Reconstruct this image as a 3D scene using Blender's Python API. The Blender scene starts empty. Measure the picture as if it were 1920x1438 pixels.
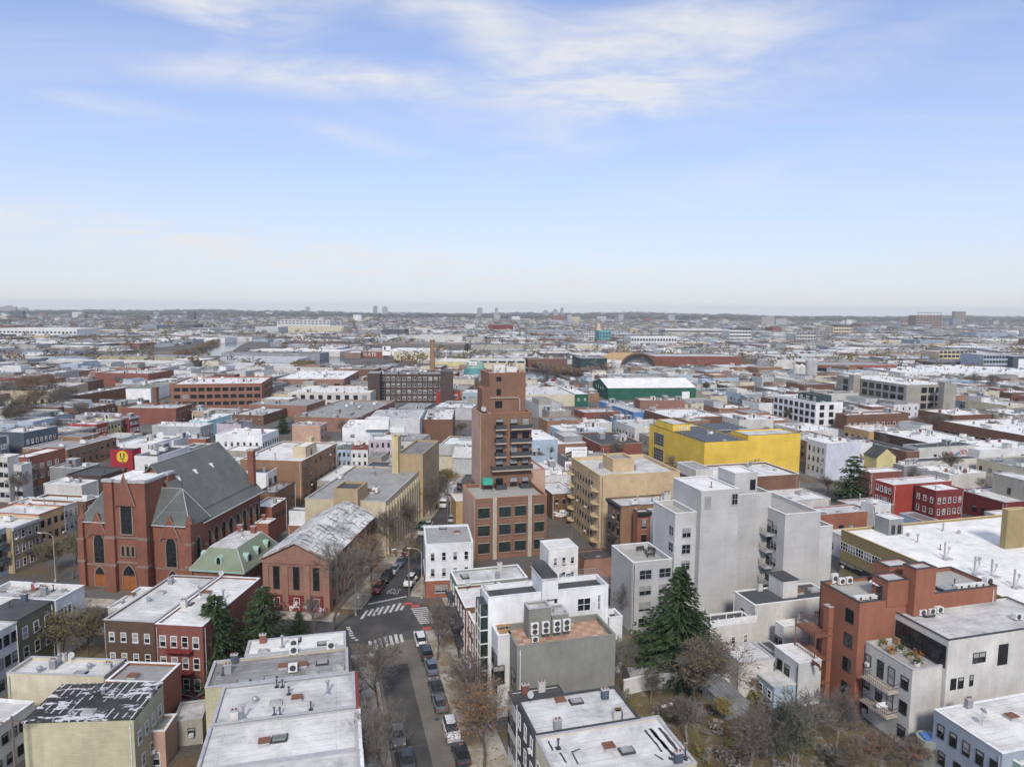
import bpy, math, random
from mathutils import Vector, Matrix

D = bpy.data
SC = bpy.context.scene
COL = SC.collection
R = math.radians
PI = math.pi

# ------------------------------------------------------------------ camera
cam_d = D.cameras.new('camera'); cam = D.objects.new('camera', cam_d); COL.objects.link(cam)
SC.camera = cam
cam_d.sensor_fit = 'HORIZONTAL'; cam_d.sensor_width = 36.0; cam_d.lens = 36.0 * 1300.0 / 1920.0
cam_d.clip_start = 0.5; cam_d.clip_end = 60000
TILT, ROLL = math.atan(136.0 / 1300.0), R(0.45)
fw = Vector((0, math.cos(TILT), -math.sin(TILT))); u0 = Vector((0, math.sin(TILT), math.cos(TILT))); r0 = Vector((1, 0, 0))
rt = r0 * math.cos(ROLL) + u0 * math.sin(ROLL); upv = u0 * math.cos(ROLL) - r0 * math.sin(ROLL)
cam.matrix_world = Matrix(((rt.x, upv.x, -fw.x, 0), (rt.y, upv.y, -fw.y, 0), (rt.z, upv.z, -fw.z, 55.0), (0, 0, 0, 1)))

# ------------------------------------------------------------------ sky and sun
SUN_EL, SUN_AZ = R(40), R(181)          # azimuth clockwise from +Y: behind the camera, to the right
W = D.worlds.new('World'); SC.world = W; W.use_nodes = True
wn, wl = W.node_tree.nodes, W.node_tree.links
wn.clear()
def N(t, **k):
    n = wn.new(t)
    for a, b in k.items(): setattr(n, a, b)
    return n
def wmath(op, a, b=None, c=None, clamp=False):
    n = N('ShaderNodeMath', operation=op, use_clamp=clamp)
    for i, v in enumerate((a, b, c)):
        if v is None: continue
        if isinstance(v, (int, float)): n.inputs[i].default_value = v
        else: wl.new(v, n.inputs[i])
    return n.outputs[0]
sky = N('ShaderNodeTexSky', sky_type='NISHITA', sun_disc=False, sun_elevation=SUN_EL, sun_rotation=SUN_AZ,
        altitude=50, air_density=1.0, dust_density=0.3, ozone_density=2.2)
SKYW, SKYTINT = 4.25, (0.49, 0.66, 0.97, 1)
tc = N('ShaderNodeTexCoord'); sx = N('ShaderNodeSeparateXYZ'); wl.new(tc.outputs['Generated'], sx.inputs[0])
X_, Y_, Z_ = sx.outputs
zc = wmath('MAXIMUM', Z_, 0.0)
den = wmath('ADD', zc, 0.10)
cb = N('ShaderNodeCombineXYZ'); wl.new(wmath('DIVIDE', X_, den), cb.inputs[0]); wl.new(wmath('DIVIDE', Y_, den), cb.inputs[1])
def cloud(scale, rot, sxy, detail, lo, hi, dist=0.6, rough=0.55):
    mp = N('ShaderNodeMapping'); mp.inputs['Rotation'].default_value = (0, 0, rot); mp.inputs['Scale'].default_value = sxy
    mp.inputs['Location'].default_value = CL_OFF
    wl.new(cb.outputs[0], mp.inputs[0])
    n = N('ShaderNodeTexNoise'); n.inputs['Scale'].default_value = scale; n.inputs['Detail'].default_value = detail
    n.inputs['Roughness'].default_value = rough; n.inputs['Distortion'].default_value = dist
    wl.new(mp.outputs[0], n.inputs['Vector'])
    mr = N('ShaderNodeMapRange', interpolation_type='SMOOTHSTEP'); mr.inputs[1].default_value = lo; mr.inputs[2].default_value = hi
    wl.new(n.outputs['Fac'], mr.inputs[0])
    return mr.outputs[0]
CL_OFF = (3.1, 1.7, 0)
wisp = cloud(2.0, R(-24), (1.0, 1.25, 1), 10, 0.30, 0.70, 0.45, 0.58)       # feathery texture
fine = cloud(4.5, R(-20), (0.5, 2.2, 1), 8, 0.25, 0.80, 1.0, 0.6)
thin = cloud(0.8, R(6), (0.22, 2.0, 1), 7, 0.44, 0.78, 0.6, 0.55)         # faint streaks everywhere
az = wmath('ARCTAN2', X_, Y_); el = wmath('ARCSINE', Z_)
def bank(a, e, sa, se, rot, k):                                            # a drift of cirrus about a direction of the sky
    da, de = wmath('SUBTRACT', az, a), wmath('SUBTRACT', el, e); c_, s_ = math.cos(rot), math.sin(rot)
    p = wmath('DIVIDE', wmath('ADD', wmath('MULTIPLY', da, c_), wmath('MULTIPLY', de, s_)), sa)
    q = wmath('DIVIDE', wmath('SUBTRACT', wmath('MULTIPLY', de, c_), wmath('MULTIPLY', da, s_)), se)
    r2 = wmath('ADD', wmath('MULTIPLY', p, p), wmath('MULTIPLY', q, q))
    return wmath('MULTIPLY', wmath('EXPONENT', wmath('MULTIPLY', r2, -1.0)), k)
banks = None
for a in ((0.02, 0.352, 0.17, 0.045, -0.30, 1.0), (0.22, 0.372, 0.12, 0.030, 0.10, 0.95), (0.15, 0.285, 0.12, 0.040, 0.35, 0.9), (-0.16, 0.300, 0.20, 0.018, 0.04, 0.8), (-0.40, 0.372, 0.15, 0.030, -0.22, 1.3), (-0.20, 0.395, 0.2, 0.02, 0.1, 0.4),
          (-0.37, 0.300, 0.14, 0.016, 0.06, 0.6), (-0.21, 0.228, 0.09, 0.012, -0.14, 0.45), (0.33, 0.34, 0.10, 0.045, 0.2, 0.45), (-0.50, 0.238, 0.09, 0.010, -0.05, 0.4), (-0.42, 0.085, 0.34, 0.024, -0.06, 0.9), (-0.1, 0.055, 0.4, 0.020, -0.04, 0.7), (0.4, 0.05, 0.3, 0.016, 0.03, 0.4), (0.06, 0.285, 0.20, 0.04, 0.1, 0.5), (0.42, 0.30, 0.16, 0.03, 0.15, 0.4), (0.30, 0.17, 0.20, 0.03, 0.2, 0.2),
          (1.5, 0.45, 0.5, 0.12, 0.2, 0.7), (2.6, 0.5, 0.6, 0.12, -0.2, 0.7), (-1.4, 0.4, 0.5, 0.1, 0.1, 0.7), (-2.4, 0.6, 0.5, 0.15, 0.1, 0.7)):
    g_ = bank(*a); banks = g_ if banks is None else wmath('ADD', banks, g_)
cl = wmath('MULTIPLY', wmath('POWER', banks, 0.7), wmath('MULTIPLY_ADD', wisp, 0.95, 0.12))
cl = wmath('MULTIPLY', cl, wmath('MULTIPLY_ADD', fine, 0.35, 0.72))
cl = wmath('MAXIMUM', cl, wmath('MULTIPLY', thin, 0.36))
vm = N('ShaderNodeMapRange', interpolation_type='SMOOTHSTEP'); vm.inputs[1].default_value = 0.40; vm.inputs[2].default_value = 0.80; wl.new(el, vm.inputs[0])
cl = wmath('MAXIMUM', cl, wmath('MULTIPLY', vm.outputs[0], wmath('MULTIPLY_ADD', wisp, 0.45, 0.40)))     # the cirrus thickens to a veil overhead
cl = wmath('MINIMUM', cl, 0.88)
# whitening of the air towards the horizon
hz = wmath('POWER', wmath('SUBTRACT', 1.0, wmath('MINIMUM', wmath('DIVIDE', zc, 0.64), 1.0)), 1.75)
hz = wmath('MULTIPLY', hz, 0.93)
tint = N('ShaderNodeMix', data_type='RGBA', blend_type='MULTIPLY'); tint.inputs[0].default_value = 1.0
wl.new(sky.outputs[0], tint.inputs[6]); tint.inputs[7].default_value = SKYTINT
m1 = N('ShaderNodeMix', data_type='RGBA'); wl.new(hz, m1.inputs[0]); wl.new(tint.outputs[2], m1.inputs[6]); m1.inputs[7].default_value = (SKYW * 0.985, SKYW * 1.0, SKYW * 1.02, 1)
m2 = N('ShaderNodeMix', data_type='RGBA'); wl.new(cl, m2.inputs[0]); wl.new(m1.outputs[2], m2.inputs[6]); m2.inputs[7].default_value = (SKYW * 1.02, SKYW * 1.03, SKYW * 1.06, 1)
bg = N('ShaderNodeBackground'); wl.new(m2.outputs[2], bg.inputs[0]); bg.inputs[1].default_value = 0.092
wo = N('ShaderNodeOutputWorld'); wl.new(bg.outputs[0], wo.inputs[0])

sun_d = D.lights.new('sun', 'SUN'); sun_d.energy = 1.5; sun_d.angle = R(10); sun_d.color = (1, 0.92, 0.80)
sun = D.objects.new('sun', sun_d); COL.objects.link(sun)
sv = Vector((math.sin(SUN_AZ) * math.cos(SUN_EL), math.cos(SUN_AZ) * math.cos(SUN_EL), math.sin(SUN_EL)))
sun.rotation_euler = sv.to_track_quat('Z', 'Y').to_euler(); sun.location = (40, -60, 120)

vs = SC.view_settings
vs.view_transform = 'Standard'; vs.look = 'None'; vs.gamma = 1.0; vs.exposure = 1.05; vs.use_curve_mapping = False
SC.cycles.use_denoising = True
SC.cycles.use_adaptive_sampling = True; SC.cycles.adaptive_threshold = 0.03
SC.cycles.max_bounces = 4; SC.cycles.diffuse_bounces = 2; SC.cycles.glossy_bounces = 2; SC.cycles.volume_bounces = 0
SC.cycles.transparent_max_bounces = 6
SC.cycles.caustics_reflective = False; SC.cycles.caustics_refractive = False

# ------------------------------------------------------------------ materials
M = {}
class NT:
    def __init__(s, name):
        s.m = D.materials.new(name); s.m.use_nodes = True
        s.n, s.l = s.m.node_tree.nodes, s.m.node_tree.links
        s.b = s.n['Principled BSDF']
        M[name] = s.m
    def node(s, t, **k):
        n = s.n.new(t)
        for a, b in k.items(): setattr(n, a, b)
        return n
    def math(s, op, a, b=None, c=None, clamp=False):
        n = s.node('ShaderNodeMath', operation=op, use_clamp=clamp)
        for i, v in enumerate((a, b, c)):
            if v is None: continue
            if isinstance(v, (int, float)): n.inputs[i].default_value = v
            else: s.l.new(v, n.inputs[i])
        return n.outputs[0]
    def coord(s, kind='pos', scale=(1, 1, 1), rnd=True):
        if kind == 'pos': v = s.node('ShaderNodeNewGeometry').outputs['Position']
        else: v = s.node('ShaderNodeTexCoord').outputs['Object']
        mp = s.node('ShaderNodeMapping'); mp.inputs['Scale'].default_value = scale
        s.l.new(v, mp.inputs[0])
        if rnd:
            o = s.node('ShaderNodeObjectInfo')
            k = s.node('ShaderNodeVectorMath', operation='SCALE'); k.inputs[0].default_value = (37, 91, 53)
            s.l.new(o.outputs['Random'], k.inputs['Scale']); s.l.new(k.outputs[0], mp.inputs['Location'])
        return mp.outputs[0]
    def noise(s, vec, scale, lo=0.35, hi=0.65, detail=5, rough=0.55, dist=0.0):
        n = s.node('ShaderNodeTexNoise'); n.inputs['Scale'].default_value = scale; n.inputs['Detail'].default_value = detail
        n.inputs['Roughness'].default_value = rough; n.inputs['Distortion'].default_value = dist
        s.l.new(vec, n.inputs['Vector'])
        r = s.node('ShaderNodeMapRange'); r.inputs[1].default_value = lo; r.inputs[2].default_value = hi
        s.l.new(n.outputs['Fac'], r.inputs[0])
        return r.outputs[0]
    def mix(s, f, a, b, op='MIX'):
        n = s.node('ShaderNodeMix', data_type='RGBA', blend_type=op)
        for i, v in ((0, f), (6, a), (7, b)):
            if isinstance(v, (int, float)): n.inputs[i].default_value = v
            elif isinstance(v, tuple): n.inputs[i].default_value = (*v, 1)
            else: s.l.new(v, n.inputs[i])
        return n.outputs[2]
    def val(s, col, f):                     # multiply a colour by a number
        return s.mix(1.0, col, s.grey(f), 'MULTIPLY')
    def grey(s, f):
        n = s.node('ShaderNodeCombineColor')
        for i in range(3): s.l.new(f, n.inputs[i])
        return n.outputs[0]
    def rand(s, lo, hi):
        o = s.node('ShaderNodeObjectInfo')
        return s.math('MULTIPLY_ADD', o.outputs['Random'], hi - lo, lo)
    def bump(s, h, strength=0.3, dist=0.02):
        n = s.node('ShaderNodeBump'); n.inputs['Strength'].default_value = strength; n.inputs['Distance'].default_value = dist
        s.l.new(h, n.inputs['Height']); s.l.new(n.outputs[0], s.b.inputs['Normal'])
    def out(s, col, rough=0.85, spec=0.3, metal=0.0):
        if isinstance(col, tuple): s.b.inputs['Base Color'].default_value = (*col, 1)
        else: s.l.new(col, s.b.inputs['Base Color'])
        s.b.inputs['Roughness'].default_value = rough; s.b.inputs['Specular IOR Level'].default_value = spec; s.b.inputs['Metallic'].default_value = metal
        return s.m

def lin(r, g, b):
    f = lambda c: ((c / 255 + 0.055) / 1.055) ** 2.4 if c > 10 else c / 255 / 12.92
    return (f(r), f(g), f(b))

def plain(name, col, rough=0.6, spec=0.4, metal=0.0, var=0.12):
    t = NT(name); v = t.coord('pos')
    f = t.math('MULTIPLY_ADD', t.noise(v, 1.3), 2 * var, 1 - var)
    return t.out(t.val(t.mix(0.0, col, col), f), rough, spec, metal)

def wallm(name, col, kind='stucco', dirt=0.25):
    t = NT(name); v = t.coord('pos')
    big = t.noise(v, 0.22, 0.3, 0.7)
    st = t.noise(t.coord('pos', (1.6, 1.6, 0.10)), 0.8, 0.40, 0.75, 6)      # vertical weathering streaks
    c = t.mix(big, tuple(x * 0.84 for x in col), tuple(min(1, x * 1.10) for x in col))
    c = t.val(c, t.math('MULTIPLY_ADD', t.noise(t.coord('pos', (1, 1, .6)), 0.9, 0.3, 0.7, 6, 0.65), *((0.06, 0.97) if kind == 'panel' else (0.20, 0.90))))
    dk = tuple(x * 0.55 + 0.02 for x in col)
    c = t.mix(t.math('MULTIPLY', st, dirt), c, dk)
    if kind == 'brick':
        g = t.noise(t.coord('pos', (2.0, 2.0, 5.0)), 1.5, 0.3, 0.7, 5, 0.75)
        c = t.val(c, t.math('MULTIPLY_ADD', g, 0.46, 0.77))
        t.bump(g, 0.15, 0.01)
    elif kind == 'siding':
        sp = t.node('ShaderNodeSeparateXYZ'); t.l.new(t.node('ShaderNodeNewGeometry').outputs['Position'], sp.inputs[0])
        fr = t.math('FRACT', t.math('MULTIPLY', sp.outputs[2], 1 / 0.24))
        ln = t.math('GREATER_THAN', fr, 0.82)
        g = t.noise(t.coord('pos', (0.5, 0.5, 5.0)), 1.4, 0.35, 0.7, 4)
        c = t.val(c, t.math('MULTIPLY_ADD', g, 0.14, 0.93))
        c = t.mix(t.math('MULTIPLY', ln, 0.38), c, dk)
        t.bump(fr, 0.5, 0.03)
    else:
        if kind == 'panel':
            sp = t.node('ShaderNodeSeparateXYZ'); t.l.new(t.coord('obj', rnd=False), sp.inputs[0])
            hx = t.math('FRACT', t.math('MULTIPLY', t.math('ADD', sp.outputs[0], sp.outputs[1]), 0.41)); hz_ = t.math('FRACT', t.math('MULTIPLY', sp.outputs[2], 0.345))
            jn = t.math('MAXIMUM', t.math('LESS_THAN', hx, 0.022), t.math('LESS_THAN', hz_, 0.028)); c = t.mix(t.math('MULTIPLY', jn, 0.30), c, dk)
        g = t.noise(v, 3.5, 0.3, 0.7, 4)
        c = t.val(c, t.math('MULTIPLY_ADD', g, 0.10, 0.95))
    c = t.val(c, t.rand(0.93, 1.06))
    return t.out(c, 0.88, 0.2)

def roofm(name, col, dark, amount=0.5, seams=True, patch=0.0, patchcol=(0.6, 0.6, 0.62)):
    t = NT(name); v = t.coord('obj')
    st = t.noise(v, 0.20, 0.40, 0.68, 9, 0.68, 0.5)
    fine = t.noise(t.coord('obj', (1.0, 2.6, 1)), 0.9, 0.32, 0.68, 9, 0.75)
    st = t.math('MULTIPLY', st, t.math('MULTIPLY_ADD', fine, 0.7, 0.45), clamp=True)
    c = t.mix(t.math('MULTIPLY', st, amount), col, dark)
    c = t.val(c, t.math('MULTIPLY_ADD', t.noise(v, 0.5, 0.3, 0.7, 4), 0.14, 0.93))
    if seams:
        sp = t.node('ShaderNodeSeparateXYZ'); t.l.new(t.coord('obj', rnd=False), sp.inputs[0])
        wob = t.math('MULTIPLY', t.noise(v, 0.7, 0.0, 1.0, 2), 0.10)
        fr = t.math('FRACT', t.math('ADD', t.math('MULTIPLY', sp.outputs[1], 0.95), wob))
        ln = t.math('LESS_THAN', fr, 0.085)
        fr2 = t.math('FRACT', t.math('ADD', t.math('MULTIPLY', sp.outputs[0], 0.17), wob))
        ln = t.math('MAXIMUM', ln, t.math('LESS_THAN', fr2, 0.012))
        gate = t.noise(v, 0.3, 0.42, 0.60, 3)
        c = t.mix(t.math('MULTIPLY', t.math('MULTIPLY_ADD', gate, 0.75, 0.25), t.math('MULTIPLY', ln, 0.5)), c, dark)
        blot = t.noise(v, 0.42, 0.60, 0.66, 7, 0.6, 0.2)
        c = t.mix(t.math('MULTIPLY', blot, 0.32), c, dark)
    if patch:
        pv = t.coord('obj', (0.7, 1.6, 1))
        p = t.noise(pv, 0.5, 0.535, 0.565, 8, 0.7, 0.3)
        sp = t.node('ShaderNodeSeparateXYZ'); t.l.new(t.coord('obj', rnd=False), sp.inputs[0])
        fr = t.math('FRACT', t.math('ADD', t.math('MULTIPLY', sp.outputs[0], 1.05), t.math('MULTIPLY', t.noise(v, 0.9, 0, 1, 3), 0.14)))
        ln = t.math('MULTIPLY', t.math('LESS_THAN', fr, 0.15), t.noise(v, 0.5, 0.47, 0.52, 5))
        c = t.mix(t.math('MULTIPLY', t.math('MAXIMUM', p, ln), patch), c, patchcol)
    c = t.val(c, t.rand(0.90, 1.06))
    return t.out(c, 0.8, 0.25)

# walls
for n, c, k, d in (
    ('white', (0.66, 0.66, 0.655), 'stucco', 0.22), ('white_clean', (0.76, 0.765, 0.775), 'stucco', 0.10), ('white_siding', (0.60, 0.61, 0.61), 'siding', 0.2),
    ('offwhite', (0.58, 0.565, 0.53), 'stucco', 0.35), ('cream', (0.57, 0.52, 0.39), 'stucco', 0.25), ('pale_yellow', (0.60, 0.53, 0.26), 'siding', 0.3),
    ('yellow_siding', (0.57, 0.53, 0.36), 'siding', 0.35), ('yellow', (0.76, 0.53, 0.09), 'panel', 0.05), ('tan', (0.40, 0.31, 0.19), 'stucco', 0.3),
    ('tan_brick', (0.50, 0.335, 0.17), 'brick', 0.3), ('beige_brick', (0.53, 0.40, 0.25), 'brick', 0.15), ('sand', (0.55, 0.475, 0.335), 'stucco', 0.2),
    ('khaki', (0.30, 0.235, 0.12), 'stucco', 0.3), ('olive', (0.20, 0.19, 0.125), 'siding', 0.2), ('sage', (0.27, 0.29, 0.25), 'stucco', 0.2),
    ('grey', (0.43, 0.435, 0.44), 'stucco', 0.12), ('grey_panel', (0.50, 0.495, 0.485), 'panel', 0.16), ('grey_warm', (0.23, 0.23, 0.205), 'stucco', 0.18), ('grey_mid', (0.27, 0.275, 0.285), 'stucco', 0.3),
    ('grey_dark', (0.10, 0.105, 0.115), 'siding', 0.2), ('slate_blue', (0.085, 0.105, 0.13), 'stucco', 0.2), ('blue_grey', (0.36, 0.41, 0.48), 'siding', 0.2),
    ('pale_blue', (0.40, 0.50, 0.60), 'siding', 0.2), ('lavender', (0.52, 0.54, 0.61), 'stucco', 0.12), ('cyan', (0.38, 0.62, 0.68), 'stucco', 0.15), ('lilac', (0.50, 0.45, 0.50), 'stucco', 0.2),
    ('brick_red', (0.235, 0.092, 0.072), 'brick', 0.3), ('brick_orange', (0.30, 0.125, 0.082), 'brick', 0.25), ('brick_church', (0.235, 0.098, 0.068), 'brick', 0.45),
    ('brick_brown', (0.175, 0.095, 0.065), 'brick', 0.35), ('brick_dark', (0.085, 0.062, 0.055), 'brick', 0.35), ('brick_tower', (0.215, 0.122, 0.085), 'brick', 0.2),
    ('brick_rose', (0.30, 0.165, 0.125), 'brick', 0.35), ('brick_tan', (0.275, 0.165, 0.10), 'brick', 0.3), ('salmon', (0.50, 0.335, 0.26), 'stucco', 0.15), ('peach', (0.50, 0.33, 0.20), 'stucco', 0.25),
    ('terracotta', (0.30, 0.125, 0.08), 'stucco', 0.35), ('red', (0.34, 0.03, 0.05), 'stucco', 0.15), ('red_paint', (0.33, 0.055, 0.04), 'stucco', 0.25), ('maroon', (0.20, 0.04, 0.04), 'brick', 0.2),
    ('brown_shingle', (0.11, 0.072, 0.05), 'siding', 0.3), ('green_metal', (0.03, 0.125, 0.085), 'siding', 0.15), ('green_dark', (0.035, 0.062, 0.062), 'stucco', 0.2),
    ('concrete', (0.34, 0.32, 0.28), 'stucco', 0.45), ('stone', (0.26, 0.19, 0.15), 'stucco', 0.4), ('stone_grey', (0.32, 0.32, 0.31), 'stucco', 0.4), ('black_wall', (0.035, 0.037, 0.04), 'stucco', 0.2),
    ('chimney_buff', (0.52, 0.43, 0.26), 'stucco', 0.2), ('teal', (0.13, 0.32, 0.34), 'stucco', 0.1), ('blue', (0.08, 0.2, 0.5), 'stucco', 0.2), ('mint', (0.30, 0.45, 0.36), 'stucco', 0.2)):
    wallm(n, c, k, d)
# roofs
roofm('roof_white', (0.73, 0.72, 0.70), (0.24, 0.235, 0.225), 0.72)
roofm('roof_bright', (0.80, 0.79, 0.765), (0.36, 0.35, 0.33), 0.5)
roofm('roof_silver', (0.61, 0.605, 0.59), (0.17, 0.165, 0.16), 0.75)
roofm('roof_grey', (0.34, 0.335, 0.325), (0.13, 0.13, 0.125), 0.6)
roofm('roof_dark', (0.06, 0.063, 0.068), (0.15, 0.15, 0.15), 0.5)
roofm('roof_worn', (0.17, 0.165, 0.16), (0.5, 0.5, 0.5), 0.65)
roofm('roof_tar', (0.033, 0.033, 0.036), (0.10, 0.095, 0.09), 0.6, False, 0.92)
roofm('roof_tarred_silver', (0.70, 0.70, 0.72), (0.40, 0.40, 0.41), 0.35, True, 0.85, (0.07, 0.07, 0.075))
roofm('roof_brown', (0.16, 0.10, 0.075), (0.3, 0.28, 0.26), 0.5)
roofm('roof_red', (0.22, 0.07, 0.05), (0.1, 0.05, 0.04), 0.5)
roofm('roof_flaking', (0.68, 0.675, 0.66), (0.15, 0.15, 0.145), 0.95, False, 0.8, (0.09, 0.09, 0.088))
roofm('slate_tiles', (0.105, 0.118, 0.115), (0.19, 0.195, 0.185), 0.6, True)
roofm('copper', (0.19, 0.215, 0.15), (0.27, 0.36, 0.28), 0.45, False)
roofm('deck', (0.40, 0.39, 0.36), (0.25, 0.24, 0.22), 0.5)
plain('copper_green', (0.30, 0.44, 0.37), 0.7, 0.3)
# tiled terrace (checker of terracotta and pale slabs)
t = NT('terrace_tiles'); v = t.coord('obj', rnd=False)
ck = t.node('ShaderNodeTexChecker'); ck.inputs['Scale'].default_value = 0.95; t.l.new(v, ck.inputs[0]); ck.inputs[1].default_value = (0.36, 0.19, 0.12, 1); ck.inputs[2].default_value = (0.50, 0.38, 0.30, 1)
t.out(t.mix(t.noise(v, 0.5, 0.4, 0.65), ck.outputs[0], (0.42, 0.26, 0.18)), 0.8)
# metals, glass, trims
plain('glass', (0.018, 0.021, 0.024), 0.10, 0.5, 0.0, 0.3)
plain('glass_blind', (0.30, 0.30, 0.29), 0.25, 0.5, 0.0, 0.15)
plain('glass_green', (0.022, 0.036, 0.032), 0.08, 0.6, 0.0, 0.3)
plain('frame_white', (0.74, 0.74, 0.73), 0.5); plain('frame_dark', (0.028, 0.03, 0.032), 0.5); plain('frame_grey', (0.33, 0.34, 0.35), 0.5)
plain('trim_white', (0.72, 0.72, 0.72), 0.6); plain('trim_dark', (0.05, 0.05, 0.055), 0.6); plain('trim_stone', (0.42, 0.37, 0.31), 0.8); plain('trim_buff', (0.60, 0.47, 0.25), 0.7)
plain('trim_grey', (0.40, 0.40, 0.41), 0.7); plain('trim_red', (0.22, 0.035, 0.03), 0.6); plain('trim_orange', (0.45, 0.19, 0.12), 0.7)
plain('metal', (0.42, 0.43, 0.45), 0.4, 0.5, 0.6); plain('metal_dark', (0.06, 0.06, 0.065), 0.5); plain('metal_rust', (0.19, 0.085, 0.05), 0.8)
plain('ac_white', (0.66, 0.655, 0.63), 0.5); plain('pole_grey', (0.36, 0.36, 0.35), 0.5); plain('wood_pole', (0.16, 0.13, 0.11), 0.9); plain('wood', (0.35, 0.22, 0.12), 0.8)
plain('door_wood', (0.30, 0.10, 0.03), 0.6); plain('pipe_red', (0.35, 0.07, 0.05), 0.6); plain('solar', (0.085, 0.095, 0.11), 0.4, 0.4); plain('tarp_blue', (0.06, 0.17, 0.42), 0.6)
plain('tarp_green', (0.05, 0.38, 0.27), 0.6); plain('sign_white', (0.78, 0.78, 0.78), 0.6); plain('ink', (0.03, 0.03, 0.035), 0.6); plain('ink_magenta', (0.35, 0.03, 0.10), 0.6); plain('ink_yellow', (0.72, 0.50, 0.04), 0.6)
plain('ink_white', (0.72, 0.70, 0.70), 0.7); plain('ink_pink', (0.45, 0.16, 0.2), 0.7); plain('ink_blue', (0.10, 0.22, 0.45), 0.7)
plain('cloth', (0.70, 0.70, 0.72), 0.8); plain('rubber', (0.012, 0.012, 0.013), 0.8); plain('rim', (0.35, 0.35, 0.36), 0.35, 0.5, 0.6); plain('lamp_clear', (0.7, 0.7, 0.7), 0.15, 0.6); plain('lamp_red', (0.35, 0.015, 0.015), 0.2, 0.6)
for n, c in (('white', (0.72, 0.72, 0.73)), ('black', (0.012, 0.013, 0.015)), ('silver', (0.42, 0.44, 0.47)), ('red', (0.17, 0.008, 0.016)), ('maroon', (0.10, 0.012, 0.02)), ('grey', (0.12, 0.13, 0.14)),
             ('blue', (0.12, 0.16, 0.22)), ('dark', (0.035, 0.04, 0.045)), ('yellow', (0.65, 0.38, 0.03)), ('green', (0.05, 0.16, 0.08))):
    t = NT('paint_' + n); t.out(c, 0.28, 0.5); t.b.inputs['Coat Weight'].default_value = 0.5; t.b.inputs['Coat Roughness'].default_value = 0.08
# plants
for n, c in (('bark', (0.12, 0.10, 0.085)), ('bark_pale', (0.23, 0.21, 0.19)), ('twig', (0.165, 0.150, 0.135)), ('leaf_brown', (0.17, 0.105, 0.05)), ('leaf_orange', (0.30, 0.145, 0.035)), ('leaf_rust', (0.25, 0.11, 0.05)),
             ('leaf_olive', (0.15, 0.13, 0.04)), ('leaf_yellow', (0.36, 0.28, 0.05)), ('leaf_green', (0.045, 0.075, 0.022)), ('needle', (0.036, 0.064, 0.030)), ('needle_light', (0.07, 0.10, 0.045)), ('leaf_ivy', (0.025, 0.05, 0.02))):
    t = NT(n); v = t.coord('pos')
    t.out(t.val(t.mix(0.0, c, c), t.math('MULTIPLY_ADD', t.noise(v, 1.5, 0.3, 0.7), 0.7, 0.62)), 0.9, 0.15)
# ground, roads
t = NT('city_ground'); v = t.coord('pos', rnd=False)
c = t.mix(t.noise(v, 0.02, 0.35, 0.65, 8), (0.075, 0.072, 0.07), (0.17, 0.165, 0.155))
c = t.mix(t.noise(v, 0.11, 0.52, 0.62, 6), c, (0.13, 0.095, 0.06))
t.out(t.val(c, t.math('MULTIPLY_ADD', t.noise(v, 1.7), 0.3, 0.85)), 0.9, 0.2)
t = NT('yard'); v = t.coord('pos', rnd=False)
c = t.mix(t.noise(v, 0.25, 0.40, 0.60, 8), (0.11, 0.085, 0.06), (0.16, 0.135, 0.07))
c = t.mix(t.noise(v, 0.6, 0.55, 0.66, 6), c, (0.22, 0.21, 0.19))
t.out(t.val(c, t.math('MULTIPLY_ADD', t.noise(v, 4.0), 0.5, 0.75)), 0.95, 0.1)
def asphalt(name, a, b):
    t = NT(name); v = t.coord('pos', rnd=False)
    c = t.mix(t.noise(v, 0.18, 0.42, 0.6, 7), a, b)
    cr = t.noise(v, 0.9, 0.49, 0.51, 9, 0.7, 1.5)
    c = t.val(c, t.math('MULTIPLY_ADD', t.noise(v, 6.0), 0.24, 0.88))
    t.out(t.mix(t.math('MULTIPLY', cr, 0.10), c, (0.03, 0.03, 0.03)), 0.85, 0.25)
asphalt('asphalt', (0.055, 0.056, 0.06), (0.085, 0.085, 0.085))
asphalt('asphalt_old', (0.15, 0.137, 0.118), (0.195, 0.178, 0.15))
asphalt('asphalt_new', (0.06, 0.058, 0.058), (0.095, 0.09, 0.086))
t = NT('pavement'); v = t.coord('pos', rnd=False)
c = t.mix(t.noise(v, 0.35, 0.38, 0.62, 7), (0.24, 0.205, 0.155), (0.46, 0.43, 0.38))
o = t.coord('obj', rnd=False); sp = t.node('ShaderNodeSeparateXYZ'); t.l.new(o, sp.inputs[0])
j = t.math('MAXIMUM', t.math('LESS_THAN', t.math('FRACT', t.math('MULTIPLY', sp.outputs[0], 0.66)), 0.03), t.math('LESS_THAN', t.math('FRACT', t.math('MULTIPLY', sp.outputs[1], 0.66)), 0.03))
c = t.mix(t.math('MULTIPLY', j, 0.5), c, (0.12, 0.1, 0.08))
c = t.mix(t.noise(v, 0.22, 0.56, 0.70, 6), c, (0.20, 0.135, 0.07))
t.out(c, 0.9, 0.2)
plain('kerb', (0.36, 0.35, 0.33), 0.85)
t = NT('road_paint'); v = t.coord('pos', rnd=False); t.out(t.mix(t.noise(v, 3.2, 0.48, 0.62, 9, 0.75), (0.62, 0.62, 0.60), (0.13, 0.13, 0.13)), 0.8)
t = NT('kerb_paint'); t.out((0.55, 0.42, 0.05), 0.8)
t = NT('ramp_red'); t.out((0.42, 0.10, 0.09), 0.8)
t = NT('water'); v = t.coord('pos', (1, 1, 1), False); t.bump(t.noise(v, 0.6, 0, 1, 4), 0.12, 0.1); t.out((0.035, 0.042, 0.045), 0.12, 0.5)
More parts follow.
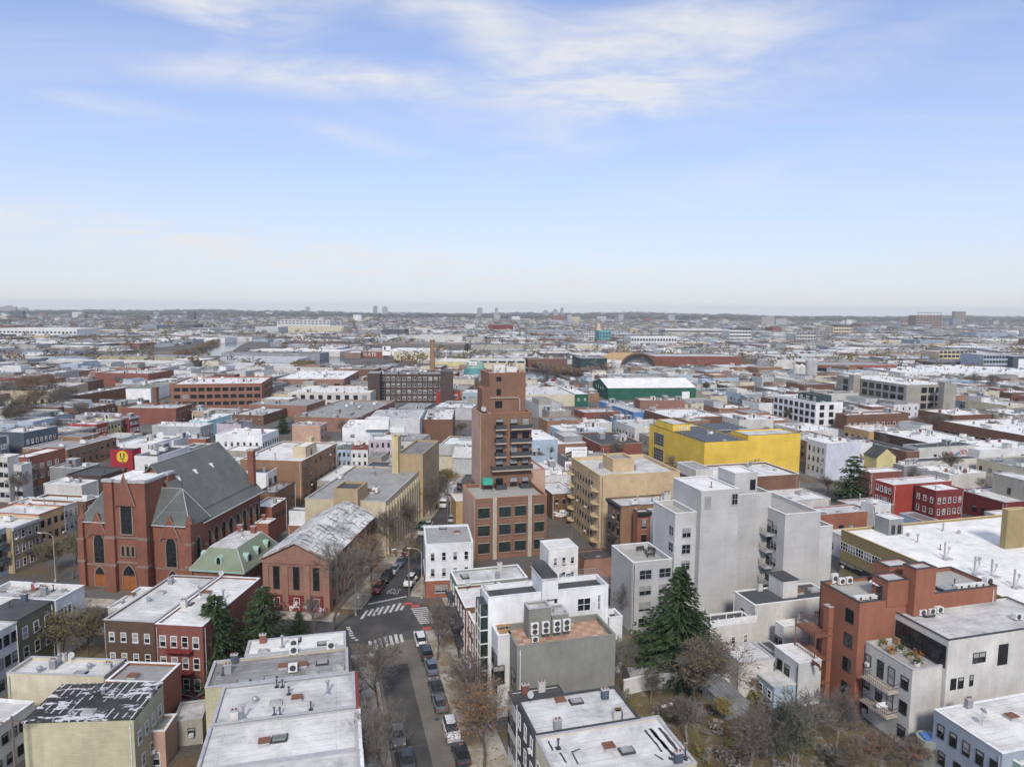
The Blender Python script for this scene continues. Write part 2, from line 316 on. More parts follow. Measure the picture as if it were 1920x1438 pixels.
# far city: colour per face
t = NT('far_city'); a = t.node('ShaderNodeVertexColor', layer_name='tone'); v = t.coord('pos', rnd=False)
t.out(t.val(a.outputs[0], t.math('MULTIPLY_ADD', t.noise(v, 0.25, 0.3, 0.7, 5), 0.5, 0.75)), 0.9, 0.2)

# ------------------------------------------------------------------ mesh building
class MB:
    def __init__(s): s.v, s.f, s.k = [], [], []
    def quad(s, *p, m=0):
        i = len(s.v); s.v += [tuple(q) for q in p]; s.f.append(tuple(range(i, i + len(p)))); s.k.append(m)
    def box(s, x0, x1, y0, y1, z0, z1, m=0, skip=''):
        i = len(s.v)
        s.v += [(x0, y0, z0), (x1, y0, z0), (x1, y1, z0), (x0, y1, z0), (x0, y0, z1), (x1, y0, z1), (x1, y1, z1), (x0, y1, z1)]
        for c, f in (('b', (3, 2, 1, 0)), ('t', (4, 5, 6, 7)), ('S', (0, 1, 5, 4)), ('E', (1, 2, 6, 5)), ('N', (2, 3, 7, 6)), ('W', (3, 0, 4, 7))):
            if c not in skip: s.f.append(tuple(i + a for a in f)); s.k.append(m)
        return s
    def cbox(s, x, y, w, d, z0, z1, m=0, skip=''): return s.box(x - w / 2, x + w / 2, y - d / 2, y + d / 2, z0, z1, m, skip)
    def bar(s, a, b, r, m=0, n=4, r2=None):
        a, b = Vector(a), Vector(b); d = (b - a)
        if d.length < 1e-6: return s
        d.normalize(); p = d.orthogonal().normalized(); q = d.cross(p); r2 = r if r2 is None else r2
        i = len(s.v)
        for c, rr in ((a, r), (b, r2)):
            for k in range(n):
                t = 2 * PI * (k + 0.5) / n; s.v.append(tuple(c + (p * math.cos(t) + q * math.sin(t)) * rr))
        for k in range(n): s.f.append((i + k, i + (k + 1) % n, i + n + (k + 1) % n, i + n + k)); s.k.append(m)
        s.f.append(tuple(i + n + k for k in range(n))); s.k.append(m)
        s.f.append(tuple(i + k for k in reversed(range(n)))); s.k.append(m)
        return s
    def lathe(s, prof, x=0, y=0, n=12, m=0, cap=True):
        i = len(s.v)
        for r, z in prof:
            for k in range(n): s.v.append((x + r * math.cos(2 * PI * k / n), y + r * math.sin(2 * PI * k / n), z))
        for j in range(len(prof) - 1):
            for k in range(n):
                a, b = i + j * n + k, i + j * n + (k + 1) % n
                s.f.append((a, b, b + n, a + n)); s.k.append(m)
        if cap:
            s.f.append(tuple(i + (len(prof) - 1) * n + k for k in range(n))); s.k.append(m)
        return s
    def prism(s, pts, z0, z1, m=0, top=True, mt=None):
        i = len(s.v); n = len(pts)
        s.v += [(p[0], p[1], z0) for p in pts] + [(p[0], p[1], z1) for p in pts]
        for k in range(n): s.f.append((i + k, i + (k + 1) % n, i + n + (k + 1) % n, i + n + k)); s.k.append(m)
        if top: s.f.append(tuple(range(i + n, i + 2 * n))); s.k.append(m if mt is None else mt)
        return s
    def extr(s, pts, y0, y1, m=0):           # outline in x,z pushed along y
        i = len(s.v); n = len(pts)
        s.v += [(p[0], y0, p[1]) for p in pts] + [(p[0], y1, p[1]) for p in pts]
        for k in range(n): s.f.append((i + k, i + (k + 1) % n, i + n + (k + 1) % n, i + n + k)); s.k.append(m)
        s.f.append(tuple(range(i, i + n))[::-1]); s.k.append(m); s.f.append(tuple(range(i + n, i + 2 * n))); s.k.append(m)
        return s
    def mesh(s, name, mats):
        me = D.meshes.new(name); me.from_pydata(s.v, [], s.f)
        for q in (mats if isinstance(mats, (list, tuple)) else [mats]): me.materials.append(M[q])
        if any(s.k): me.polygons.foreach_set('material_index', s.k)
        me.validate(); me.update()
        return me
    def build(s, name, mats, parent=None, loc=(0, 0, 0), rz=0.0): return link(name, s.mesh(name, mats), parent, loc, rz)

def link(name, me, parent=None, loc=(0, 0, 0), rz=0.0, sc=None):
    o = D.objects.new(name, me); COL.objects.link(o)
    o.location = loc
    if rz: o.rotation_euler = (0, 0, rz)
    if sc: o.scale = sc
    if parent: o.parent = parent
    return o
def tag(o, label, cat, group=None):
    o['label'] = label; o['category'] = cat
    if group: o['group'] = group
    return o
def thing(name, label, cat, x=0, y=0, z=0, rz=0.0, group=None):
    o = D.objects.new(name, None); COL.objects.link(o); o.location = (x, y, z); o.rotation_euler = (0, 0, rz); o.empty_display_size = 0.5
    return tag(o, label, cat, group)
def structure(o): o['kind'] = 'structure'; return o
def stuff(o): o['kind'] = 'stuff'; return o
CACHE = {}
def cached(key, fn):
    if key not in CACHE: CACHE[key] = fn()
    return CACHE[key]

# ------------------------------------------------------------------ windows: frame (with rail and sill) and a pane in it
WST = {  # frame material, frame width, vertical bars, horizontal bars, sill, pane
    'dh': ('frame_white', 0.08, 0, 1, 'trim_grey', None), 'dk': ('frame_dark', 0.07, 0, 1, None, None), 'pair': ('frame_white', 0.09, 1, 1, 'trim_white', None),
    'dkp': ('frame_dark', 0.08, 1, 1, None, None), 'br': ('frame_dark', 0.06, 0, 1, 'trim_stone', None), 'ind': ('frame_dark', 0.07, 2, 2, 'trim_stone', None),
    'grn': ('frame_dark', 0.09, 1, 0, 'trim_stone', 'glass_green'), 'gw': ('frame_white', 0.09, 1, 1, None, None), 'big': ('frame_dark', 0.09, 3, 2, None, None), 'wg': ('frame_white', 0.09, 2, 1, None, 'glass_green'),
    'glz': ('frame_grey', 0.14, 5, 3, None, 'glass_green'), 'door': ('frame_dark', 0.12, 0, 0, None, None), 'grey': ('frame_grey', 0.08, 1, 1, 'trim_grey', None), 'slot': ('frame_dark', 0.05, 0, 0, None, None)}
def win_mesh(w, h, st):
    fm, fw_, nv, nh, sl, _ = WST[st]
    b = MB(); hw = w / 2
    b.box(-hw, -hw + fw_, -0.07, 0.02, 0, h); b.box(hw - fw_, hw, -0.07, 0.02, 0, h)
    b.box(-hw + fw_, hw - fw_, -0.07, 0.02, h - fw_, h); b.box(-hw + fw_, hw - fw_, -0.07, 0.02, 0, fw_)
    for i in range(nv):
        x = -hw + w * (i + 1) / (nv + 1); b.box(x - fw_ * .4, x + fw_ * .4, -0.06, 0.02, fw_, h - fw_)
    for i in range(nh):
        z = h * (i + 1) / (nh + 1); b.box(-hw + fw_, hw - fw_, -0.055, 0.02, z - fw_ * .4, z + fw_ * .4)
    if sl:
        b.box(-hw - 0.07, hw + 0.07, -0.13, 0.02, -0.10, -0.002, 1)
        if st in ('br', 'ind', 'grn'): b.box(-hw - 0.06, hw + 0.06, -0.05, 0.02, h + 0.002, h + 0.14, 1)
    return b.mesh('window', [fm, sl] if sl else [fm])
def pane_mesh(w, h, mt, k=0):
    b = MB(); e = 0.03; z1 = h - e; y = -0.022
    if k:
        zb = h * (1 - (0, .3, .5, .75)[k]); b.quad((-w / 2 + e, y, zb), (w / 2 - e, y, zb), (w / 2 - e, y, z1), (-w / 2 + e, y, z1), m=1); z1 = zb
    b.quad((-w / 2 + e, y, e), (w / 2 - e, y, e), (w / 2 - e, y, z1), (-w / 2 + e, y, z1))
    return b.mesh('pane', [mt, 'glass_blind'])
def m_winac():
    b = MB(); b.box(-.28, .28, -.42, -.05, 0, .38); b.box(-.24, .24, -.435, -.42, .05, .33, 1); return b.mesh('window_unit', ['ac_white', 'trim_grey'])
WR = random.Random(5)
def window(root, x, y, z, rz, w, h, st, name='window'):
    w, h = round(w, 2), round(h, 2)
    o = link(name, cached(('w', w, h, st), lambda: win_mesh(w, h, st)), root, (x, y, z), rz)
    r = WR.random(); pm = WST[st][5] or ('glass_blind' if r < 0.06 and st not in ('slot', 'door', 'big') and h < 2.6 else 'glass'); k = 0 if r < .06 or h > 2.6 or st in ('slot', 'door', 'big', 'ind', 'grn') else (0, 0, 0, 1, 1, 2, 2, 3)[int(WR.random() * 8)]
    link('pane', cached(('p', w, h, pm, k), lambda: pane_mesh(w, h, pm, k)), o)
    if st in ('dh', 'br', 'dk') and h < 2.0 and WR.random() < .10: link('window_unit', cached('winac', m_winac), o, (0, 0, .06))
    return o
FACE = {'S': (0, -1, 0.0), 'E': (1, 0, PI / 2), 'N': (0, 1, PI), 'W': (-1, 0, -PI / 2)}
def on_face(box, face, u):                   # point on a wall of the box (cx,cy,lx,ly): u runs 0..1 left to right seen from outside
    cx, cy, lx, ly = box
    if face == 'S': return cx - lx / 2 + lx * u, cy - ly / 2
    if face == 'N': return cx + lx / 2 - lx * u, cy + ly / 2
    if face == 'E': return cx + lx / 2, cy - ly / 2 + ly * u
    return cx - lx / 2, cy + ly / 2 - ly * u
def win_row(root, box, spec):
    face, cols, rows, w, h, z0, dz, st = spec[:8]
    a, b = spec[8:10] if len(spec) > 9 else (0.0, 1.0)
    for r in range(rows):
        for c in range(cols):
            u = a + (b - a) * (c + 0.5) / cols
            x, y = on_face(box, face, u)
            window(root, x, y, z0 + r * dz, FACE[face][2], w, h, st, 'door' if st == 'door' else 'window')

# ------------------------------------------------------------------ volumes with parapet, deck and coping
def volume(root, box, z0, h, wall, roof, par=0.5, cop='trim_white', th=0.25, nm=('wall', 'roof', 'coping'), over=0.06):
    cx, cy, lx, ly = box; x0, x1, y0, y1 = cx - lx / 2, cx + lx / 2, cy - ly / 2, cy + ly / 2
    b = MB(); dk = h - par
    b.box(x0, x1, y0, y1, z0, h, 0, 'bt')
    if par > 0.02:
        i = [(x0 + th, y0 + th), (x1 - th, y0 + th), (x1 - th, y1 - th), (x0 + th, y1 - th)]
        for k in range(4):
            p, q = i[k], i[(k + 1) % 4]
            b.quad((q[0], q[1], dk - .05), (p[0], p[1], dk - .05), (p[0], p[1], h), (q[0], q[1], h))
        o_ = [(x0, y0), (x1, y0), (x1, y1), (x0, y1)]
        for k in range(4):
            p, q, r_, s_ = o_[k], o_[(k + 1) % 4], i[(k + 1) % 4], i[k]
            b.quad((p[0], p[1], h), (q[0], q[1], h), (r_[0], r_[1], h), (s_[0], s_[1], h))
    b.build(nm[0], wall, root)
    e = th if par > 0.02 else -0.12
    r = MB(); z = dk if par > 0.02 else h + 0.004
    if par > 0.02: r.quad((x0 + e, y0 + e, z), (x1 - e, y0 + e, z), (x1 - e, y1 - e, z), (x0 + e, y1 - e, z))
    else: r.box(x0 + e, x1 - e, y0 + e, y1 - e, h + .004, h + 0.16)
    r.build(nm[1], roof, root)
    if par > 0.02 and cop:
        c = MB(); o2 = over; t2 = th + 0.04; zt = h + 0.07
        c.box(x0 - o2, x1 + o2, y0 - o2, y0 + t2, h + .003, zt); c.box(x0 - o2, x1 + o2, y1 - t2, y1 + o2, h + .003, zt)
        c.box(x0 - o2, x0 + t2, y0 + t2 + .002, y1 - t2 - .002, h + .003, zt); c.box(x1 - t2, x1 + o2, y0 + t2 + .002, y1 - t2 - .002, h + .003, zt)
        c.build(nm[2], cop, root)
    return z if par > 0.02 else h + .16

# roof furniture (parts of a house)
def m_chimney(mt):
    b = MB(); b.cbox(0, 0, 0.85, 0.5, 0, 1.15); b.cbox(0, 0, 0.95, 0.6, 1.15, 1.25, 1)
    for x in (-.2, .2): b.lathe([(0.10, 1.25), (0.09, 1.45)], x, 0, 8, 2)
    return b.mesh('chimney', [mt, 'trim_grey', 'metal_rust'])
def m_pipe():
    b = MB(); b.lathe([(0.08, 0), (0.08, 0.9)], n=6); b.lathe([(0.15, 0.9), (0.15, 0.98), (0.03, 1.08)], n=6); b.cbox(0, 0, 0.5, 0.5, 0, 0.06, 1); return b.mesh('vent_pipe', ['metal_dark', 'trim_dark'])
def m_flue():
    b = MB(); b.lathe([(0.14, 0), (0.14, 1.5)], n=8); b.lathe([(0.26, 1.5), (0.26, 1.62), (0.05, 1.8)], n=8); b.lathe([(0.4, 0), (0.3, 0.15)], n=8); return b.mesh('flue', 'metal')
def m_skylight():
    b = MB(); b.cbox(0, 0, 1.4, 1.0, 0, 0.35); z = 0.35
    p = [(-.62, -.42, z), (.62, -.42, z), (.62, .42, z), (-.62, .42, z)]
    for k in range(4): b.quad(p[k], p[(k + 1) % 4], (0.25 if k in (1,) else -0.25 if k == 3 else .25, 0, .62), m=1) if k in (1, 3) else b.quad(p[k], p[(k + 1) % 4], (0.25 if k == 0 else -.25, 0, .62), (-.25 if k == 0 else .25, 0, .62), m=1)
    return b.mesh('skylight', ['trim_grey', 'glass_blind'])
def m_hatch():
    b = MB(); b.cbox(0, 0, 1.1, 0.9, 0, 0.4); b.cbox(0, 0, 1.25, 1.05, 0.4, 0.5, 1); return b.mesh('roof_hatch', ['trim_grey', 'metal_rust'])
def m_turbine():
    b = MB(); b.lathe([(0.25, 0), (0.2, 0.3), (0.34, 0.4), (0.36, 0.6), (0.2, 0.75), (0.02, 0.8)], n=10); return b.mesh('roof_turbine', 'metal')
def m_dish():
    b = MB(); b.bar((0, 0, 0), (0, 0, 1.0), 0.035)
    c = Vector((0, -.1, 1.1)); nrm = Vector((.2, -.85, .45)).normalized(); p = nrm.orthogonal().normalized(); q = nrm.cross(p)
    i = len(b.v); b.v.append(tuple(c - nrm * .10)); n = 12
    for k in range(n): b.v.append(tuple(c + (p * math.cos(2 * PI * k / n) + q * math.sin(2 * PI * k / n)) * .42))
    for k in range(n): b.f.append((i, i + 1 + k, i + 1 + (k + 1) % n)); b.k.append(1)
    b.bar(c, c + nrm * .4, .02); return b.mesh('satellite_dish', ['metal_dark', 'trim_grey'])
def m_curb():
    b = MB(); b.cbox(0, 0, 1.6, 1.1, 0, 0.22); b.cbox(0, 0, 1.3, 0.85, 0.22, 0.28, 1); return b.mesh('flat_skylight', ['trim_dark', 'glass_blind'])
def m_unit():
    b = MB(); b.cbox(0, 0, 1.8, 1.2, .25, 1.25); b.cbox(0, 0, 1.5, .9, 0, .25, 1); b.lathe([(.4, 1.25), (.4, 1.33), (.1, 1.34)], .35, 0, 10, 1); return b.mesh('roof_unit', ['ac_white', 'metal_dark'])
def m_duct():
    b = MB(); b.box(-2.2, 2.2, -.3, .3, .35, .85); b.box(1.6, 2.2, .302, 1.6, .35, .85); [b.cbox(x, 0, .1, .5, 0, .35) for x in (-1.8, 0, 1.8)]; return b.mesh('roof_duct', 'metal')
def m_hut():
    b = MB(); b.cbox(0, 0, 2.0, 1.8, 0, 1.7); b.cbox(0, 0, 2.2, 2.0, 1.7, 1.8, 1); b.box(-.4, .4, -.92, -.902, .1, 1.5, 2); return b.mesh('roof_hut', ['offwhite', 'trim_grey', 'frame_dark'])
def m_hut2():
    b = MB(); b.cbox(0, 0, 2.6, 1.9, 0, 1.9); b.cbox(0, 0, 2.7, 2.0, 1.9, 2.0, 1); b.box(-.4, .4, -.97, -.952, .1, 1.6, 2); return b.mesh('roof_hut', ['grey_mid', 'roof_silver', 'frame_dark'])
def m_patch():
    b = MB(); b.cbox(0, 0, 2.6, 1.7, .004, .05); return b.mesh('roof_patch', 'trim_grey')
FURN = {'roof_unit': m_unit, 'roof_duct': m_duct, 'roof_hut': m_hut, 'roof_hut_dark': m_hut2, 'roof_patch': m_patch, 'chimney': lambda: m_chimney('brick_red'), 'chimney_grey': lambda: m_chimney('grey_mid'), 'chimney_white': lambda: m_chimney('offwhite'), 'chimney_dark': lambda: m_chimney('slate_blue'),
        'vent_pipe': m_pipe, 'flue': m_flue, 'skylight': m_skylight, 'roof_hatch': m_hatch, 'roof_turbine': m_turbine, 'satellite_dish': m_dish, 'flat_skylight': m_curb}
def furn(root, kind, x, y, z, rz=0.0, s=1.0):
    return link(kind.split('_white')[0].split('_grey')[0].split('_dark')[0], cached(('f', kind), FURN[kind]), root, (x, y, z), rz, (s, s, s))
MIDKINDS = ('roof_unit', 'roof_unit', 'roof_duct', 'roof_hut', 'roof_hut_dark', 'flat_skylight', 'skylight', 'skylight', 'chimney', 'chimney_grey', 'flue', 'flue', 'vent_pipe', 'vent_pipe', 'vent_pipe', 'roof_patch', 'roof_patch', 'flat_skylight', 'roof_turbine', 'roof_turbine')
def scatter(root, box, z, n, rnd, kinds=('vent_pipe', 'vent_pipe', 'flue', 'skylight', 'roof_hatch', 'roof_turbine', 'flat_skylight', 'chimney_grey', 'satellite_dish', 'roof_patch', 'roof_unit'), big=1.0):
    cx, cy, lx, ly = box; pts = []
    for _ in range(n * 4):
        if len(pts) >= n: break
        x, y = cx + (rnd.random() - .5) * (lx - 1.8), cy + (rnd.random() - .5) * (ly - 1.8)
        if all((x - a) ** 2 + (y - b) ** 2 > 3.2 for a, b in pts):
            pts.append((x, y)); furn(root, rnd.choice(kinds), x, y, z, rnd.choice((0, 0, PI / 2)), rnd.uniform(.8, 1.15) * big)

FOOT = []                                    # footprints already taken: (x, y, half length, half depth, angle)
ROOTS = {}
def building(key, name, label, cat, ang, cx, cy, lx, ly, h, wall, roof, par=0.5, cop='trim_white', win=(), vols=(), items=(), n=0, group=None, z0=-0.3, cornice=None):
    root = thing(name, label, cat, cx, cy, 0, R(ang), group); ROOTS[key] = root
    FOOT.append((cx, cy, lx / 2, ly / 2, R(ang)))
    if name == 'loft_building': FOOT.append((cx + math.sin(R(ang)) * (ly / 2 + 9), cy - math.cos(R(ang)) * (ly / 2 + 9), lx / 2, 9, R(ang)))
    box = (0, 0, lx, ly); zr = volume(root, box, z0, h, wall, roof, par, cop)
    for s in win: win_row(root, box, s)
    for v in vols:                            # (x, y, lx, ly, z0, h, wall, roof, par, cop, win, part name)
        vb = v[:4]; volume(root, vb, v[4], v[5], v[6], v[7], v[8], v[9], nm=(v[11], 'roof', 'coping'))
        for s in v[10]: win_row(root, vb, s)
    for it in items: furn(root, it[0], it[1], it[2], it[3] if len(it) > 3 and it[3] is not None else zr, it[4] if len(it) > 4 else 0, it[5] if len(it) > 5 else 1)
    rnd = random.Random(key)
    far_b = cy > 215
    if n or far_b: scatter(root, box, zr, (n + (2 + int(lx * ly / 90) if far_b and cy < 620 else 0)), rnd, **({'kinds': MIDKINDS, 'big': 1.1} if far_b else {}))
    if cy < 215 and h > 5:                    # rain pipes at the corners
        for fc in ('S', 'W' if ang > 0 else 'E'):
            L = lx if fc in 'SN' else ly
            if L < 4: continue
            x, y = on_face(box, fc, rnd.choice((.03, .97))); m = MB(); m.bar((0, -.09, .2), (0, -.09, h - .4), .055, 0, 6); [m.box(-.09, .09, -.12, -.004, z, z + .06) for z in (1.5, h * .5, h - 1)]
            m.build('rain_pipe', rnd.choice(('trim_grey', 'frame_dark', 'trim_white')), root, (x, y, 0), FACE[fc][2])
    if cornice:
        f, mt = cornice; b = MB()
        for fc in f:
            a = lx / 2 if fc in 'SN' else ly / 2; d = ly / 2 if fc in 'SN' else lx / 2
            m = MB(); m.box(-a - .1, a + .1, -.45, -.003, h - .55, h + .02); m.box(-a, a, -.25, -.003, h - .85, h - .551)
            o = m.build('cornice', mt, root, (FACE[fc][0] * d, FACE[fc][1] * d, 0), FACE[fc][2])
    return root

# ------------------------------------------------------------------ ground, water, roads, pavements
def frame(ang):
    c, s = math.cos(R(ang)), math.sin(R(ang))
    return lambda a, b: (a * c - b * s, a * s + b * c)
NG, WG = frame(15.5), frame(-6.5)            # the two street grids
def sheet(name, pts, z, mat):
    b = MB(); b.quad(*[(p[0], p[1], z) for p in pts]); return structure(b.build(name, mat))
b = MB(); xs = [-8800, -3000, -900, -300, 0, 300, 900, 3000, 8800]; ys = [-240, 60, 300, 900, 3000, 6000, 8600]
for i in range(len(xs) - 1):
    for j in range(len(ys) - 1): b.quad((xs[i], ys[j], 0), (xs[i + 1], ys[j], 0), (xs[i + 1], ys[j + 1], 0), (xs[i], ys[j + 1], 0))
structure(b.build('ground', 'city_ground'))
def strip(name, F, s0, s1, t0, t1, z, mat): return sheet(name, [F(s0, t0), F(s1, t0), F(s1, t1), F(s0, t1)], z, mat)
strip('near_street', NG, 7.4, 16.4, 30, 116, 0.010, 'asphalt_old')
strip('road_patch', NG, 7.9, 12.2, 30, 104, 0.016, 'asphalt_new')
strip('far_street', WG, -41.2, -34.2, 112, 330, 0.012, 'asphalt')
strip('cross_street', WG, -190, -41, 106.4, 113.4, 0.014, 'asphalt')
strip('cross_street', NG, 16, 70, 115.6, 123.4, 0.014, 'asphalt')
sheet('crossing', [WG(-42.4, 106.3), NG(7.4, 111.5), NG(16.4, 112.0), NG(19.5, 115.6), NG(19.5, 123.4), WG(-34.2, 124.5), WG(-41.2, 119.5), WG(-43.5, 113.4)], 0.022, 'asphalt_new')
strip('avenue', WG, -64, -55, 330, 900, 0.012, 'asphalt_old')
strip('side_street', WG, -147, -137, 120, 330, 0.012, 'asphalt')
def pavement(F, ang, s0, s1, t0, t1, edge, name='pavement'):
    b = MB(); c = F((s0 + s1) / 2, (t0 + t1) / 2); w, d = (s1 - s0) / 2, (t1 - t0) / 2
    b.box(-w, w, -d, d, -0.05, 0.13, 0, 'b')
    o = structure(b.build(name, 'pavement', None, (c[0], c[1], 0), R(ang)))
    k = MB(); e = 0.18
    if edge == 'E': k.box(w + .002, w + e, -d, d, -.05, 0.15)
    if edge == 'W': k.box(-w - e, -w - .002, -d, d, -.05, 0.15)
    if edge == 'S': k.box(-w, w, -d - e, -d - .002, -.05, 0.15)
    if edge == 'N': k.box(-w, w, d + .002, d + e, -.05, 0.15)
    k.build('kerb', 'kerb', o)
    return o
pavement(NG, 15.5, 3.4, 7.2, 30, 108.5, 'E')
pavement(NG, 15.5, 16.6, 21.4, 30, 114.2, 'W')
pavement(WG, -6.5, -45.0, -41.4, 119.0, 330, 'E')
pavement(WG, -6.5, -34.0, -30.6, 126.0, 330, 'W')
pavement(WG, -6.5, -190, -44.4, 113.6, 117.0, 'S')
pavement(WG, -6.5, -190, -44.4, 103.4, 106.2, 'N')
pavement(NG, 15.5, 21.6, 70, 112.6, 115.4, 'N')
pavement(NG, 15.5, 21.6, 70, 123.6, 127.0, 'S')
sheet('garden_ground', [NG(29, 40), NG(75, 40), NG(62, 104), NG(29, 104)], 0.006, 'yard')
sheet('courtyard_ground', [WG(-85, 80), WG(-48, 80), WG(-48, 101), WG(-85, 101)], 0.006, 'yard')
sheet('park_ground', [WG(-330, 330), WG(-255, 330), WG(-255, 420), WG(-330, 420)], 0.006, 'yard')
# painted marks
def mark(a, b_, w=0.5, name='crosswalk_stripe', mat='road_paint', z=0.030):
    a, b_ = Vector((*a, z)), Vector((*b_, z)); d = (b_ - a).normalized(); p = Vector((-d.y, d.x, 0)) * w / 2
    m = MB(); m.quad(a - p, b_ - p, b_ + p, a + p); return structure(m.build(name, mat))
for a, c in [((-26.63,119.02),(-26.31,122.64)),((-25.69,120.26),(-25.38,123.23)),((-24.79,120.28),(-24.45,123.83)),((-23.97,120.71),(-23.66,124.29)),((-22.98,121.28),(-22.68,124.75)),((-22.03,121.72),(-21.73,125.36)),((-21.03,122.31),(-20.73,125.83)),((-20.18,122.75),(-19.94,124.8))]: mark(a, c, 0.48)
for a, c in [((-23.45,110.73),(-22.99,109.34)),((-22.67,111.1),(-21.58,107.78)),((-21.95,111.71),(-20.96,108.24)),((-21.16,112.32),(-20.21,108.93)),((-20.38,112.7),(-19.41,109.4)),((-19.56,113.21),(-18.68,109.99)),((-18.65,113.22),(-17.91,110.35))]: mark(a, c, 0.5)
for a, c in [((-18.35,123.31),(-15.53,124.0)),((-18.04,122.54),(-15.16,123.23)),((-17.74,121.77),(-14.8,122.48)),((-17.43,121.02),(-14.45,121.73)),((-17.14,120.28),(-14.09,121.0)),((-16.84,119.54),(-13.74,120.27)),((-16.55,118.82),(-13.4,119.55)),((-16.26,118.1),(-13.06,118.84)),((-15.98,117.39),(-12.72,118.13))]: mark(a, c, 0.42)
for a, c in [((-28.55,115.56),(-27.88,115.67)),((-28.27,114.88),(-27.55,115.02)),((-27.99,114.18),(-27.22,114.32)),((-27.7,113.41),(-26.88,113.57)),((-27.33,112.59),(-26.56,112.7)),((-26.74,111.75),(-26.03,111.83)),((-25.95,111.0),(-25.41,111.06))]: mark(a, c, 0.42)
mark((-26.73,125.27), (-20.02,128.98), 0.5, 'stop_line')
def text_mesh(txt, name, mat, size, depth=0.0, align='CENTER'):
    cu = D.curves.new(name, 'FONT'); cu.body = txt; cu.size = size; cu.extrude = depth; cu.align_x = align; cu.align_y = 'CENTER'; cu.resolution_u = 2
    o = D.objects.new(name, cu); COL.objects.link(o); bpy.context.view_layer.update()
    me = D.meshes.new_from_object(o.evaluated_get(bpy.context.evaluated_depsgraph_get())); D.objects.remove(o, do_unlink=True)
    me.materials.clear(); me.materials.append(M[mat]); return me
o = link('stop_lettering', text_mesh('STOP', 'stop_lettering', 'road_paint', 1.0), None, (*(-22.9,131.53), 0.034), R(180 - 8), (0.98, 3.6, 1)); structure(o)
for nm, p in (('left', (-19.22,125.41)), ('right', (-17.7,124.4)), ('near', (-14.34,115.29))):
    b = MB(); b.cbox(0, 0, 1.6, 1.1, 0.131, 0.137); structure(b.build('kerb_ramp', 'ramp_red', None, (p[0], p[1], 0), R(15)))
# canal and basins
def water(name, pts): return sheet(name, pts, 0.02, 'water')
water('canal_water', [(-362.66,764.59),(-335.67,813.74),(-409.13,1041.7),(-449.26,1181.5),(-504.63,1214.34),(-435.58,1006.38),(-398.69,879.85)])
water('canal_water', [(-187.28,628.12),(-138.26,621.36),(-165.88,693.06),(-198.1,792.54),(-245.62,796.11),(-204.62,703.16)])
water('canal_water', [(0.02,499.72),(48.13,541.44),(37.94,615.38),(20.24,659.3),(-10.65,681.62),(-14.22,610.8)])
# wooded ridge beyond the right half of the city
b = MB(); rr = random.Random(4); n = 60; rows = []
for j, (dy, k) in enumerate(((0, 0.0), (400, 0.55), (900, 1.0), (1500, 0.9))):
    row = []
    for i in range(n + 1):
        x = -7200 + 14400 * i / n
        hgt = 22 + 9 * math.sin(x / 610) + 5 * math.sin(x / 170 + 1) + 12 * math.exp(-((x - 1500) / 900) ** 2)
        row.append((x, 6200 + dy, -1 + hgt * k))
    rows.append(row)
for j in range(3):
    for i in range(n): b.quad(rows[j][i], rows[j][i + 1], rows[j + 1][i + 1], rows[j + 1][i])
structure(b.build('hill', 'bark'))

# ------------------------------------------------------------------ buildings: angle, centre, size, height, materials, windows, added volumes, roof furniture
building('yelsid','row_house','pale yellow clapboard house with patchy black tar roof','row house',4,-48.71,77.37,11.95,7.73,8.8,'yellow_siding','roof_tar',par=0,cop=None,win=[('E',4,1,0.9,1.5,5.2,3,'dh',0.05,0.95),('E',3,1,0.9,1.5,2.0,3,'dh',0.1,0.95)],items=[('skylight',0.54,-2.69),('vent_pipe',-0.26,0.64),('roof_turbine',-0.02,1.59)])
building('creamwhite','row_house','cream walled house with long white roof behind the black tar roof','row house',-3,-58.03,86.44,12.92,4.35,8.3,'cream','roof_white',par=0.35,cop='trim_grey',items=[('chimney_grey',-1.78,-0.06),('chimney_white',-1.68,1.57),('roof_turbine',2.86,0.26),('chimney_white',5.86,-0.35),('flat_skylight',2.65,-1.19),('satellite_dish',-0.42,1.57)],n=2)
building('greyroof','row_house','brick sided house with plain grey roof and one white hatch','row house',-3,-47.23,85.10,7.07,4.84,8.3,'brick_orange','roof_grey',par=0.3,items=[('roof_hatch',-0.81,-1.01)])
building('lowleft','row_house','low white house with grey roof at the bottom left edge','row house',-6.5,-63.32,78.76,7.59,6.74,6.2,'white','roof_white',par=0.25,win=[('E',5,1,0.9,1.3,3.6,3,'dk',0.05,0.98),('E',4,1,0.9,1.3,0.8,3,'dk',0.05,0.98)],n=2)
building('whitesid','row_house','white clapboard house with two columns of double hung windows at left edge','row house',-6.5,-74.82,93.39,5.96,6.45,9.6,'white_siding','roof_silver',par=0.2,cop='trim_grey',win=[('E',5,3,0.95,1.6,1.0,3,'dk',0.0,1)],n=1)
building('olive','row_house','olive clapboard house with ribbed black roof beside the bushy tree','row house',-6.5,-74.64,100.48,6.44,6.55,9.6,'olive','roof_dark',par=0,cop=None,win=[('E',3,2,1.0,1.7,3.4,3,'dh',0.02,0.98)],items=[('chimney_dark',-0.88,2.67),('vent_pipe',-1.25,0.32)])
building('whitepatch','row_house','white house with flaking silver roof opposite the church doors','row house',-6.5,-77.04,107.54,13.30,6.17,9.6,'white','roof_flaking',par=0.7,win=[('E',4,2,1.0,1.6,3.2,3.2,'dh',0.0,0.5)],items=[('chimney',-1.12,1.76),('vent_pipe',2.09,1.92)],n=4)
building('lowwhite','house_extension','low white roofed extension beside the brown shingled house','extension',-5,-64.47,113.70,2.74,8.60,6,'white','roof_white',par=0.3,items=[('roof_hatch',-0.77,0.95)],n=1)
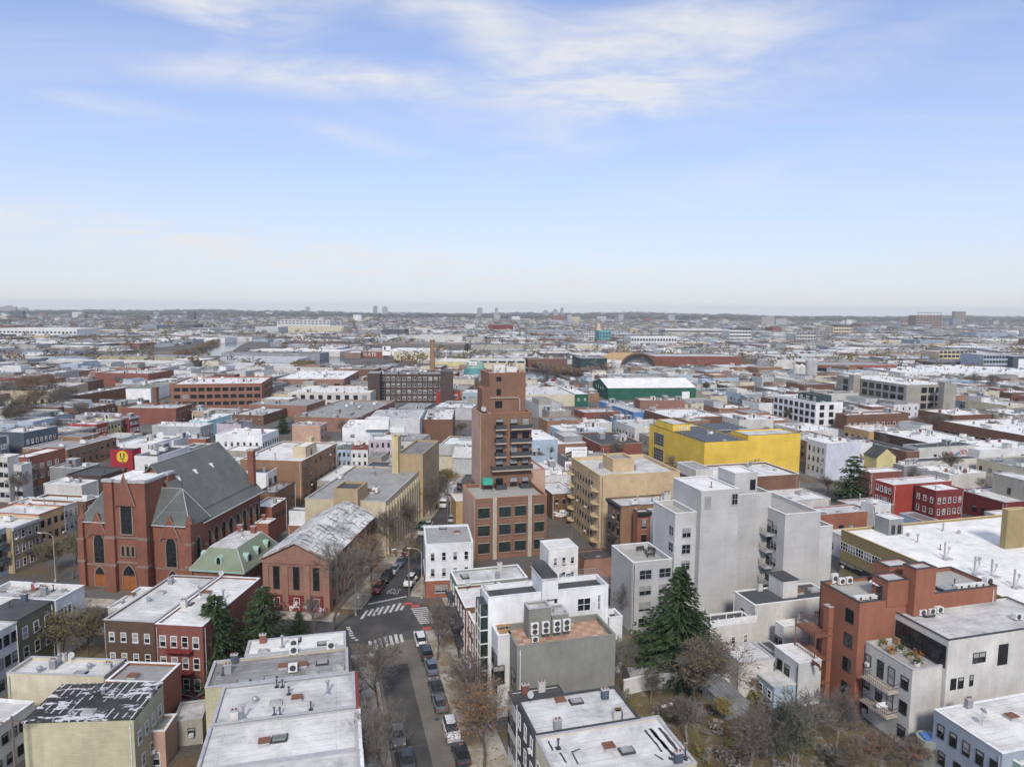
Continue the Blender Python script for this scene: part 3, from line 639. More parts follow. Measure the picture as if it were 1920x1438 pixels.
building('brown','row_house','brown shingled row house with four white windows per floor','row house',-5.5,-53.33,102.79,7.69,16.98,10.8,'brown_shingle','roof_white',par=0.25,cop='trim_grey',win=[('S',4,3,0.85,1.4,1.6,3.05,'dh',0.04,0.96)],items=[('roof_turbine',-2.48,6.14),('skylight',-1.59,1.64),('roof_turbine',-1.61,-1.44)],n=1)
building('redrow','row_house','red brick row house with red fire escape next to two conifers','row house',-5.5,-45.66,102.06,6.94,17.77,10.8,'brick_red','roof_white',par=0.25,win=[('S',4,3,0.95,1.7,1.3,3.1,'dh',0.03,0.97),('E',1,1,0.8,1.1,5.5,3,'dh',0.3,0.4)],items=[('chimney_white',-2.87,-2.77),('flat_skylight',-2.87,-1.73),('flue',-2.87,1.45),('roof_hatch',-1.99,2.16),('skylight',-1.1,0.11),('flue',1.6,0.42),('satellite_dish',-2.87,8.29)])
building('rowa','row_house','white roofed corner house beside the crosswalk,end of the left row','row house',14,-29.19,90.80,12.95,4.42,9.5,'white_siding','roof_bright',par=0.2,cop='trim_grey',win=[('E',2,3,0.9,1.6,1,3,'dh')],items=[('skylight',-4.19,-1.42),('flat_skylight',-0.29,1.21),('flat_skylight',3.49,-0.63),('chimney',-4.59,1.61),('flue',-1.89,-0.33)],cornice=('E','frame_dark'))
building('rowb','row_house','row house with dirty black cluttered roof in the left row','row house',14,-29.46,84.75,16.87,6.62,9.4,'yellow_siding','roof_worn',par=0.25,cop='trim_grey',win=[('E',3,3,0.9,1.6,1,3,'dh')],items=[('flat_skylight',-4.11,-2.71),('flat_skylight',-0.99,-2.71),('chimney_dark',-5.9,2.71),('vent_pipe',-6.86,-0.08),('roof_hatch',0.35,-0.12),('skylight',4.06,-2.71),('skylight',7.23,-1.94),('roof_hatch',2.76,-0.26),('flat_skylight',5.18,0.02),('chimney_grey',-6.33,0.2)],cornice=('E','frame_dark'))
building('rowc','row_house','row house with smooth pale grey roof and red hatch in the left row','row house',14,-26.26,77.77,15.48,8.08,9.4,'grey_mid','roof_silver',par=0.22,cop='trim_grey',win=[('E',3,3,0.9,1.6,1,3,'dh')],items=[('roof_turbine',-3.65,-0.03),('skylight',-1.26,-0.94),('roof_hatch',1.08,-0.61),('flue',-4.54,-3.16),('vent_pipe',-1.24,-3.29),('vent_pipe',-0.61,-3.44),('vent_pipe',2.74,-3.07),('flue',4.59,0.0),('vent_pipe',0.07,0.88),('chimney_white',-5.47,-3.26),('vent_pipe',-1.48,2.91),('vent_pipe',-0.81,2.75)],cornice=('E','trim_red'))
building('rowd','row_house','row house with brushed white roof and dark square skylight in the left row','row house',14,-24.43,70.22,15.79,7.77,9.2,'grey','roof_white',par=0.2,cop='trim_grey',win=[('E',3,3,0.9,1.6,1,3,'dh')],items=[('flat_skylight',-0.31,-0.07),('flat_skylight',-0.24,0.15),('roof_hatch',-1.76,-0.45)],cornice=('E','frame_white'))
building('rowe','row_house','nearest house of the left row with ribbed pale metal roof','row house',14,-22.29,62.61,15.43,7.73,9.2,'white_siding','roof_silver',par=0.1,cop='trim_grey',n=2,cornice=('E','frame_white'))
building('cornergrey','row_house','grey green corner house with flat silver roof by the crosswalk','row house',15.5,-3.77,114.64,12.10,6.15,10.2,'sage','roof_silver',par=0.3,win=[('W',3,3,0.9,1.6,1.2,3.1,'dh')],items=[('chimney_white',2.6,2.47)],n=2)
building('brownrow','row_house','brown brick walk-up with black fire escapes on the right kerb','row house',15.5,-4.38,107.03,7.55,8.48,9.8,'brick_brown','roof_white',par=0.4,win=[('W',4,3,0.9,1.7,1.2,3.0,'dh')],n=3)
building('orangerow','row_house','orange brick house with pale roof terrace next to glazed bay building','row house',15.5,-3.25,101.04,5.74,6.06,9.2,'brick_orange','roof_white',par=0.4,win=[('W',3,3,0.9,1.7,1.0,3.0,'dh')],n=1)
building('whitebay','apartment_building','white apartment block with tall glazed bay and black roof deck','apartment block',15.5,5.10,98.56,18.28,4.46,14.8,'white_clean','roof_dark',par=0.7,win=[('S',1,1,2.1,2.0,11.3,3,'gw',0.72,0.86),('S',1,1,0.5,2.4,11.2,3,'gw',0.9,0.94),('S',1,1,0.4,0.9,13.0,1,'slot',0.53,0.57)],vols=[(-0.15,-0.2,2.36,5.32,13.9,16.8,'white_clean','roof_silver',0.0,None,(),'bulkhead'),(11.13,0.68,2.17,2.87,-0.3,9.0,'white_clean','roof_dark',0.7,'trim_white',(),'side_wing')])
building('greyac','apartment_building','warm grey block with tiled roof terrace and four fan units','apartment block',15.5,6.74,91.06,13.85,6.60,11.6,'grey_warm','terrace_tiles',par=0.75,cop='grey_warm',vols=[(-7.66,2.11,1.85,3.5,-0.3,11.6,'white','terrace_tiles',0.6,'trim_white',(('W',2,2,1.3,2.2,3.2,3.2,'dk'),),'side_wing'),(-7.01,2.29,2.11,3.4,-0.3,5.4,'white','deck',0.6,'trim_white',(),'balcony_block'),(-2.81,1.09,3.17,2.3,10.8,15.0,'grey_warm','roof_silver',0.25,'trim_grey',(),'stair_bulkhead'),(0.1,1.44,2.45,3.04,10.8,13.8,'grey_warm','roof_silver',0.2,'trim_grey',(),'stair_bulkhead')],items=[('skylight',0.26,1.41,13.6)])
building('darksmall','row_house','narrow white fronted house with black roof below grey blank wall','row house',15.5,3.46,79.58,6.49,3.72,8.6,'white','roof_dark',par=0.15,cop='trim_dark',win=[('W',3,2,0.9,1.6,2.0,3.0,'dk')],items=[('chimney',-1.26,1.26),('chimney_white',0.83,1.26)])
building('darkgrey','row_house','dark grey clapboard house with smooth pale grey roof','row house',15.5,7.81,75.44,12.40,6.99,9.5,'grey_dark','roof_silver',par=0.12,cop='trim_dark',win=[('W',3,3,0.9,1.8,0.8,3.0,'dh')],items=[('chimney_grey',-3.42,-2.89),('chimney_dark',3.83,-2.89),('chimney_white',3.63,-2.89),('satellite_dish',-4.81,2.82),('flat_skylight',0.46,1.62),('chimney_dark',4.03,1.43),('roof_hatch',-1.38,1.92)])
building('annex','house_extension','low flat roofed extension at the back of the dark grey house','extension',15.5,16.42,76.57,3.07,1.62,7.4,'white','roof_silver',par=0.1,cop='trim_grey')
building('creamh','row_house','cream house with white roof striped by black tar patches','row house',15.5,10.94,68.02,14.47,8.37,9.6,'cream','roof_white',par=0.15,cop='trim_grey',win=[('W',4,2,0.9,1.7,2.6,3.0,'dh')],items=[('roof_hatch',-0.4,0.42),('chimney_dark',5.53,-3.49),('vent_pipe',6.64,-2.94),('flat_skylight',1.24,-0.45)],n=1)
building('white3','corner_building','white three storey corner building with brick ground floor beside the white car','corner building',9,-12.64,134.65,9.15,11.55,10.6,'white_clean','roof_grey',par=0.35,win=[('S',4,2,0.85,1.7,4.2,3.1,'dh',0.03,0.97)],items=[('roof_hatch',2.0,1.0),('flat_skylight',-0.63,4.56)])
building('tanbox','garage','tan walled garage with pale roof left of the brick tower','garage',15.5,-13.34,177.10,3.60,7.27,6.5,'tan_brick','roof_bright',par=0.2)
building('shutter','row_house','small white house with black shutters in front of the brick tower','row house',15.5,9.73,136.15,6.21,5.66,8.2,'white_clean','roof_bright',par=0.1,win=[('S',3,2,0.8,1.5,2.0,3.0,'dh',0.08,0.95)])
building('darklot','low_shed','low black roofed shed with brown wall beside the grey apartment block','shed',15.5,17.52,141.76,6.31,5.25,4.2,'brick_rose','roof_dark',par=0.3,cop='trim_dark',n=1)
building('tancourt','low_building','low tan building with tagged brown court wall behind brick tower','low building',15.5,12.44,186.01,6.64,12.53,7,'brick_brown','roof_white',par=0.2,win=[('S',3,2,0.9,1.3,1.2,3,'br')],n=2)
building('greyapt','apartment_building','pale grey stepped apartment block with blank stair towers beside the big spruce','apartment block',15.5,23.19,119.44,7.36,9.05,12.6,'grey_panel','deck',par=0.9,win=[('S',1,4,2.3,1.7,0.9,2.85,'grey',0.22,0.42),('S',1,4,2.3,1.7,0.9,2.85,'grey',0.72,0.92)],vols=[(6.05,-0.5,4.1,8,-0.3,20.6,'grey_panel','deck',0.9,'trim_white',(('W',1,3,1.6,1.7,10.6,2.9,'grey',0.8,0.92),('S',1,6,1.7,1.7,1.7,2.9,'grey',0.3,0.8)),'wing'),(11.8,-0.9,7.4,9.8,-0.3,24.6,'grey_panel','roof_bright',0.25,'trim_white',(('S',1,1,1.2,2.0,21.6,1,'grey',0.1,0.25),('S',1,1,1.2,2.0,21.8,1,'grey',0.82,0.95)),'stair_tower'),(19.1,-0.4,7.2,8.8,-0.3,23.2,'grey_panel','deck',0.6,'trim_white',(),'wing'),(18.2,-1.0,4.6,5.4,22,26.8,'grey_panel','roof_bright',0.2,'trim_white',(('S',1,1,1.1,1.9,23.6,1,'slot',0.7,0.9),),'bulkhead'),(25.8,-2.8,7.2,13.6,-0.3,20.6,'grey_panel','deck',0.8,'trim_white',(('W',1,6,1.7,1.7,1.6,2.95,'grey',0.7,0.9),),'wing'),(31.05,-3.45,3.3,10.9,-0.3,17.6,'grey_panel','deck',0.8,'trim_white',(),'wing')],items=[('chimney_white',7.35,4.95,19.7,0,1.6),('vent_pipe',11.74,-2.93,24.3)])
building('walkupa','row_house','old tan brick walk-up with fire escape behind the grey apartment block','row house',15.5,28.68,147.60,13.44,6.96,14.2,'brick_tan','roof_silver',par=0.3,cop='trim_dark',win=[('W',3,4,0.9,1.7,1.4,3.1,'br')],n=4,cornice=('W','frame_dark'))
building('walkupb','row_house','pale blue painted walk-up beside the tan brick walk-up','row house',15.5,28.71,144.19,5.26,3.00,13.6,'blue_grey','roof_silver',par=0.2,win=[('W',1,4,0.9,1.7,1.4,3.1,'dk',0.0,0.35)],n=1)
building('walkupc','row_house','narrow red brick house end with dark cornice beside grey apartment block','row house',15.5,27.19,140.45,2.93,2.20,14,'brick_orange','roof_silver',par=0.2,cop='trim_dark',win=[('S',1,4,1.1,1.9,1.2,3.1,'br',0.1,0.9)],cornice=('S','frame_dark'))
building('beige','apartment_building','beige brick apartment block with curved balconies and beige roof bulkhead','apartment block',14,27.70,168.26,20.17,20.14,17.6,'beige_brick','roof_silver',par=0.8,cop='trim_buff',win=[('W',8,5,0.8,1.5,1.6,3.0,'br',0.03,0.8)],vols=[(-2.02,-1.41,5.49,6.59,16.0,20.0,'beige_brick','roof_grey',0.5,'trim_buff',(),'bulkhead')],n=4)
building('yellow','warehouse','bright yellow windowless warehouse with rows of solar panels','warehouse',16.5,63.49,235.97,16.06,36.94,14.2,'yellow','roof_silver',par=0.45,cop='trim_dark',vols=[(23.44,-6.37,20.85,9.96,-0.3,14.2,'yellow','roof_silver',0.45,'trim_dark',(),'wing'),(-4.28,8.39,6.78,12.37,13,16.5,'yellow','roof_silver',0.2,'trim_dark',(('S',4,1,0.5,1.4,14.4,1,'wg',0.3,0.9),),'bulkhead')])
building('underyellow','low_building','brown brick building with pale patched roof below the yellow warehouse','low building',15.5,64.64,193.87,28.74,15.76,10.4,'brick_brown','roof_white',win=[('W',4,3,0.9,1.4,1.2,3,'br')],vols=[(-13.8,0.32,5.19,10.41,9.8,12.4,'offwhite','roof_grey',0.2,'trim_white',(),'bulkhead')],items=[('skylight',-6.19,-2.64),('skylight',11.67,4.2),('skylight',6.22,5.51)],n=4)
building('creamlow','low_building','cream low building with brown doors behind the grey stair towers','low building',15.5,77.96,201.09,11.11,7.93,6,'cream','roof_grey',par=0.3,win=[('S',4,1,1.0,1.8,2.6,1,'br')],n=2)
building('skylit','low_building','low flat roofed building with large pyramid skylight right of grey block','low building',15.5,77.40,183.73,12.34,11.08,6.2,'offwhite','roof_white',par=0.3,cop='trim_grey',items=[('skylight',2.41,0.89,None,0,2.2)],n=2)
building('orangelow','low_building','long orange brick single storey building beyond the grey block','low building',15.5,82.32,170.44,15.02,6.30,6,'brick_orange','roof_silver',par=0.3,cop='trim_grey',win=[('S',3,1,1.6,1.8,1.2,1,'dk',0.1,0.7)],n=4)
building('whiteshed','low_building','small pale grey two storey house right of the orange brick building','low building',15.5,91.56,169.91,5.15,4.18,8,'white','roof_white',par=0.4,win=[('S',3,1,0.8,1.4,4.6,1,'br')],n=2)
building('orange','apartment_building','terracotta stucco apartment block with stepped roof and balconies','apartment block',15.5,57.63,96.89,23.81,7.72,16.2,'terracotta','deck',cop='trim_dark',win=[('W',1,4,1.5,1.9,2.2,3.5,'slot',0.7,0.86)],vols=[(-2.42,-3.99,3.42,2.25,14,20.6,'terracotta','roof_silver',0.15,'trim_dark',(),'bulkhead'),(-5.79,-2.6,3.6,2.83,15.2,18.8,'terracotta','roof_silver',0.15,'trim_dark',(('W',1,1,1.0,2.0,15.8,1,'door',0.3,0.7),),'roof_hut'),(-2.17,0.49,4.55,2.85,14.6,19.4,'terracotta','roof_silver',0.2,'trim_dark',(),'bulkhead'),(-11.36,1.41,2.66,1.12,-0.3,13.6,'terracotta','roof_bright',0.1,'trim_grey',(),'turret')],items=[('flat_skylight',-2.88,-2.47,15.8,0,1.6),('flat_skylight',4.19,-2.43,15.8,0,1.6),('vent_pipe',6.98,-1.3)])
building('whiter','apartment_building','white stucco apartment block with planted roof terrace and black framed windows','apartment block',15.5,52.21,87.42,5.66,8.01,10.6,'offwhite','deck',par=0.7,cop='trim_grey',win=[('W',1,3,1.0,1.6,0.9,3.3,'dk',0.04,0.18),('W',2,2,1.1,2.4,3.6,3.3,'dk',0.26,0.72),('W',1,3,1.2,1.7,0.9,3.3,'dk',0.78,0.96)],vols=[(11.93,-0.24,20.09,8.73,-0.3,14.2,'offwhite','roof_silver',0.3,'trim_dark',(('W',2,1,4.2,2.9,10.4,1,'big',0.08,0.95),('S',1,1,2.1,1.4,10.6,1,'dkp',0.2,0.31),('S',1,1,0.9,1.5,7.5,1,'dk',0.03,0.09),('S',1,1,0.9,1.5,7.5,1,'dk',0.09,0.15),('S',1,1,0.6,1.5,7.6,1,'dk',0.18,0.23),('S',1,1,1.6,2.8,9.8,1,'slot',0.4,0.5),('S',1,1,1.3,1.7,8.0,1,'dk',0.66,0.74)),'upper_block')],items=[('flat_skylight',5.72,2.3,14.0)])
building('bluegrey','row_house','low pale blue grey clapboard house with silver roof in the lower corner','row house',15.5,60.55,77.47,16.36,8.75,7.4,'blue_grey','roof_white',par=0.1,win=[('W',5,1,0.95,1.7,4.4,3,'dk',0.03,1.0),('W',4,1,0.95,1.7,1.2,3,'dk',0.05,1.0)],items=[('satellite_dish',-5.4,0.48),('roof_hatch',-0.72,0.63),('chimney_grey',-3.64,3.77)],n=1)
building('greenext','house_extension','pale green walled extension with tarpaulin at the lower right corner','extension',15.5,57.40,72.51,4.48,2.61,6.4,'mint','roof_white',par=0.2)
building('school','school_building','khaki school with huge white roof,roof masts and ribbon windows','school',15.5,107.32,130.59,65.40,43.59,9.6,'khaki','roof_bright',par=0.45,cop='trim_buff',win=[('W',9,1,2.2,1.7,5.4,1,'wg',0.0,0.45),('W',9,1,2.2,1.6,1.6,1,'dk',0.0,0.45)],vols=[(-6.73,5.05,4.88,1.21,8.8,17,'khaki','roof_grey',0.2,'trim_buff',(),'stack'),(-23.4,18.83,3.72,3.81,8.8,12.6,'grey_mid','roof_bright',0.1,'trim_white',(('S',2,1,0.9,1.9,9.4,1,'door',0.1,0.95),),'plant_room')],items=[('roof_turbine',-21.45,15.62),('flue',-11.27,16.69),('roof_turbine',-9.51,14.41),('flue',-22.69,12.06),('roof_turbine',-20.11,0.53),('vent_pipe',-21.95,7.4)])
building('blackroof','row_house','cream house with black flat roof and little white roof hut','row house',15.5,45.70,111.62,15.10,5.87,8.4,'offwhite','roof_dark',par=0.12,win=[('W',1,1,0.9,1.5,5,1,'dk',0.3,0.6)],vols=[(0.12,0.46,2.8,3.8,8.2,11.2,'white','roof_dark',0.0,None,(),'roof_hut')],items=[('skylight',5.84,0.02,None,0,1.2),('chimney_white',-3.01,2.33),('roof_hatch',2.6,-0.25,None,0,1.3)])
building('deckhouse','row_house','low cream house with white railed roof deck right of the spruce','row house',15.5,34.61,106.56,8.38,4.17,6.2,'offwhite','roof_dark',par=0.15,win=[('S',3,1,0.8,1.4,3.0,1,'dh',0.1,0.9)])
building('paleroof','garage','cream garage with pale sloping roof beside the backyard trees','garage',15.5,34.99,97.76,5.73,5.47,5.2,'offwhite','roof_silver',par=0.08,cop='trim_grey')
building('darkflat','low_shed','small black flat roofed shed behind the cream garage','shed',15.5,39.98,101.53,2.00,3.60,4.2,'offwhite','roof_dark',par=0.1,cop='trim_grey')
building('whitehut','row_house','white clapboard back house on red base beside rusty balconies','row house',15.5,41.45,95.28,3.77,5.33,6.4,'white_siding','roof_white',par=0.05,win=[('W',2,1,1.1,1.6,3.4,1,'dk',0.1,0.7)])
building('whitehut2','row_house','white house with dirty white roof beside the black roofed house','row house',15.5,44.55,104.75,4.92,2.00,6.6,'white','roof_white',par=0.15,win=[('W',2,1,0.8,1.4,3.2,1,'dk')],items=[('chimney_white',1.86,0.4)])
building('leanto','lean_to','pale blue lean-to with mossy grey roof by the backyard fence','lean-to',15.5,37.96,93.80,3.55,3.88,3.2,'pale_blue','roof_silver',par=0,cop=None,win=[('W',2,1,0.9,1.2,1.2,1,'dh')])
building('redone','row_house','red painted house with arched white windows beside the pine','row house',15.5,111.13,187.85,19.76,6.24,9.4,'red_paint','roof_bright',par=0.2,win=[('W',4,3,0.9,1.6,0.9,2.9,'dh',0.03,0.97)],n=3)
building('redtwo','row_house','maroon corner house with three pairs of white windows','row house',15.5,114.25,181.28,9.04,6.72,9.2,'maroon','roof_bright',par=0.25,cop='trim_red',win=[('W',3,2,0.9,1.5,2.8,3,'dh',0.03,0.97),('S',5,2,0.9,1.5,2.8,3,'dh',0.03,0.97)],n=2)
building('maroonlow','low_building','maroon walled low building with wide white roof beside the maroon corner house','low building',15.5,133.27,185.66,12.39,14.24,6.2,'maroon','roof_white',par=0.3,cop='trim_grey',win=[('W',3,1,1.4,1.6,1.5,1,'dk',0.3,0.9)],n=7)
building('concretehouse','low_building','bare concrete two storey building at the right edge','low building',15.5,138.18,184.75,6.85,9.87,11.4,'concrete','roof_white',par=0.2,cop='trim_grey',win=[('W',1,2,1.0,1.8,3.2,3.4,'slot',0.4,0.6)],n=1)
building('redback','row_house','red brick house with white roof behind the pine','row house',15.5,111.74,206.20,11.36,4.93,8,'brick_red','roof_bright',par=0.2,n=1)
building('lavender','apartment_building','pale lavender blank sided block with eight arched windows on its narrow front','apartment block',15.5,108.78,230.98,13.47,9.51,12.4,'lavender','roof_bright',par=0.2,win=[('W',4,3,0.8,1.7,2.2,3.3,'br',0.04,0.96)],n=3)
building('lavannex','low_building','low white block attached to the lavender block','low building',15.5,123.09,241.90,6.10,5.45,10,'white','roof_white',par=0.4,n=1)
building('graffiti','low_building','white low building with colourful spray painted wall and black roof','low building',15.5,158.19,253.05,25.78,7.02,7,'offwhite','roof_dark',par=0.2,cop='trim_grey',win=[('S',1,1,1.2,1.3,3,1,'slot',0.25,0.35)])
building('blackshed','warehouse','wide black roofed warehouse behind the yellow gabled house','warehouse',15.5,138.93,257.63,5.69,30.37,6.4,'brick_brown','roof_dark',par=0.3,cop='trim_grey',n=1)
building('lowgrey','low_building','long pale low shed with black roof below the spray painted wall','low building',15.5,152.96,241.64,27.92,5.25,4.2,'offwhite','roof_dark',par=0.2)
building('lowgrey2','low_building','flat grey roofed shed with glass panels beside the white vaulted roof','low building',15.5,134.17,230.29,8.01,4.46,4.6,'grey_mid','roof_silver',par=0.2,n=4)
building('vault','low_building','low white roofed workshop behind the maroon houses','low building',15.5,138.82,221.27,11.38,7.82,5.2,'offwhite','roof_bright',par=0.3,n=2)
building('longwhite','warehouse','wide white roofed warehouse beside the bare concrete building','warehouse',15.5,141.87,215.64,14.45,6.13,5.6,'offwhite','roof_bright',par=0.25,n=5)
building('slatea','row_house','dark slate painted row house at the left end of the terrace','row house',-11,-176.19,229.65,13.00,2.41,12,'slate_blue','roof_white',par=0.4,cop='trim_grey',win=[('E',2,3,0.85,1.6,1.2,3.3,'dh',0.04,0.96)],n=3,group='terrace of coloured row houses')
building('rowwhite','row_house','white fronted row house between slate blue houses','row house',-11,-179.98,240.12,13.00,5.93,10.8,'white','roof_white',par=0.4,cop='trim_grey',win=[('E',4,3,0.85,1.6,1.2,3.3,'dh',0.04,0.96)],n=3,group='terrace of coloured row houses')
building('slateb','row_house','wide slate blue row house with seven bays','row house',-11,-173.01,243.60,13.00,14.08,12,'slate_blue','roof_white',par=0.4,cop='trim_grey',win=[('E',7,3,0.85,1.6,1.2,3.3,'dh',0.04,0.96)],n=3,group='terrace of coloured row houses')
building('reda','row_house','red brick row house beside the slate blue house','row house',-11,-171.81,253.30,12.00,6.17,9,'brick_orange','roof_white',par=0.4,cop='trim_grey',win=[('E',4,2,0.8,1.5,3.4,2.9,'dh',0.04,0.96),('E',3,1,1.2,2.0,0.4,1,'dk',0.05,0.95)],n=2,group='terrace of coloured row houses',cornice=('E','trim_grey'))
building('sagea','row_house','sage grey row house left of the mid grey one','row house',-11,-170.55,259.31,12.00,6.08,9,'sage','roof_white',par=0.4,cop='trim_grey',win=[('E',4,2,0.8,1.5,3.4,2.9,'dh',0.04,0.96),('E',3,1,1.2,2.0,0.4,1,'dk',0.05,0.95)],n=2,group='terrace of coloured row houses',cornice=('E','trim_grey'))
building('greya','row_house','mid grey row house with dark windows','row house',-11,-169.19,265.55,12.00,6.65,9,'grey_mid','roof_white',par=0.4,cop='trim_grey',win=[('E',4,2,0.8,1.5,3.4,2.9,'dk',0.04,0.96),('E',3,1,1.2,2.0,0.4,1,'dk',0.05,0.95)],n=2,group='terrace of coloured row houses',cornice=('E','trim_grey'))
building('maroona','row_house','dark red row house left of the pale yellow one','row house',-11,-167.88,271.51,12.00,6.58,9.6,'red_paint','roof_white',par=0.4,cop='trim_grey',win=[('E',4,2,0.8,1.5,3.4,2.9,'dh',0.04,0.96),('E',3,1,1.2,2.0,0.4,1,'dk',0.05,0.95)],n=2,group='terrace of coloured row houses',cornice=('E','trim_red'))
building('yellowa','row_house','pale yellow row house in the coloured terrace','row house',-11,-167.72,279.88,12.00,7.77,9.4,'pale_yellow','roof_white',par=0.4,cop='trim_grey',win=[('E',4,2,0.8,1.5,3.4,2.9,'dk',0.04,0.96),('E',3,1,1.2,2.0,0.4,1,'dk',0.05,0.95)],n=2,group='terrace of coloured row houses',cornice=('E','trim_grey'))
building('orangea','row_house','orange brick row house right of the pale yellow one','row house',-11,-167.63,286.43,12.00,5.12,9.4,'brick_orange','roof_white',par=0.4,cop='trim_grey',win=[('E',4,2,0.8,1.5,3.4,2.9,'dk',0.04,0.96),('E',3,1,1.2,2.0,0.4,1,'dk',0.05,0.95)],n=2,group='terrace of coloured row houses',cornice=('E','trim_grey'))
building('maroonb','row_house','dark red row house at the far end of the terrace','row house',-11,-164.83,289.70,12.00,5.64,9.4,'maroon','roof_white',par=0.4,cop='trim_grey',win=[('E',4,2,0.8,1.5,3.4,2.9,'dh',0.04,0.96),('E',3,1,1.2,2.0,0.4,1,'dk',0.05,0.95)],n=2,group='terrace of coloured row houses',cornice=('E','trim_grey'))
building('aptwhite','apartment_building','white apartment house at left edge with brown windows','apartment block',-6.5,-143.82,193.82,4.75,3.75,13,'offwhite','roof_bright',par=0.4,win=[('S',3,4,1.3,1.4,1.4,2.9,'dk')])
building('aptwhite2','apartment_building','lower white apartment wing left of the balconied brick house','apartment block',-6.5,-140.16,195.12,2.54,3.69,10.4,'offwhite','roof_silver',par=0.4,win=[('S',2,3,1.3,1.4,1.4,2.9,'dk')])
building('balconybrick','apartment_building','orange brick apartment house with corner balconies and bright white roof','apartment block',-8,-149.00,214.46,6.52,14.81,9.6,'brick_orange','roof_bright',par=0.4,cop='trim_red',win=[('E',4,2,1.3,1.3,2.4,3.2,'pair',0.05,0.85),('S',2,2,1.2,1.3,2.4,3.2,'pair')],n=3)
building('blueh','row_house','pale blue house with black fire escape at the left edge','row house',-8,-110.88,138.41,13.00,3.22,9.8,'pale_blue','roof_white',par=0.3,win=[('E',3,3,0.9,1.6,1,3,'dk')],n=1)
building('tanh','row_house','tan house with fire escape between pale blue and orange houses','row house',-8,-108.76,143.23,13.00,6.92,9.8,'tan','roof_white',par=0.3,win=[('E',4,3,0.9,1.6,1,3,'dh')],n=3,cornice=('E','trim_grey'))
building('peachh','row_house','light orange house with red window frames left of the church','row house',-8,-107.89,150.25,13.00,7.25,10.4,'peach','roof_white',par=0.3,cop='trim_red',win=[('E',4,3,0.9,1.5,1.4,3,'dk')],n=2)
building('creamh2','row_house','cream row house next to the left gable of the church','row house',-8,-108.44,157.70,14.00,5.62,10,'offwhite','roof_white',win=[('E',4,3,0.9,1.6,1.2,3,'dh')],n=4)
building('brickh2','row_house','dull brown brick house half hidden by the church','row house',-8,-105.95,161.37,14.00,4.81,10,'brick_brown','roof_bright',win=[('E',2,3,0.9,1.6,1.2,3,'dh')],n=2)
building('backwhite','low_building','white roofed back building below the wide black roof','low building',-8,-124.43,191.89,11.74,6.24,6,'offwhite','roof_white',par=0.3,n=3)
building('blackvault','low_building','wide black roof with pale worn patches beside the street','low building',-8,-126.42,207.67,11.71,11.18,5.4,'brick_dark','roof_dark',par=0.3,cop='trim_dark',n=2)
building('redwall','low_building','low shop with crimson end wall and yellow disc sign','low building',-6.5,-131.34,235.88,8.14,10.79,7.4,'red','roof_dark',par=0.4,cop='trim_dark',n=1)
building('modA','apartment_building','white modern block with row of rooftop fan units behind the church','apartment block',-6.5,-111.59,218.29,7.62,16.92,9.6,'white','roof_dark',win=[('S',1,1,1,2,5,1,'dk')],n=2)
building('modB','apartment_building','white gabled block with pale grey side behind the church ridge','apartment block',-6.5,-128.52,246.10,12.19,22.48,8.4,'white_clean','roof_bright',par=0.3,n=3)
building('modC','low_building','low white house with bright roofs behind the white modern block','low building',-6.5,-124.47,253.65,7.30,14.68,7.6,'white','roof_bright',par=0.4,n=4)
building('modD','low_building','white house with dark deck beside the church ridge','low building',-6.5,-109.33,234.73,7.35,13.81,7.6,'offwhite','roof_dark',par=0.4,n=2)
building('orangebox','low_shed','small orange clad rooftop shed behind the church ridge','shed',-6.5,-115.26,252.17,6.76,3.01,7.5,'brick_orange','roof_silver',par=0.2)
building('whitelong','apartment_building','long white two storey building above the church roof','apartment block',-6.5,-98.40,255.05,17.85,13.22,9.4,'white_clean','roof_bright',par=0.4,win=[('S',6,2,0.8,1.5,2.0,3.2,'br',0.15,0.95),('E',7,2,0.8,1.5,2.0,3.2,'br')],n=4)
building('bricktan','apartment_building','ochre brick apartment block with railed white roof behind the church','apartment block',-6.5,-66.38,205.99,18.19,27.33,12.6,'brick_tan','roof_white',par=0.4,win=[('E',7,4,1.0,1.4,1.2,2.9,'dk',0.03,0.97)],vols=[(5.89,-3.91,3.86,8.07,12,15.4,'sand','roof_bright',0.2,'trim_buff',(('E',1,1,0.8,1.9,12.4,1,'br'),),'bulkhead'),(5.39,1.73,1.37,2.16,12,16.6,'sand','roof_bright',0.2,'trim_buff',(),'stack')],n=4)
building('terrwhite','apartment_building','white block with black framed doors and dark roof right of the church','apartment block',-6.5,-69.47,191.06,6.55,9.68,10.4,'white_clean','roof_dark',win=[('E',3,1,1.5,2.2,6.4,1,'dk')],n=2)
building('brickdeck','apartment_building','brown brick block with green roof deck right of the church','apartment block',-6.5,-61.58,177.96,5.10,11.75,8.6,'brick_tan','roof_worn',cop='trim_dark',win=[('E',3,2,1.0,1.5,1.4,3.2,'dk')],n=4)
building('bricksm','low_building','small red brick parish house with white roof behind the church','low building',-6.5,-59.08,165.84,4.77,7.84,8,'brick_orange','roof_bright',par=0.3,win=[('E',5,1,0.5,1.2,4.6,1,'slot')],n=1)
building('bricksm2','low_building','lower brick annex with grey roof beside the copper mansard','low building',-6.5,-56.68,155.82,3.25,3.90,6.4,'brick_orange','roof_bright',par=0.2,items=[('chimney',-1.02,1.35)])
building('whitebrick','low_building','brick house topped by white panelled upper floor beside the temple front hall','low building',-6.5,-47.71,156.05,5.04,6.13,6.2,'brick_orange','roof_silver',par=0.2,win=[('S',1,1,1,1.7,2.8,1,'dh')],vols=[(0.0,-1.38,5.01,2.59,5.8,9.6,'white_clean','roof_silver',0.2,'trim_dark',(),'upper_floor'),(4.21,-1.03,0.84,4.74,5.8,8.8,'white_clean','roof_silver',0.2,'trim_white',(),'upper_floor')])
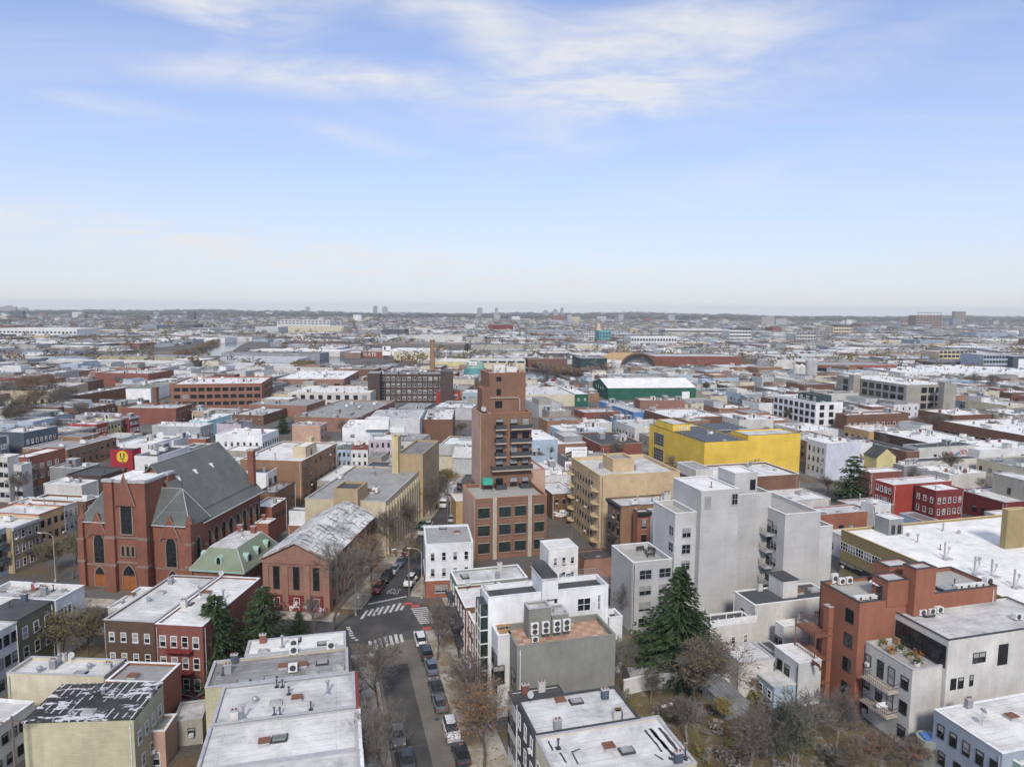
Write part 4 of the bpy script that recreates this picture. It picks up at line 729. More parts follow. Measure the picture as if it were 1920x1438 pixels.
building('tan','school_building','tan institutional building with vertical fins along the street','school',-6.5,-35.29,168.38,18.72,33.60,12.6,'sand','roof_grey',par=0.35,cop='trim_grey',vols=[(0.78,-15.08,5.51,6.96,-0.3,15.6,'tan','roof_dark',0.5,'tan',(('S',1,1,1.8,3.2,9.4,1,'dk',0.3,0.62),),'stair_block'),(7.13,22.72,6.73,19.7,-0.3,17.2,'tan','roof_worn',0.5,'tan',(),'rear_block'),(3.43,12.83,1.68,3.19,12,22,'chimney_buff','roof_brown',0.2,'trim_buff',(),'stack')],items=[('roof_turbine',-1.5,8.09,None,0,2.0),('roof_turbine',0.95,16.19,None,0,2.0),('roof_turbine',2.84,16.2),('roof_hatch',3.54,-9.05,None,0,1.8),('vent_pipe',-3.98,16.2)],n=3)
building('whitemod','apartment_building','white cubic house with roof pergola above the tan building','apartment block',5,-55.68,281.66,24.39,19.50,8.6,'white_clean','roof_bright',win=[('S',1,1,1.6,1.3,4.6,1,'dk',0.12,0.2)],vols=[(1.5,-8.16,9.16,6.94,8,12,'white_clean','roof_silver',0.4,'trim_white',(),'upper_floor')],n=1)
building('whiteslope','warehouse','large white panelled warehouse with plain pale roof','warehouse',3,-47.79,286.78,20.52,25.14,11.6,'white_siding','roof_silver',par=0.1,n=1)
building('brickac','low_building','dark brown brick building with wide white roof and roof ducts','low building',3,-32.19,305.99,12.87,34.37,9.2,'brick_brown','roof_white',par=0.4,cop='trim_dark',n=6)
building('lilac','row_house','lilac row house with three dark window columns beside the buff stack','row house',3,-46.21,243.83,8.19,9.00,9.8,'lilac','roof_bright',par=0.2,win=[('S',4,3,0.8,1.6,1.1,3,'br',0.03,0.97)])
building('whitegab','row_house','white row house with dormered red roof beside the lilac house','row house',2.5,-53.13,241.53,5.81,8.00,6.6,'white','roof_red',par=0,cop=None,win=[('S',3,2,0.8,1.4,1,2.9,'dk')])
building('bluegab','row_house','pale blue row house left of the dormered red roof','row house',0,-58.62,242.87,4.65,8.00,6.4,'pale_blue','slate_tiles',par=0,cop=None,win=[('S',3,2,0.8,1.4,1,2.9,'dk')])
building('longbrick','warehouse','long low brick warehouse with grey roof and brick stack','warehouse',-6.5,-81.07,340.92,29.38,61.01,6.4,'brick_rose','roof_grey',par=0.4,cop='trim_stone',n=6)
building('peachbox','low_building','peach stucco two storey building with white roof edge','low building',-6.5,-84.53,286.87,12.14,7.65,7.4,'salmon','roof_worn',par=0.4,win=[('E',2,2,0.9,1.4,1.4,3,'br')],n=2)
building('creamind','warehouse','pale cream workshop with tall dark windows before the dark loft','warehouse',0,-101.21,398.61,45.59,34.43,9.2,'offwhite','roof_bright',par=0.4,cop='trim_buff',win=[('S',9,2,2.4,2.4,1.2,4.2,'ind',0.02,0.98)],n=5)
building('redloft','loft_building','long red brick loft building with three rows of large windows','loft',11,-168.07,403.53,47.54,41.40,13.4,'brick_orange','roof_bright',par=0.6,cop='brick_orange',win=[('S',11,3,3.2,2.4,1.4,3.9,'ind',0.02,0.99),('E',6,3,3.0,2.4,1.4,3.9,'ind',0.02,0.99)],n=9)
building('darkloft','loft_building','dark brown brick loft building with four rows of pale windows','loft',5,-61.55,423.38,50.48,24.00,17,'brick_dark','roof_worn',cop='brick_dark',win=[('S',14,4,2.0,2.2,1.6,3.9,'pair',0.08,0.95)],vols=[(-20.34,-17.76,6.82,13.23,-0.3,18.6,'brick_dark','roof_grey',0,None,(),'corner_tower'),(21.59,-22.89,7.24,13.53,-0.3,20,'brick_dark','slate_tiles',0,None,(),'corner_tower')],n=10)
building('redannex','low_building','small bright red annex at the foot of the dark loft','low building',5,-37.91,409.32,14.06,10.00,7.5,'red_paint','roof_brown',par=0.3,cop='trim_dark',win=[('S',1,1,4,2.4,3.6,1,'pair',0.55,0.95)])
building('whitefac','warehouse','wide white roofed factory shed right of the red loft','warehouse',3.5,-138.79,500.74,44.37,65.44,8,'brick_rose','roof_bright',par=0.2,win=[('S',5,1,3.4,2.6,2.4,1,'ind')],n=4)
building('whitegable','low_building','white gabled shop wall with green roof behind brick works','low building',8,-220.89,418.50,13.67,31.62,8,'white_clean','copper',par=0.1)
building('brickworks','low_building','red brick works with square stack beside the terrace of row houses','low building',-1.5,-172.63,334.23,26.62,15.92,7.8,'brick_red','roof_silver',cop='trim_stone',win=[('E',6,2,1.2,1.4,1.4,3.2,'dk')],n=6)
building('greywhite','low_building','grey walled low building with white roof below the cyan wall','low building',-6.5,-136.22,283.74,21.00,9.66,7.2,'grey','roof_bright',par=0.3,win=[('E',4,1,0.9,1.3,3.4,1,'dh')],n=3)
building('cyan','low_building','low building with long bright cyan side wall','low building',-6.5,-133.36,304.07,8.20,20.06,7,'cyan','roof_bright',par=0.25,win=[('E',1,1,1.0,2.2,0.4,1,'dk',0.3,0.5)],n=3)
building('tanbits','low_building','tan two storey house with dark windows left of the cyan wall','low building',-6.5,-142.76,318.29,7.27,6.73,8,'tan','roof_bright',par=0.3,win=[('S',5,1,0.9,1.4,4.4,1,'br')],n=2)
building('darkroofh','row_house','lilac grey house with black roof right of the cyan wall','row house',-6.5,-114.99,284.45,10.54,9.55,8.2,'lilac','roof_dark',par=0.2,cop='trim_grey',win=[('E',4,2,0.8,1.6,1,3,'br')],n=1)
building('yardbrick','warehouse','long red brick warehouse with grey roofs across the left middle distance','warehouse',-6.5,-271.65,497.83,39.89,30.00,9.5,'brick_red','roof_silver',cop='brick_red',win=[('S',16,1,1.8,1.4,4.2,1,'pair',0.45,0.98)],n=10)
building('yardbrick2','warehouse','red brick warehouse wing at the left edge of the middle distance','warehouse',-6.5,-335.64,475.38,18.56,28.00,8,'brick_red','roof_silver',n=4)
building('brickmid','warehouse','low brick warehouse with white roof right of the tan walled works','warehouse',-6.5,-240.06,402.51,8.35,47.17,7,'brick_brown','roof_white',par=0.4,cop='trim_grey',n=5)
building('tanworks','warehouse','tan walled works with grey roof behind brown park trees','warehouse',8,-267.89,396.51,26.26,41.49,9.6,'sand','roof_silver',par=0.4,cop='sand',win=[('S',7,1,1.8,2.6,2.2,1,'ind'),('E',4,1,1.8,2.6,2.2,1,'ind')],n=7)
building('palebluehouse','row_house','pale blue house with hipped white roof right of the brick tower','row house',15.5,9.24,253.70,9.49,20.41,9.4,'pale_blue','roof_bright',par=0.15,win=[('S',2,2,0.9,1.6,1.6,3.2,'br')])
building('smallwhites','low_building','white roofed sheds between brick tower and billboard','low building',15.5,11.58,221.25,8.59,10.72,5,'grey','roof_bright',par=0.2,n=2)
building('redawning','warehouse','garage with long red street front and wide black roof','warehouse',15.5,37.25,263.53,16.68,24.61,6.6,'brick_red','roof_dark',par=0.4,cop='trim_stone',n=2)
building('bluewall','low_building','white roofed building with pale blue street wall','low building',15.5,27.95,287.83,20.29,14.14,6.6,'pale_blue','roof_bright',par=0.2,win=[('W',3,1,1.2,1.8,2.4,1,'br')],n=3)
building('greyshop','low_building','low slate walled building with white roof strip behind the red street front','low building',15.5,31.87,284.00,12.32,7.60,6,'slate_blue','roof_bright',par=0.2,n=1)
building('creamlong','warehouse','long cream walled warehouse with white roof right of the tower','warehouse',10,16.27,418.67,34.55,41.49,7,'cream','roof_white',par=0.4,n=5)
building('greenbit','low_building','small dark green workshop at the end of the cream warehouse','low building',10,37.31,419.37,7.68,38.63,7.2,'green_metal','roof_bright',par=0.2,win=[('S',2,1,1.2,1.4,3.4,1,'pair')])
building('muralwall','loft_building','brown brick building with painted murals below the green shed','loft',6,78.05,363.72,23.92,10.44,9.4,'brick_rose','roof_white',cop='trim_stone',n=5)
building('bluegraf','low_building','low building with blue painted street wall left of the mural wall','low building',15.5,57.70,359.56,7.51,43.37,6,'ink_blue','roof_silver',par=0.3,n=2)
building('brickwhite','warehouse','brick warehouse with wide white roof above the yellow warehouse','warehouse',15.5,81.85,327.37,27.08,27.03,7.4,'brick_brown','roof_bright',par=0.4,win=[('W',4,1,2,2.4,1,1,'slot')],n=6)
building('tanbrickmid','low_building','low tan brick building with worn grey roof right of the tower','low building',15.5,21.98,309.65,16.72,12.73,7,'brick_tan','roof_worn',par=0.4,cop='trim_stone',win=[('S',4,1,1.2,1.5,3,1,'br',0.1,0.9)],n=3)
building('brickmid2','low_building','red brick shed with white roof below the cream warehouse','low building',15.5,41.57,336.96,18.14,13.80,7,'brick_red','roof_silver',cop='trim_stone',n=3)
building('longwhite2','low_building','long white roofed row above the black garage roof','low building',15.5,36.20,307.94,14.36,10.31,6,'offwhite','roof_bright',par=0.2,n=2)
building('windowloft','loft_building','white loft building with two rows of large windows and dark penthouse','loft',15.5,151.33,352.85,15.55,32.92,11.6,'white_clean','roof_silver',win=[('W',8,3,2.6,2.3,0.9,3.6,'ind',0.0,1),('S',2,3,2.6,2.3,0.9,3.6,'ind',0.05,0.75)],vols=[(2.0,-3,8,15,11,14.2,'green_dark','roof_dark',0.3,'trim_dark',(('W',3,1,2,2,11.6,1,'pair'),),'penthouse')],n=3)
building('concloft','loft_building','long concrete loft building with open dark bays and end towers','loft',11,230.20,417.08,32.47,60.26,15.6,'concrete','roof_bright',par=0.4,cop='trim_stone',win=[('W',9,3,4.2,3.2,2.0,4.5,'ind',0.1,0.98),('S',4,3,3.6,3.2,2.0,4.5,'ind',0.28,0.85)],vols=[(-0.23,-39.5,4.35,3.96,-0.3,18,'concrete','roof_grey',0.2,'trim_stone',(),'end_tower'),(-18.28,10.06,5.07,4.46,-0.3,17.6,'concrete','roof_grey',0.2,'trim_stone',(),'end_tower')],n=4)
building('bricklow','low_building','long brown brick building with white roof right of the white loft','low building',15.5,175.19,333.86,35.92,7.72,7,'brick_brown','roof_bright',cop='brick_brown',win=[('S',11,1,1.4,1.8,1.4,1,'dh')],n=6)
building('letterwall','warehouse','brown walled warehouse with white letters below the concrete loft','warehouse',15.5,213.04,330.77,22.70,19.73,8.4,'brick_brown','roof_bright',par=0.4,cop='trim_stone',n=6)
building('longright','warehouse','long white roofed warehouse with dark street wall at the right edge','warehouse',15.5,218.74,292.47,40.00,42.65,7.4,'brick_brown','roof_bright',par=0.3,win=[('W',12,1,2.2,2.2,1.2,1,'ind')],n=12)
building('rowright','warehouse','stepped white roofed row of sheds behind the black warehouse roof','warehouse',15.5,168.66,277.87,26.00,28.23,6,'brick_dark','roof_bright',par=0.3,n=8)
building('rowright2','warehouse','white roofed shed with two dark windows at the right edge','warehouse',15.5,182.55,259.16,30.39,15.12,6,'white','roof_bright',par=0.3,win=[('S',2,1,1.6,2,1.6,1,'slot',0.6,0.9)],n=5)
building('tanlow','low_building','low tan brick building with white roof beside the white loft','low building',15.5,156.89,296.56,18.58,14.39,6,'tan_brick','roof_bright',par=0.4,win=[('W',4,1,1.4,1.6,1.6,1,'ind')],n=6)
building('whiteyel','warehouse','white roofed sheds right behind the yellow warehouse','warehouse',15.5,125.24,290.79,16.99,17.60,7,'offwhite','roof_bright',par=0.3,n=6)
building('whiteyel2','warehouse','white roofed block with windows behind the yellow roof','warehouse',15.5,103.31,300.30,17.07,12.52,9.5,'offwhite','roof_bright',par=0.4,win=[('W',5,1,1.2,1.6,5.5,1,'br')],n=5)
building('recyc','warehouse','dark green recycling shed by the canal','warehouse',5,74.89,673.74,25.45,45.00,11,'green_dark','roof_worn',par=0.4,cop='trim_dark',win=[('W',8,1,3,2,2,1,'slot'),('S',1,1,5,4,0.3,1,'grey',0.6,0.85)],n=8)
building('docks','warehouse','very long white truck dock with dark loading doors','warehouse',-6,-371.0,653.3,137.4,14.0,5.5,'white','roof_silver',win=[('S',36,1,2.4,2.8,1.0,1,'slot')])
building('canalshed','warehouse','long pale warehouse along the canal bank','warehouse',-6.5,-255.6,833.4,114.8,40.0,6.2,'offwhite','roof_bright')
building('bigbeige','warehouse','large beige windowless warehouse far beyond the canal','warehouse',-5,-450.1,1597.1,146.2,60.0,17.4,'cream','roof_silver')
building('parkdeck','parking_deck','white parking deck with dark bands above the beige warehouse','parking deck',-5,-567.3,1912.6,148.7,40.0,25.3,'white','roof_bright',win=[('S',14,2,7.5,3,15,6,'slot')])
building('bigpale','warehouse','pale grey warehouse left of the beige windowless warehouse','warehouse',-5,-521.3,1506.1,51.4,50.0,17,'grey','roof_silver')
building('farwhite','warehouse','long white warehouse with a row of small windows at far left','warehouse',-6,-845.3,1270.7,151.5,60.0,17.1,'white','roof_bright',win=[('S',20,1,4,3,9,1,'slot')])
building('farred','warehouse','red brick warehouse above the long white warehouse','warehouse',-6,-1237.7,1715.9,43.2,40.0,10.4,'brick_red','roof_silver')
building('bigwhiteshed','warehouse','very wide white roofed depot beyond the concrete loft','warehouse',6,392.6,615.9,142.0,60.0,6.3,'white','roof_bright')
building('tanloft','loft_building','tan loft building with three rows of windows at far right','loft',6,502.9,799.6,45.6,30.0,12.9,'sand','roof_silver',win=[('S',9,3,4,2.6,2.0,4.6,'slot')])
building('blueloft','loft_building','blue painted loft building at far right','loft',6,477.1,698.4,29.7,30.0,15.7,'blue_grey','roof_silver',win=[('S',9,3,2.6,2.4,3.0,4.6,'slot')])
building('darkwing','loft_building','dark slate loft wing with a pale banner beside the blue loft','loft',6,500.6,694.5,23.2,30.0,14.6,'slate_blue','roof_silver')
building('farblock','apartment_building','broad tan hospital block on the far right skyline','tower block',4,1666.0,2813.3,107.1,50.0,50,'stone','roof_grey',win=[('S',8,6,7,4,8,10,'slot')])
building('fartower','apartment_tower','slim tan tower on the far right skyline','tower block',4,2824.9,4414.0,70.9,30.0,73.8,'stone','roof_grey',win=[('S',4,6,6,4,8,11,'slot')])
building('tealtower','loft_building','teal glazed block beyond the tan dome','loft',6,165.3,1263.4,22.2,30.0,21,'teal','roof_silver',win=[('S',4,3,3.2,2.6,3,6,'slot')])
building('tealstair','loft_building','slim tan stair tower beside the teal glazed block','loft',6,159.1,1301.2,6.0,20.0,32.6,'sand','roof_grey')
building('tealwing','loft_building','white office wing with dark window bands left of the teal block','loft',6,150.7,1374.7,25.2,26.0,15.6,'white','roof_bright',win=[('S',5,3,4,2.2,3,5,'slot')])
building('creamfar','warehouse','cream windowless warehouse behind the dark green shed','warehouse',6,98.4,942.2,35.7,40.0,10.6,'cream','roof_silver')
building('whitefarlong','warehouse','long white factory with pale ribs beyond the dome','warehouse',6,224.0,1127.7,75.4,40.0,15.3,'white','roof_bright',win=[('S',16,2,3,3.6,2,7,'slot')])
building('redlong','warehouse','long red brick warehouse behind parked vehicles right of the dome','warehouse',4,190.7,735.1,92.3,40.0,9.9,'brick_red','roof_silver')
building('redlong2','warehouse','red brick warehouse with glazed front left of the concrete silos','warehouse',6,312.2,648.7,75.7,40.0,8.7,'brick_red','roof_grey',win=[('S',16,1,5,5,1,1,'slot')])
building('brickfar','apartment_building','red brick housing block on the wooded skyline','tower block',0,258.3,3958.9,81.5,40.0,30,'brick_red','roof_grey')
building('whitefar2','loft_building','white loft block with window grid far right of the dome','loft',5,430.3,1336.9,41.7,40.0,21.1,'white','roof_bright',win=[('S',7,4,5,3,3,6.5,'slot')])
building('tanfar3','apartment_building','tan apartment block among the far right houses','tower block',5,810.3,1729.6,48.7,40.0,22.2,'sand','roof_silver',win=[('S',7,3,5,4,5,8,'slot')])
building('whitefar4','loft_building','pale loft block with window grid left of the tan apartment block','loft',5,535.3,1289.6,37.2,40.0,17.5,'offwhite','roof_silver',win=[('S',7,3,4,3,4,6,'slot')])
building('maroonfar','warehouse','dark red warehouse block on the horizon behind the tower','warehouse',0,-31.4,1864.5,66.4,50.0,18.3,'maroon','roof_grey')
building('longband','warehouse','long white banded factory far right below the ridge','warehouse',4,438.7,1688.9,152.4,50.0,15.2,'offwhite','roof_bright',win=[('S',1,1,180,3,8,1,'slot')])
building('whiteroof5','warehouse','bright white gable roofed depot left of the brick smokestack','warehouse',0,-256.5,1815.2,90.2,70.0,6.8,'white','roof_bright')
building('yellowshed','warehouse','olive yellow walled warehouse right of the brick smokestack','warehouse',-4,-54.6,666.1,32.0,40.0,7.4,'pale_yellow','roof_white')
building('yellowshed2','warehouse','pale warehouse with dark louvres behind the teal tank','warehouse',0,-14.0,676.1,53.2,40.0,7.6,'cream','roof_silver',win=[('S',6,1,7,1.6,6,1,'slot')])
building('beigeshed','warehouse','beige warehouse left of the brick smokestack','warehouse',-4,-108.8,779.3,39.9,40.0,8.7,'cream','roof_silver')
building('longgrey','warehouse','long pale block beyond the brick smokestack','warehouse',-3,-121.0,1164.8,80.7,50.0,13.1,'offwhite','roof_silver')
building('muralshop','low_building','low red shop wall with large white painted letters by the canal','low building',-3,-160.3,811.8,27.1,30.0,7.3,'brick_red','roof_silver')
building('tanbywater','low_building','tan shed at the end of the canal','low building',-3,-180.4,800.5,18.2,30.0,6.6,'stone','roof_bright')
building('silverlong','warehouse','long silver roofed shed left of the canal basin','warehouse',-6.5,-261.3,726.5,89.5,30.0,4.4,'lavender','roof_silver')
building('silverlong2','warehouse','wide pale shed between red loft and silver roofed shed','warehouse',-6.5,-225.0,627.7,79.4,40.0,4.2,'offwhite','roof_silver')

# ------------------------------------------------------------------ the red brick church
def lancet(w, h, n=6):                       # pointed arch outline, base centre at origin
    r = w * 1.05; hs = h - math.sqrt(max(0.01, r * r - (r - w / 2) ** 2)); pts = [(-w / 2, 0), (w / 2, 0), (w / 2, hs)]
    cx = w / 2 - r; a1 = math.acos((0 - cx) / r)
    for i in range(1, n + 1):
        a = a1 * i / n; pts.append((cx + r * math.cos(a), hs + r * math.sin(a)))
    for i in range(n - 1, -1, -1):
        a = a1 * i / n; pts.append((-(cx + r * math.cos(a)), hs + r * math.sin(a)))
    return pts
def lancet_mesh(w, h, mat='glass', door=False):
    b = MB(); o = lancet(w, h); q = lancet(w + 0.5, h + 0.35); k = len(o)
    for i in range(k):                       # stone surround
        j = (i + 1) % k
        b.quad((q[i][0], -0.18, q[i][1]), (q[j][0], -0.18, q[j][1]), (o[j][0], -0.18, o[j][1]), (o[i][0], -0.18, o[i][1]))
        b.quad((q[i][0], 0.02, q[i][1]), (q[j][0], 0.02, q[j][1]), (q[j][0], -0.18, q[j][1]), (q[i][0], -0.18, q[i][1]))
        b.quad((o[j][0], 0.0, o[j][1]), (o[i][0], 0.0, o[i][1]), (o[i][0], -0.18, o[i][1]), (o[j][0], -0.18, o[j][1]))
    b.box(-w / 2 - .35, w / 2 + .35, -.3, .02, -.25, -.01)
    b.box(-.05, .05, -.08, -.02, 0, h - .3, 1)
    for z in range(1, int(h)): b.box(-w / 2 + .02, w / 2 - .02, -.07, -.02, z, z + .05, 1)
    return b.mesh('lancet_window', ['stone', 'frame_dark'])
def lancet_win(root, x, y, z, rz, w, h, door=False, name='lancet_window'):
    o = link('doorway' if door else name, cached(('lan', w, h, door), lambda: lancet_mesh(w, h)), root, (x, y, z), rz)
    b = MB(); pts = lancet(w, h); b.quad(*[(p[0], -0.02, p[1]) for p in pts]); link('pane', cached(('lanp', w, h), lambda: b.mesh('pane', 'glass')), o)
    if door:
        d = MB(); d.box(-w / 2 + .02, -.03, -.09, -.03, 0, h * .58); d.box(.03, w / 2 - .02, -.09, -.03, 0, h * .58); d.build('door', 'door_wood', o)
    return o
CX, CY, CA = -62.1, 130.3, R(-7.5)
ch = thing('church', 'red brick church with square tower and grey slate roof', 'church', CX, CY, 0, CA); ROOTS['church'] = ch
FOOT.append((-71.5, 146, 12, 16, CA))
WD, DP, EV, RG = 22.8, 28.5, 12.9, 23.6      # width, depth, eaves, ridge
NW = 20.6                                     # nave width
b = MB(); x0, x1, xm = -WD + 1.6, -0.4, -10.6
# nave walls with gable ends
for s, yy in ((1, 5.0), (-1, DP)):
    pts = [(x0, yy, -0.3), (x1, yy, -0.3), (x1, yy, EV), (xm, yy, RG - .2), (x0, yy, EV)]
    b.quad(*(pts if s > 0 else pts[::-1]))
b.quad((x1, 5, -.3), (x1, DP, -.3), (x1, DP, EV), (x1, 5, EV)); b.quad((x0, DP, -.3), (x0, 5, -.3), (x0, 5, EV), (x0, DP, EV))
b.build('nave_wall', 'brick_church', ch)
b = MB(); e = 0.7
def slab(b, p, t=0.22, m=0):
    n = (Vector(p[1]) - Vector(p[0])).cross(Vector(p[-1]) - Vector(p[0])).normalized() * t
    lo_ = [Vector(q) - n for q in p]; b.quad(*p, m=m); b.quad(*[tuple(q) for q in lo_[::-1]], m=m)
    for i in range(len(p)):
        j = (i + 1) % len(p); b.quad(tuple(lo_[i]), tuple(lo_[j]), p[j], p[i], m=m)
slope = (RG - EV) / (x1 - xm)
slab(b, [(x1 + e, 4.2, EV - e * slope + .3), (x1 + e, DP + .6, EV - e * slope + .3), (xm, DP + .6, RG + .3), (xm, 4.2, RG + .3)])
slab(b, [(x0 - e, DP + .6, EV - e * slope + .3), (x0 - e, 4.2, EV - e * slope + .3), (xm, 4.2, RG + .3), (xm, DP + .6, RG + .3)])
b.build('nave_roof', 'slate_tiles', ch)
b = MB(); b.bar((xm, 4.2, RG + .34), (xm, DP + .6, RG + .34), 0.12)
b.bar((x1 + e, 4.2, EV - e * slope + .3), (x1 + e, DP + .6, EV - e * slope + .3), 0.14); b.build('ridge_cap', 'trim_grey', ch)
b = MB(); b.bar((x1 - .9, 6, EV + 1.6), (x1 - .9, DP - .5, EV + 1.6), 0.05); b.build('snow_rail', 'frame_dark', ch)
for yy in (8.2, 14.2, 20.4):                  # little pale roof vents
    zx = x1 - 6.8; zz = EV + (x1 - zx) * slope + .3
    m = MB(); m.quad((zx - .5, yy - .55, zz + .55), (zx + .55, yy - .1, zz - .45), (zx - .3, yy + .5, zz + .5)); m.quad((zx - .5, yy - .55, zz + .55), (zx - .5, yy - .55, zz), (zx + .55, yy - .1, zz - .45)); m.build('roof_vent', 'trim_white', ch)
# side lancets and buttresses
for i in range(8):
    yy = 6.8 + i * 2.85
    lancet_win(ch, x1, yy, 3.2, PI / 2, 1.55, 7.2)
    if i < 8:
        m = MB(); m.box(0, 0.55, -.3, .3, -.3, 7.6); m.quad((0, -.3, 9.6), (.55, -.3, 7.6), (.55, .3, 7.6), (0, .3, 9.6), m=1); m.quad((0, -.3, 7.6), (.55, -.3, 7.6), (0, -.3, 9.6)); m.quad((.55, .3, 7.6), (0, .3, 7.6), (0, .3, 9.6))
        m.build('buttress', ['brick_church', 'stone'], ch, (x1 + .002, yy - 1.42, 0))
# front block either side of the tower, hipped slate roofs
for side, (fa, fb) in (('left', (-WD, -15.8)), ('right', (-7.9, 0.0))):
    m = MB(); m.box(fa, fb, 0, 6.5, -.3, 13.1, 0, 't'); m.build('front_bay', 'brick_church', ch)
    r = MB(); ap = -15.8 if side == 'left' else -7.9; tip = (fa + 3.3 if side == 'left' else fb - 3.4, 3.4, 19.6)
    o1, o2 = fa - .35, fb + .35
    if side == 'right':
        r.quad((ap, -.35, 13.1), (o2, -.35, 13.1), tip, (ap, 3.4, 19.6)); r.quad((o2, -.35, 13.1), (o2, 6.8, 13.1), tip); r.quad((o2, 6.8, 13.1), (ap, 6.8, 13.1), (ap, 3.4, 19.6), tip)
    else:
        r.quad((o1, -.35, 13.1), (ap, -.35, 13.1), (ap, 3.4, 19.6), tip); r.quad((o1, 6.8, 13.1), (o1, -.35, 13.1), tip); r.quad((ap, 6.8, 13.1), (o1, 6.8, 13.1), tip, (ap, 3.4, 19.6))
    r.build('hip_roof', 'slate_tiles', ch)
    f = MB(); c0, c1 = (o2, o1)[side == 'left'], ap
    f.bar((c0, -.35, 13.1), tip, .09); f.bar((c0, 6.8, 13.1), tip, .09); f.bar((c1, 3.4, 19.6), tip, .07); f.bar((c1, -.4, 13.06), (c0, -.4, 13.06), .14); f.bar((c1, -.35, 13.1), tip, .05); f.build('roof_flashing', 'trim_grey', ch)
    mid = (fa + fb) / 2
    lancet_win(ch, mid, 0, 4.9, 0, 2.1, 6.0)
    g_ = MB(); g_.extr([(mid - 1.9, 10.6), (mid + 1.9, 10.6), (mid, 15.2)], -.42, -.01); g_.build('gablet', 'brick_church', ch)
    g2 = MB(); g2.bar((mid - 2.1, -.42, 10.2), (mid, -.42, 15.3), .12); g2.bar((mid + 2.1, -.42, 10.2), (mid, -.42, 15.3), .12); g2.build('gablet_coping', 'stone', ch)
    if side == 'right': fin = MB(); fin.bar(tip, (tip[0], tip[1], 22.6), .1, r2=.02); fin.build('finial', 'metal_dark', ch)
    s_ = MB()
    for z in (4.3, 12.7): s_.box(fa - .06, fb + .06, -.14, -.004, z, z + .28)
    s_.build('string_course', 'stone', ch)
    for xx in (fa, fb):
        if (side == 'left' and xx == fa) or (side == 'right' and xx == fb):
            q = MB(); q.cbox(xx, -.1, 1.3, 1.3, -.3, 9.6); q.cbox(xx, -.05, 1.0, 1.0, 9.6, 13.6); q.cbox(xx, -.1, 1.5, 1.5, 5.0, 5.5, 1); q.cbox(xx, -.1, 1.4, 1.4, 9.5, 9.9, 1); q.lathe([(.75, 13.6), (.02, 15.6)], xx, -.05, 4); q.build('corner_buttress', ['brick_church', 'stone'], ch)
lancet_win(ch, -WD + 3.4, 0, .1, 0, 2.0, 4.0, True); lancet_win(ch, 0, 2.6, 4.9, PI / 2, 1.4, 5.4)
lancet_win(ch, -3.8, 0, .1, 0, 2.0, 4.0, True)
# tower
tx0, tx1, ty0, ty1, TH = -16.0, -7.8, -1.6, 6.6, 21.6
m = MB(); m.box(tx0, tx1, ty0, ty1, -.3, TH, 0, 't'); m.build('tower', 'brick_church', ch)
m = MB(); m.box(tx0 - .15, tx1 + .15, ty0 - .15, ty1 + .15, TH, TH + .5); m.quad((tx0 + .3, ty0 + .3, TH + .53), (tx1 - .3, ty0 + .3, TH + .53), (tx1 - .3, ty1 - .3, TH + .53), (tx0 + .3, ty1 - .3, TH + .53), m=1); m.build('tower_roof', ['trim_grey', 'roof_bright'], ch)
for xx in (tx0 + .7, tx1 - .7):
    q = MB(); q.cbox(xx, ty0 - .35, 2.3, 1.2, -.3, 5.2); q.cbox(xx, ty0 - .25, 2.1, .95, 5.2, 10.6); q.cbox(xx, ty0 - .15, 1.9, .7, 10.6, TH + .2); q.cbox(xx, ty0 - .3, 2.4, 1.1, 5.1, 5.7, 1); q.cbox(xx, ty0 - .22, 2.2, .95, 10.5, 11.1, 1); q.cbox(xx, ty0 - .2, 2.2, 1.0, TH + .2, TH + .7, 2); q.build('tower_buttress', ['brick_church', 'stone', 'trim_grey'], ch)
for yy in (ty1 - .8,):
    q = MB(); q.cbox(tx1 + .1, yy, .9, 2.0, -.3, TH + .2); q.cbox(tx1 + .1, yy, 1.2, 2.3, TH + .2, TH + .7, 1); q.build('tower_buttress', ['brick_church', 'trim_grey'], ch)
xc = (tx0 + tx1) / 2
lancet_win(ch, xc, ty0, 11.6, 0, 2.3, 7.0); lancet_win(ch, xc, ty0, .3, 0, 2.6, 5.0, True)
for dx in (-1.05, 0, 1.05): lancet_win(ch, xc + dx, ty0, 7.2, 0, .6, 2.0)
s_ = MB(); s_.box(xc - 2.6, xc + 2.6, ty0 - .3, ty0 - .004, 5.7, 6.1); s_.box(xc - 2.6, xc + 2.6, ty0 - .25, ty0 - .004, 10.7, 11.0); s_.build('string_course', 'stone', ch)
g_ = MB(); g_.extr([(xc - 2.0, 17.2), (xc + 2.0, 17.2), (xc, 23.2)], ty0 - .45, ty0 - .19); g_.build('gablet', 'brick_church', ch)
g2 = MB(); g2.bar((xc - 2.1, ty0 - .4, 17.0), (xc, ty0 - .4, 23.3), .15); g2.bar((xc + 2.1, ty0 - .4, 17.0), (xc, ty0 - .4, 23.3), .15); g2.build('gablet_coping', 'stone', ch)
k = MB(); k.bar((xc, ty0 - .3, 23.0), (xc, ty0 - .3, 26.6), .10); k.bar((xc - .5, ty0 - .3, 25.7), (xc + .5, ty0 - .3, 25.7), .09); k.lathe([(.26, 24.0), (.3, 24.3), (.05, 24.7)], xc, ty0 - .3, 6); k.build('cross', 'metal_rust', ch)
m = MB(); m.cbox(x1 - 1.4, DP - .8, 1.4, 1.2, EV, 22.4); m.cbox(x1 - 1.4, DP - .8, 1.7, 1.5, 22.4, 22.8, 1); m.build('chimney', ['brick_church', 'trim_stone'], ch)

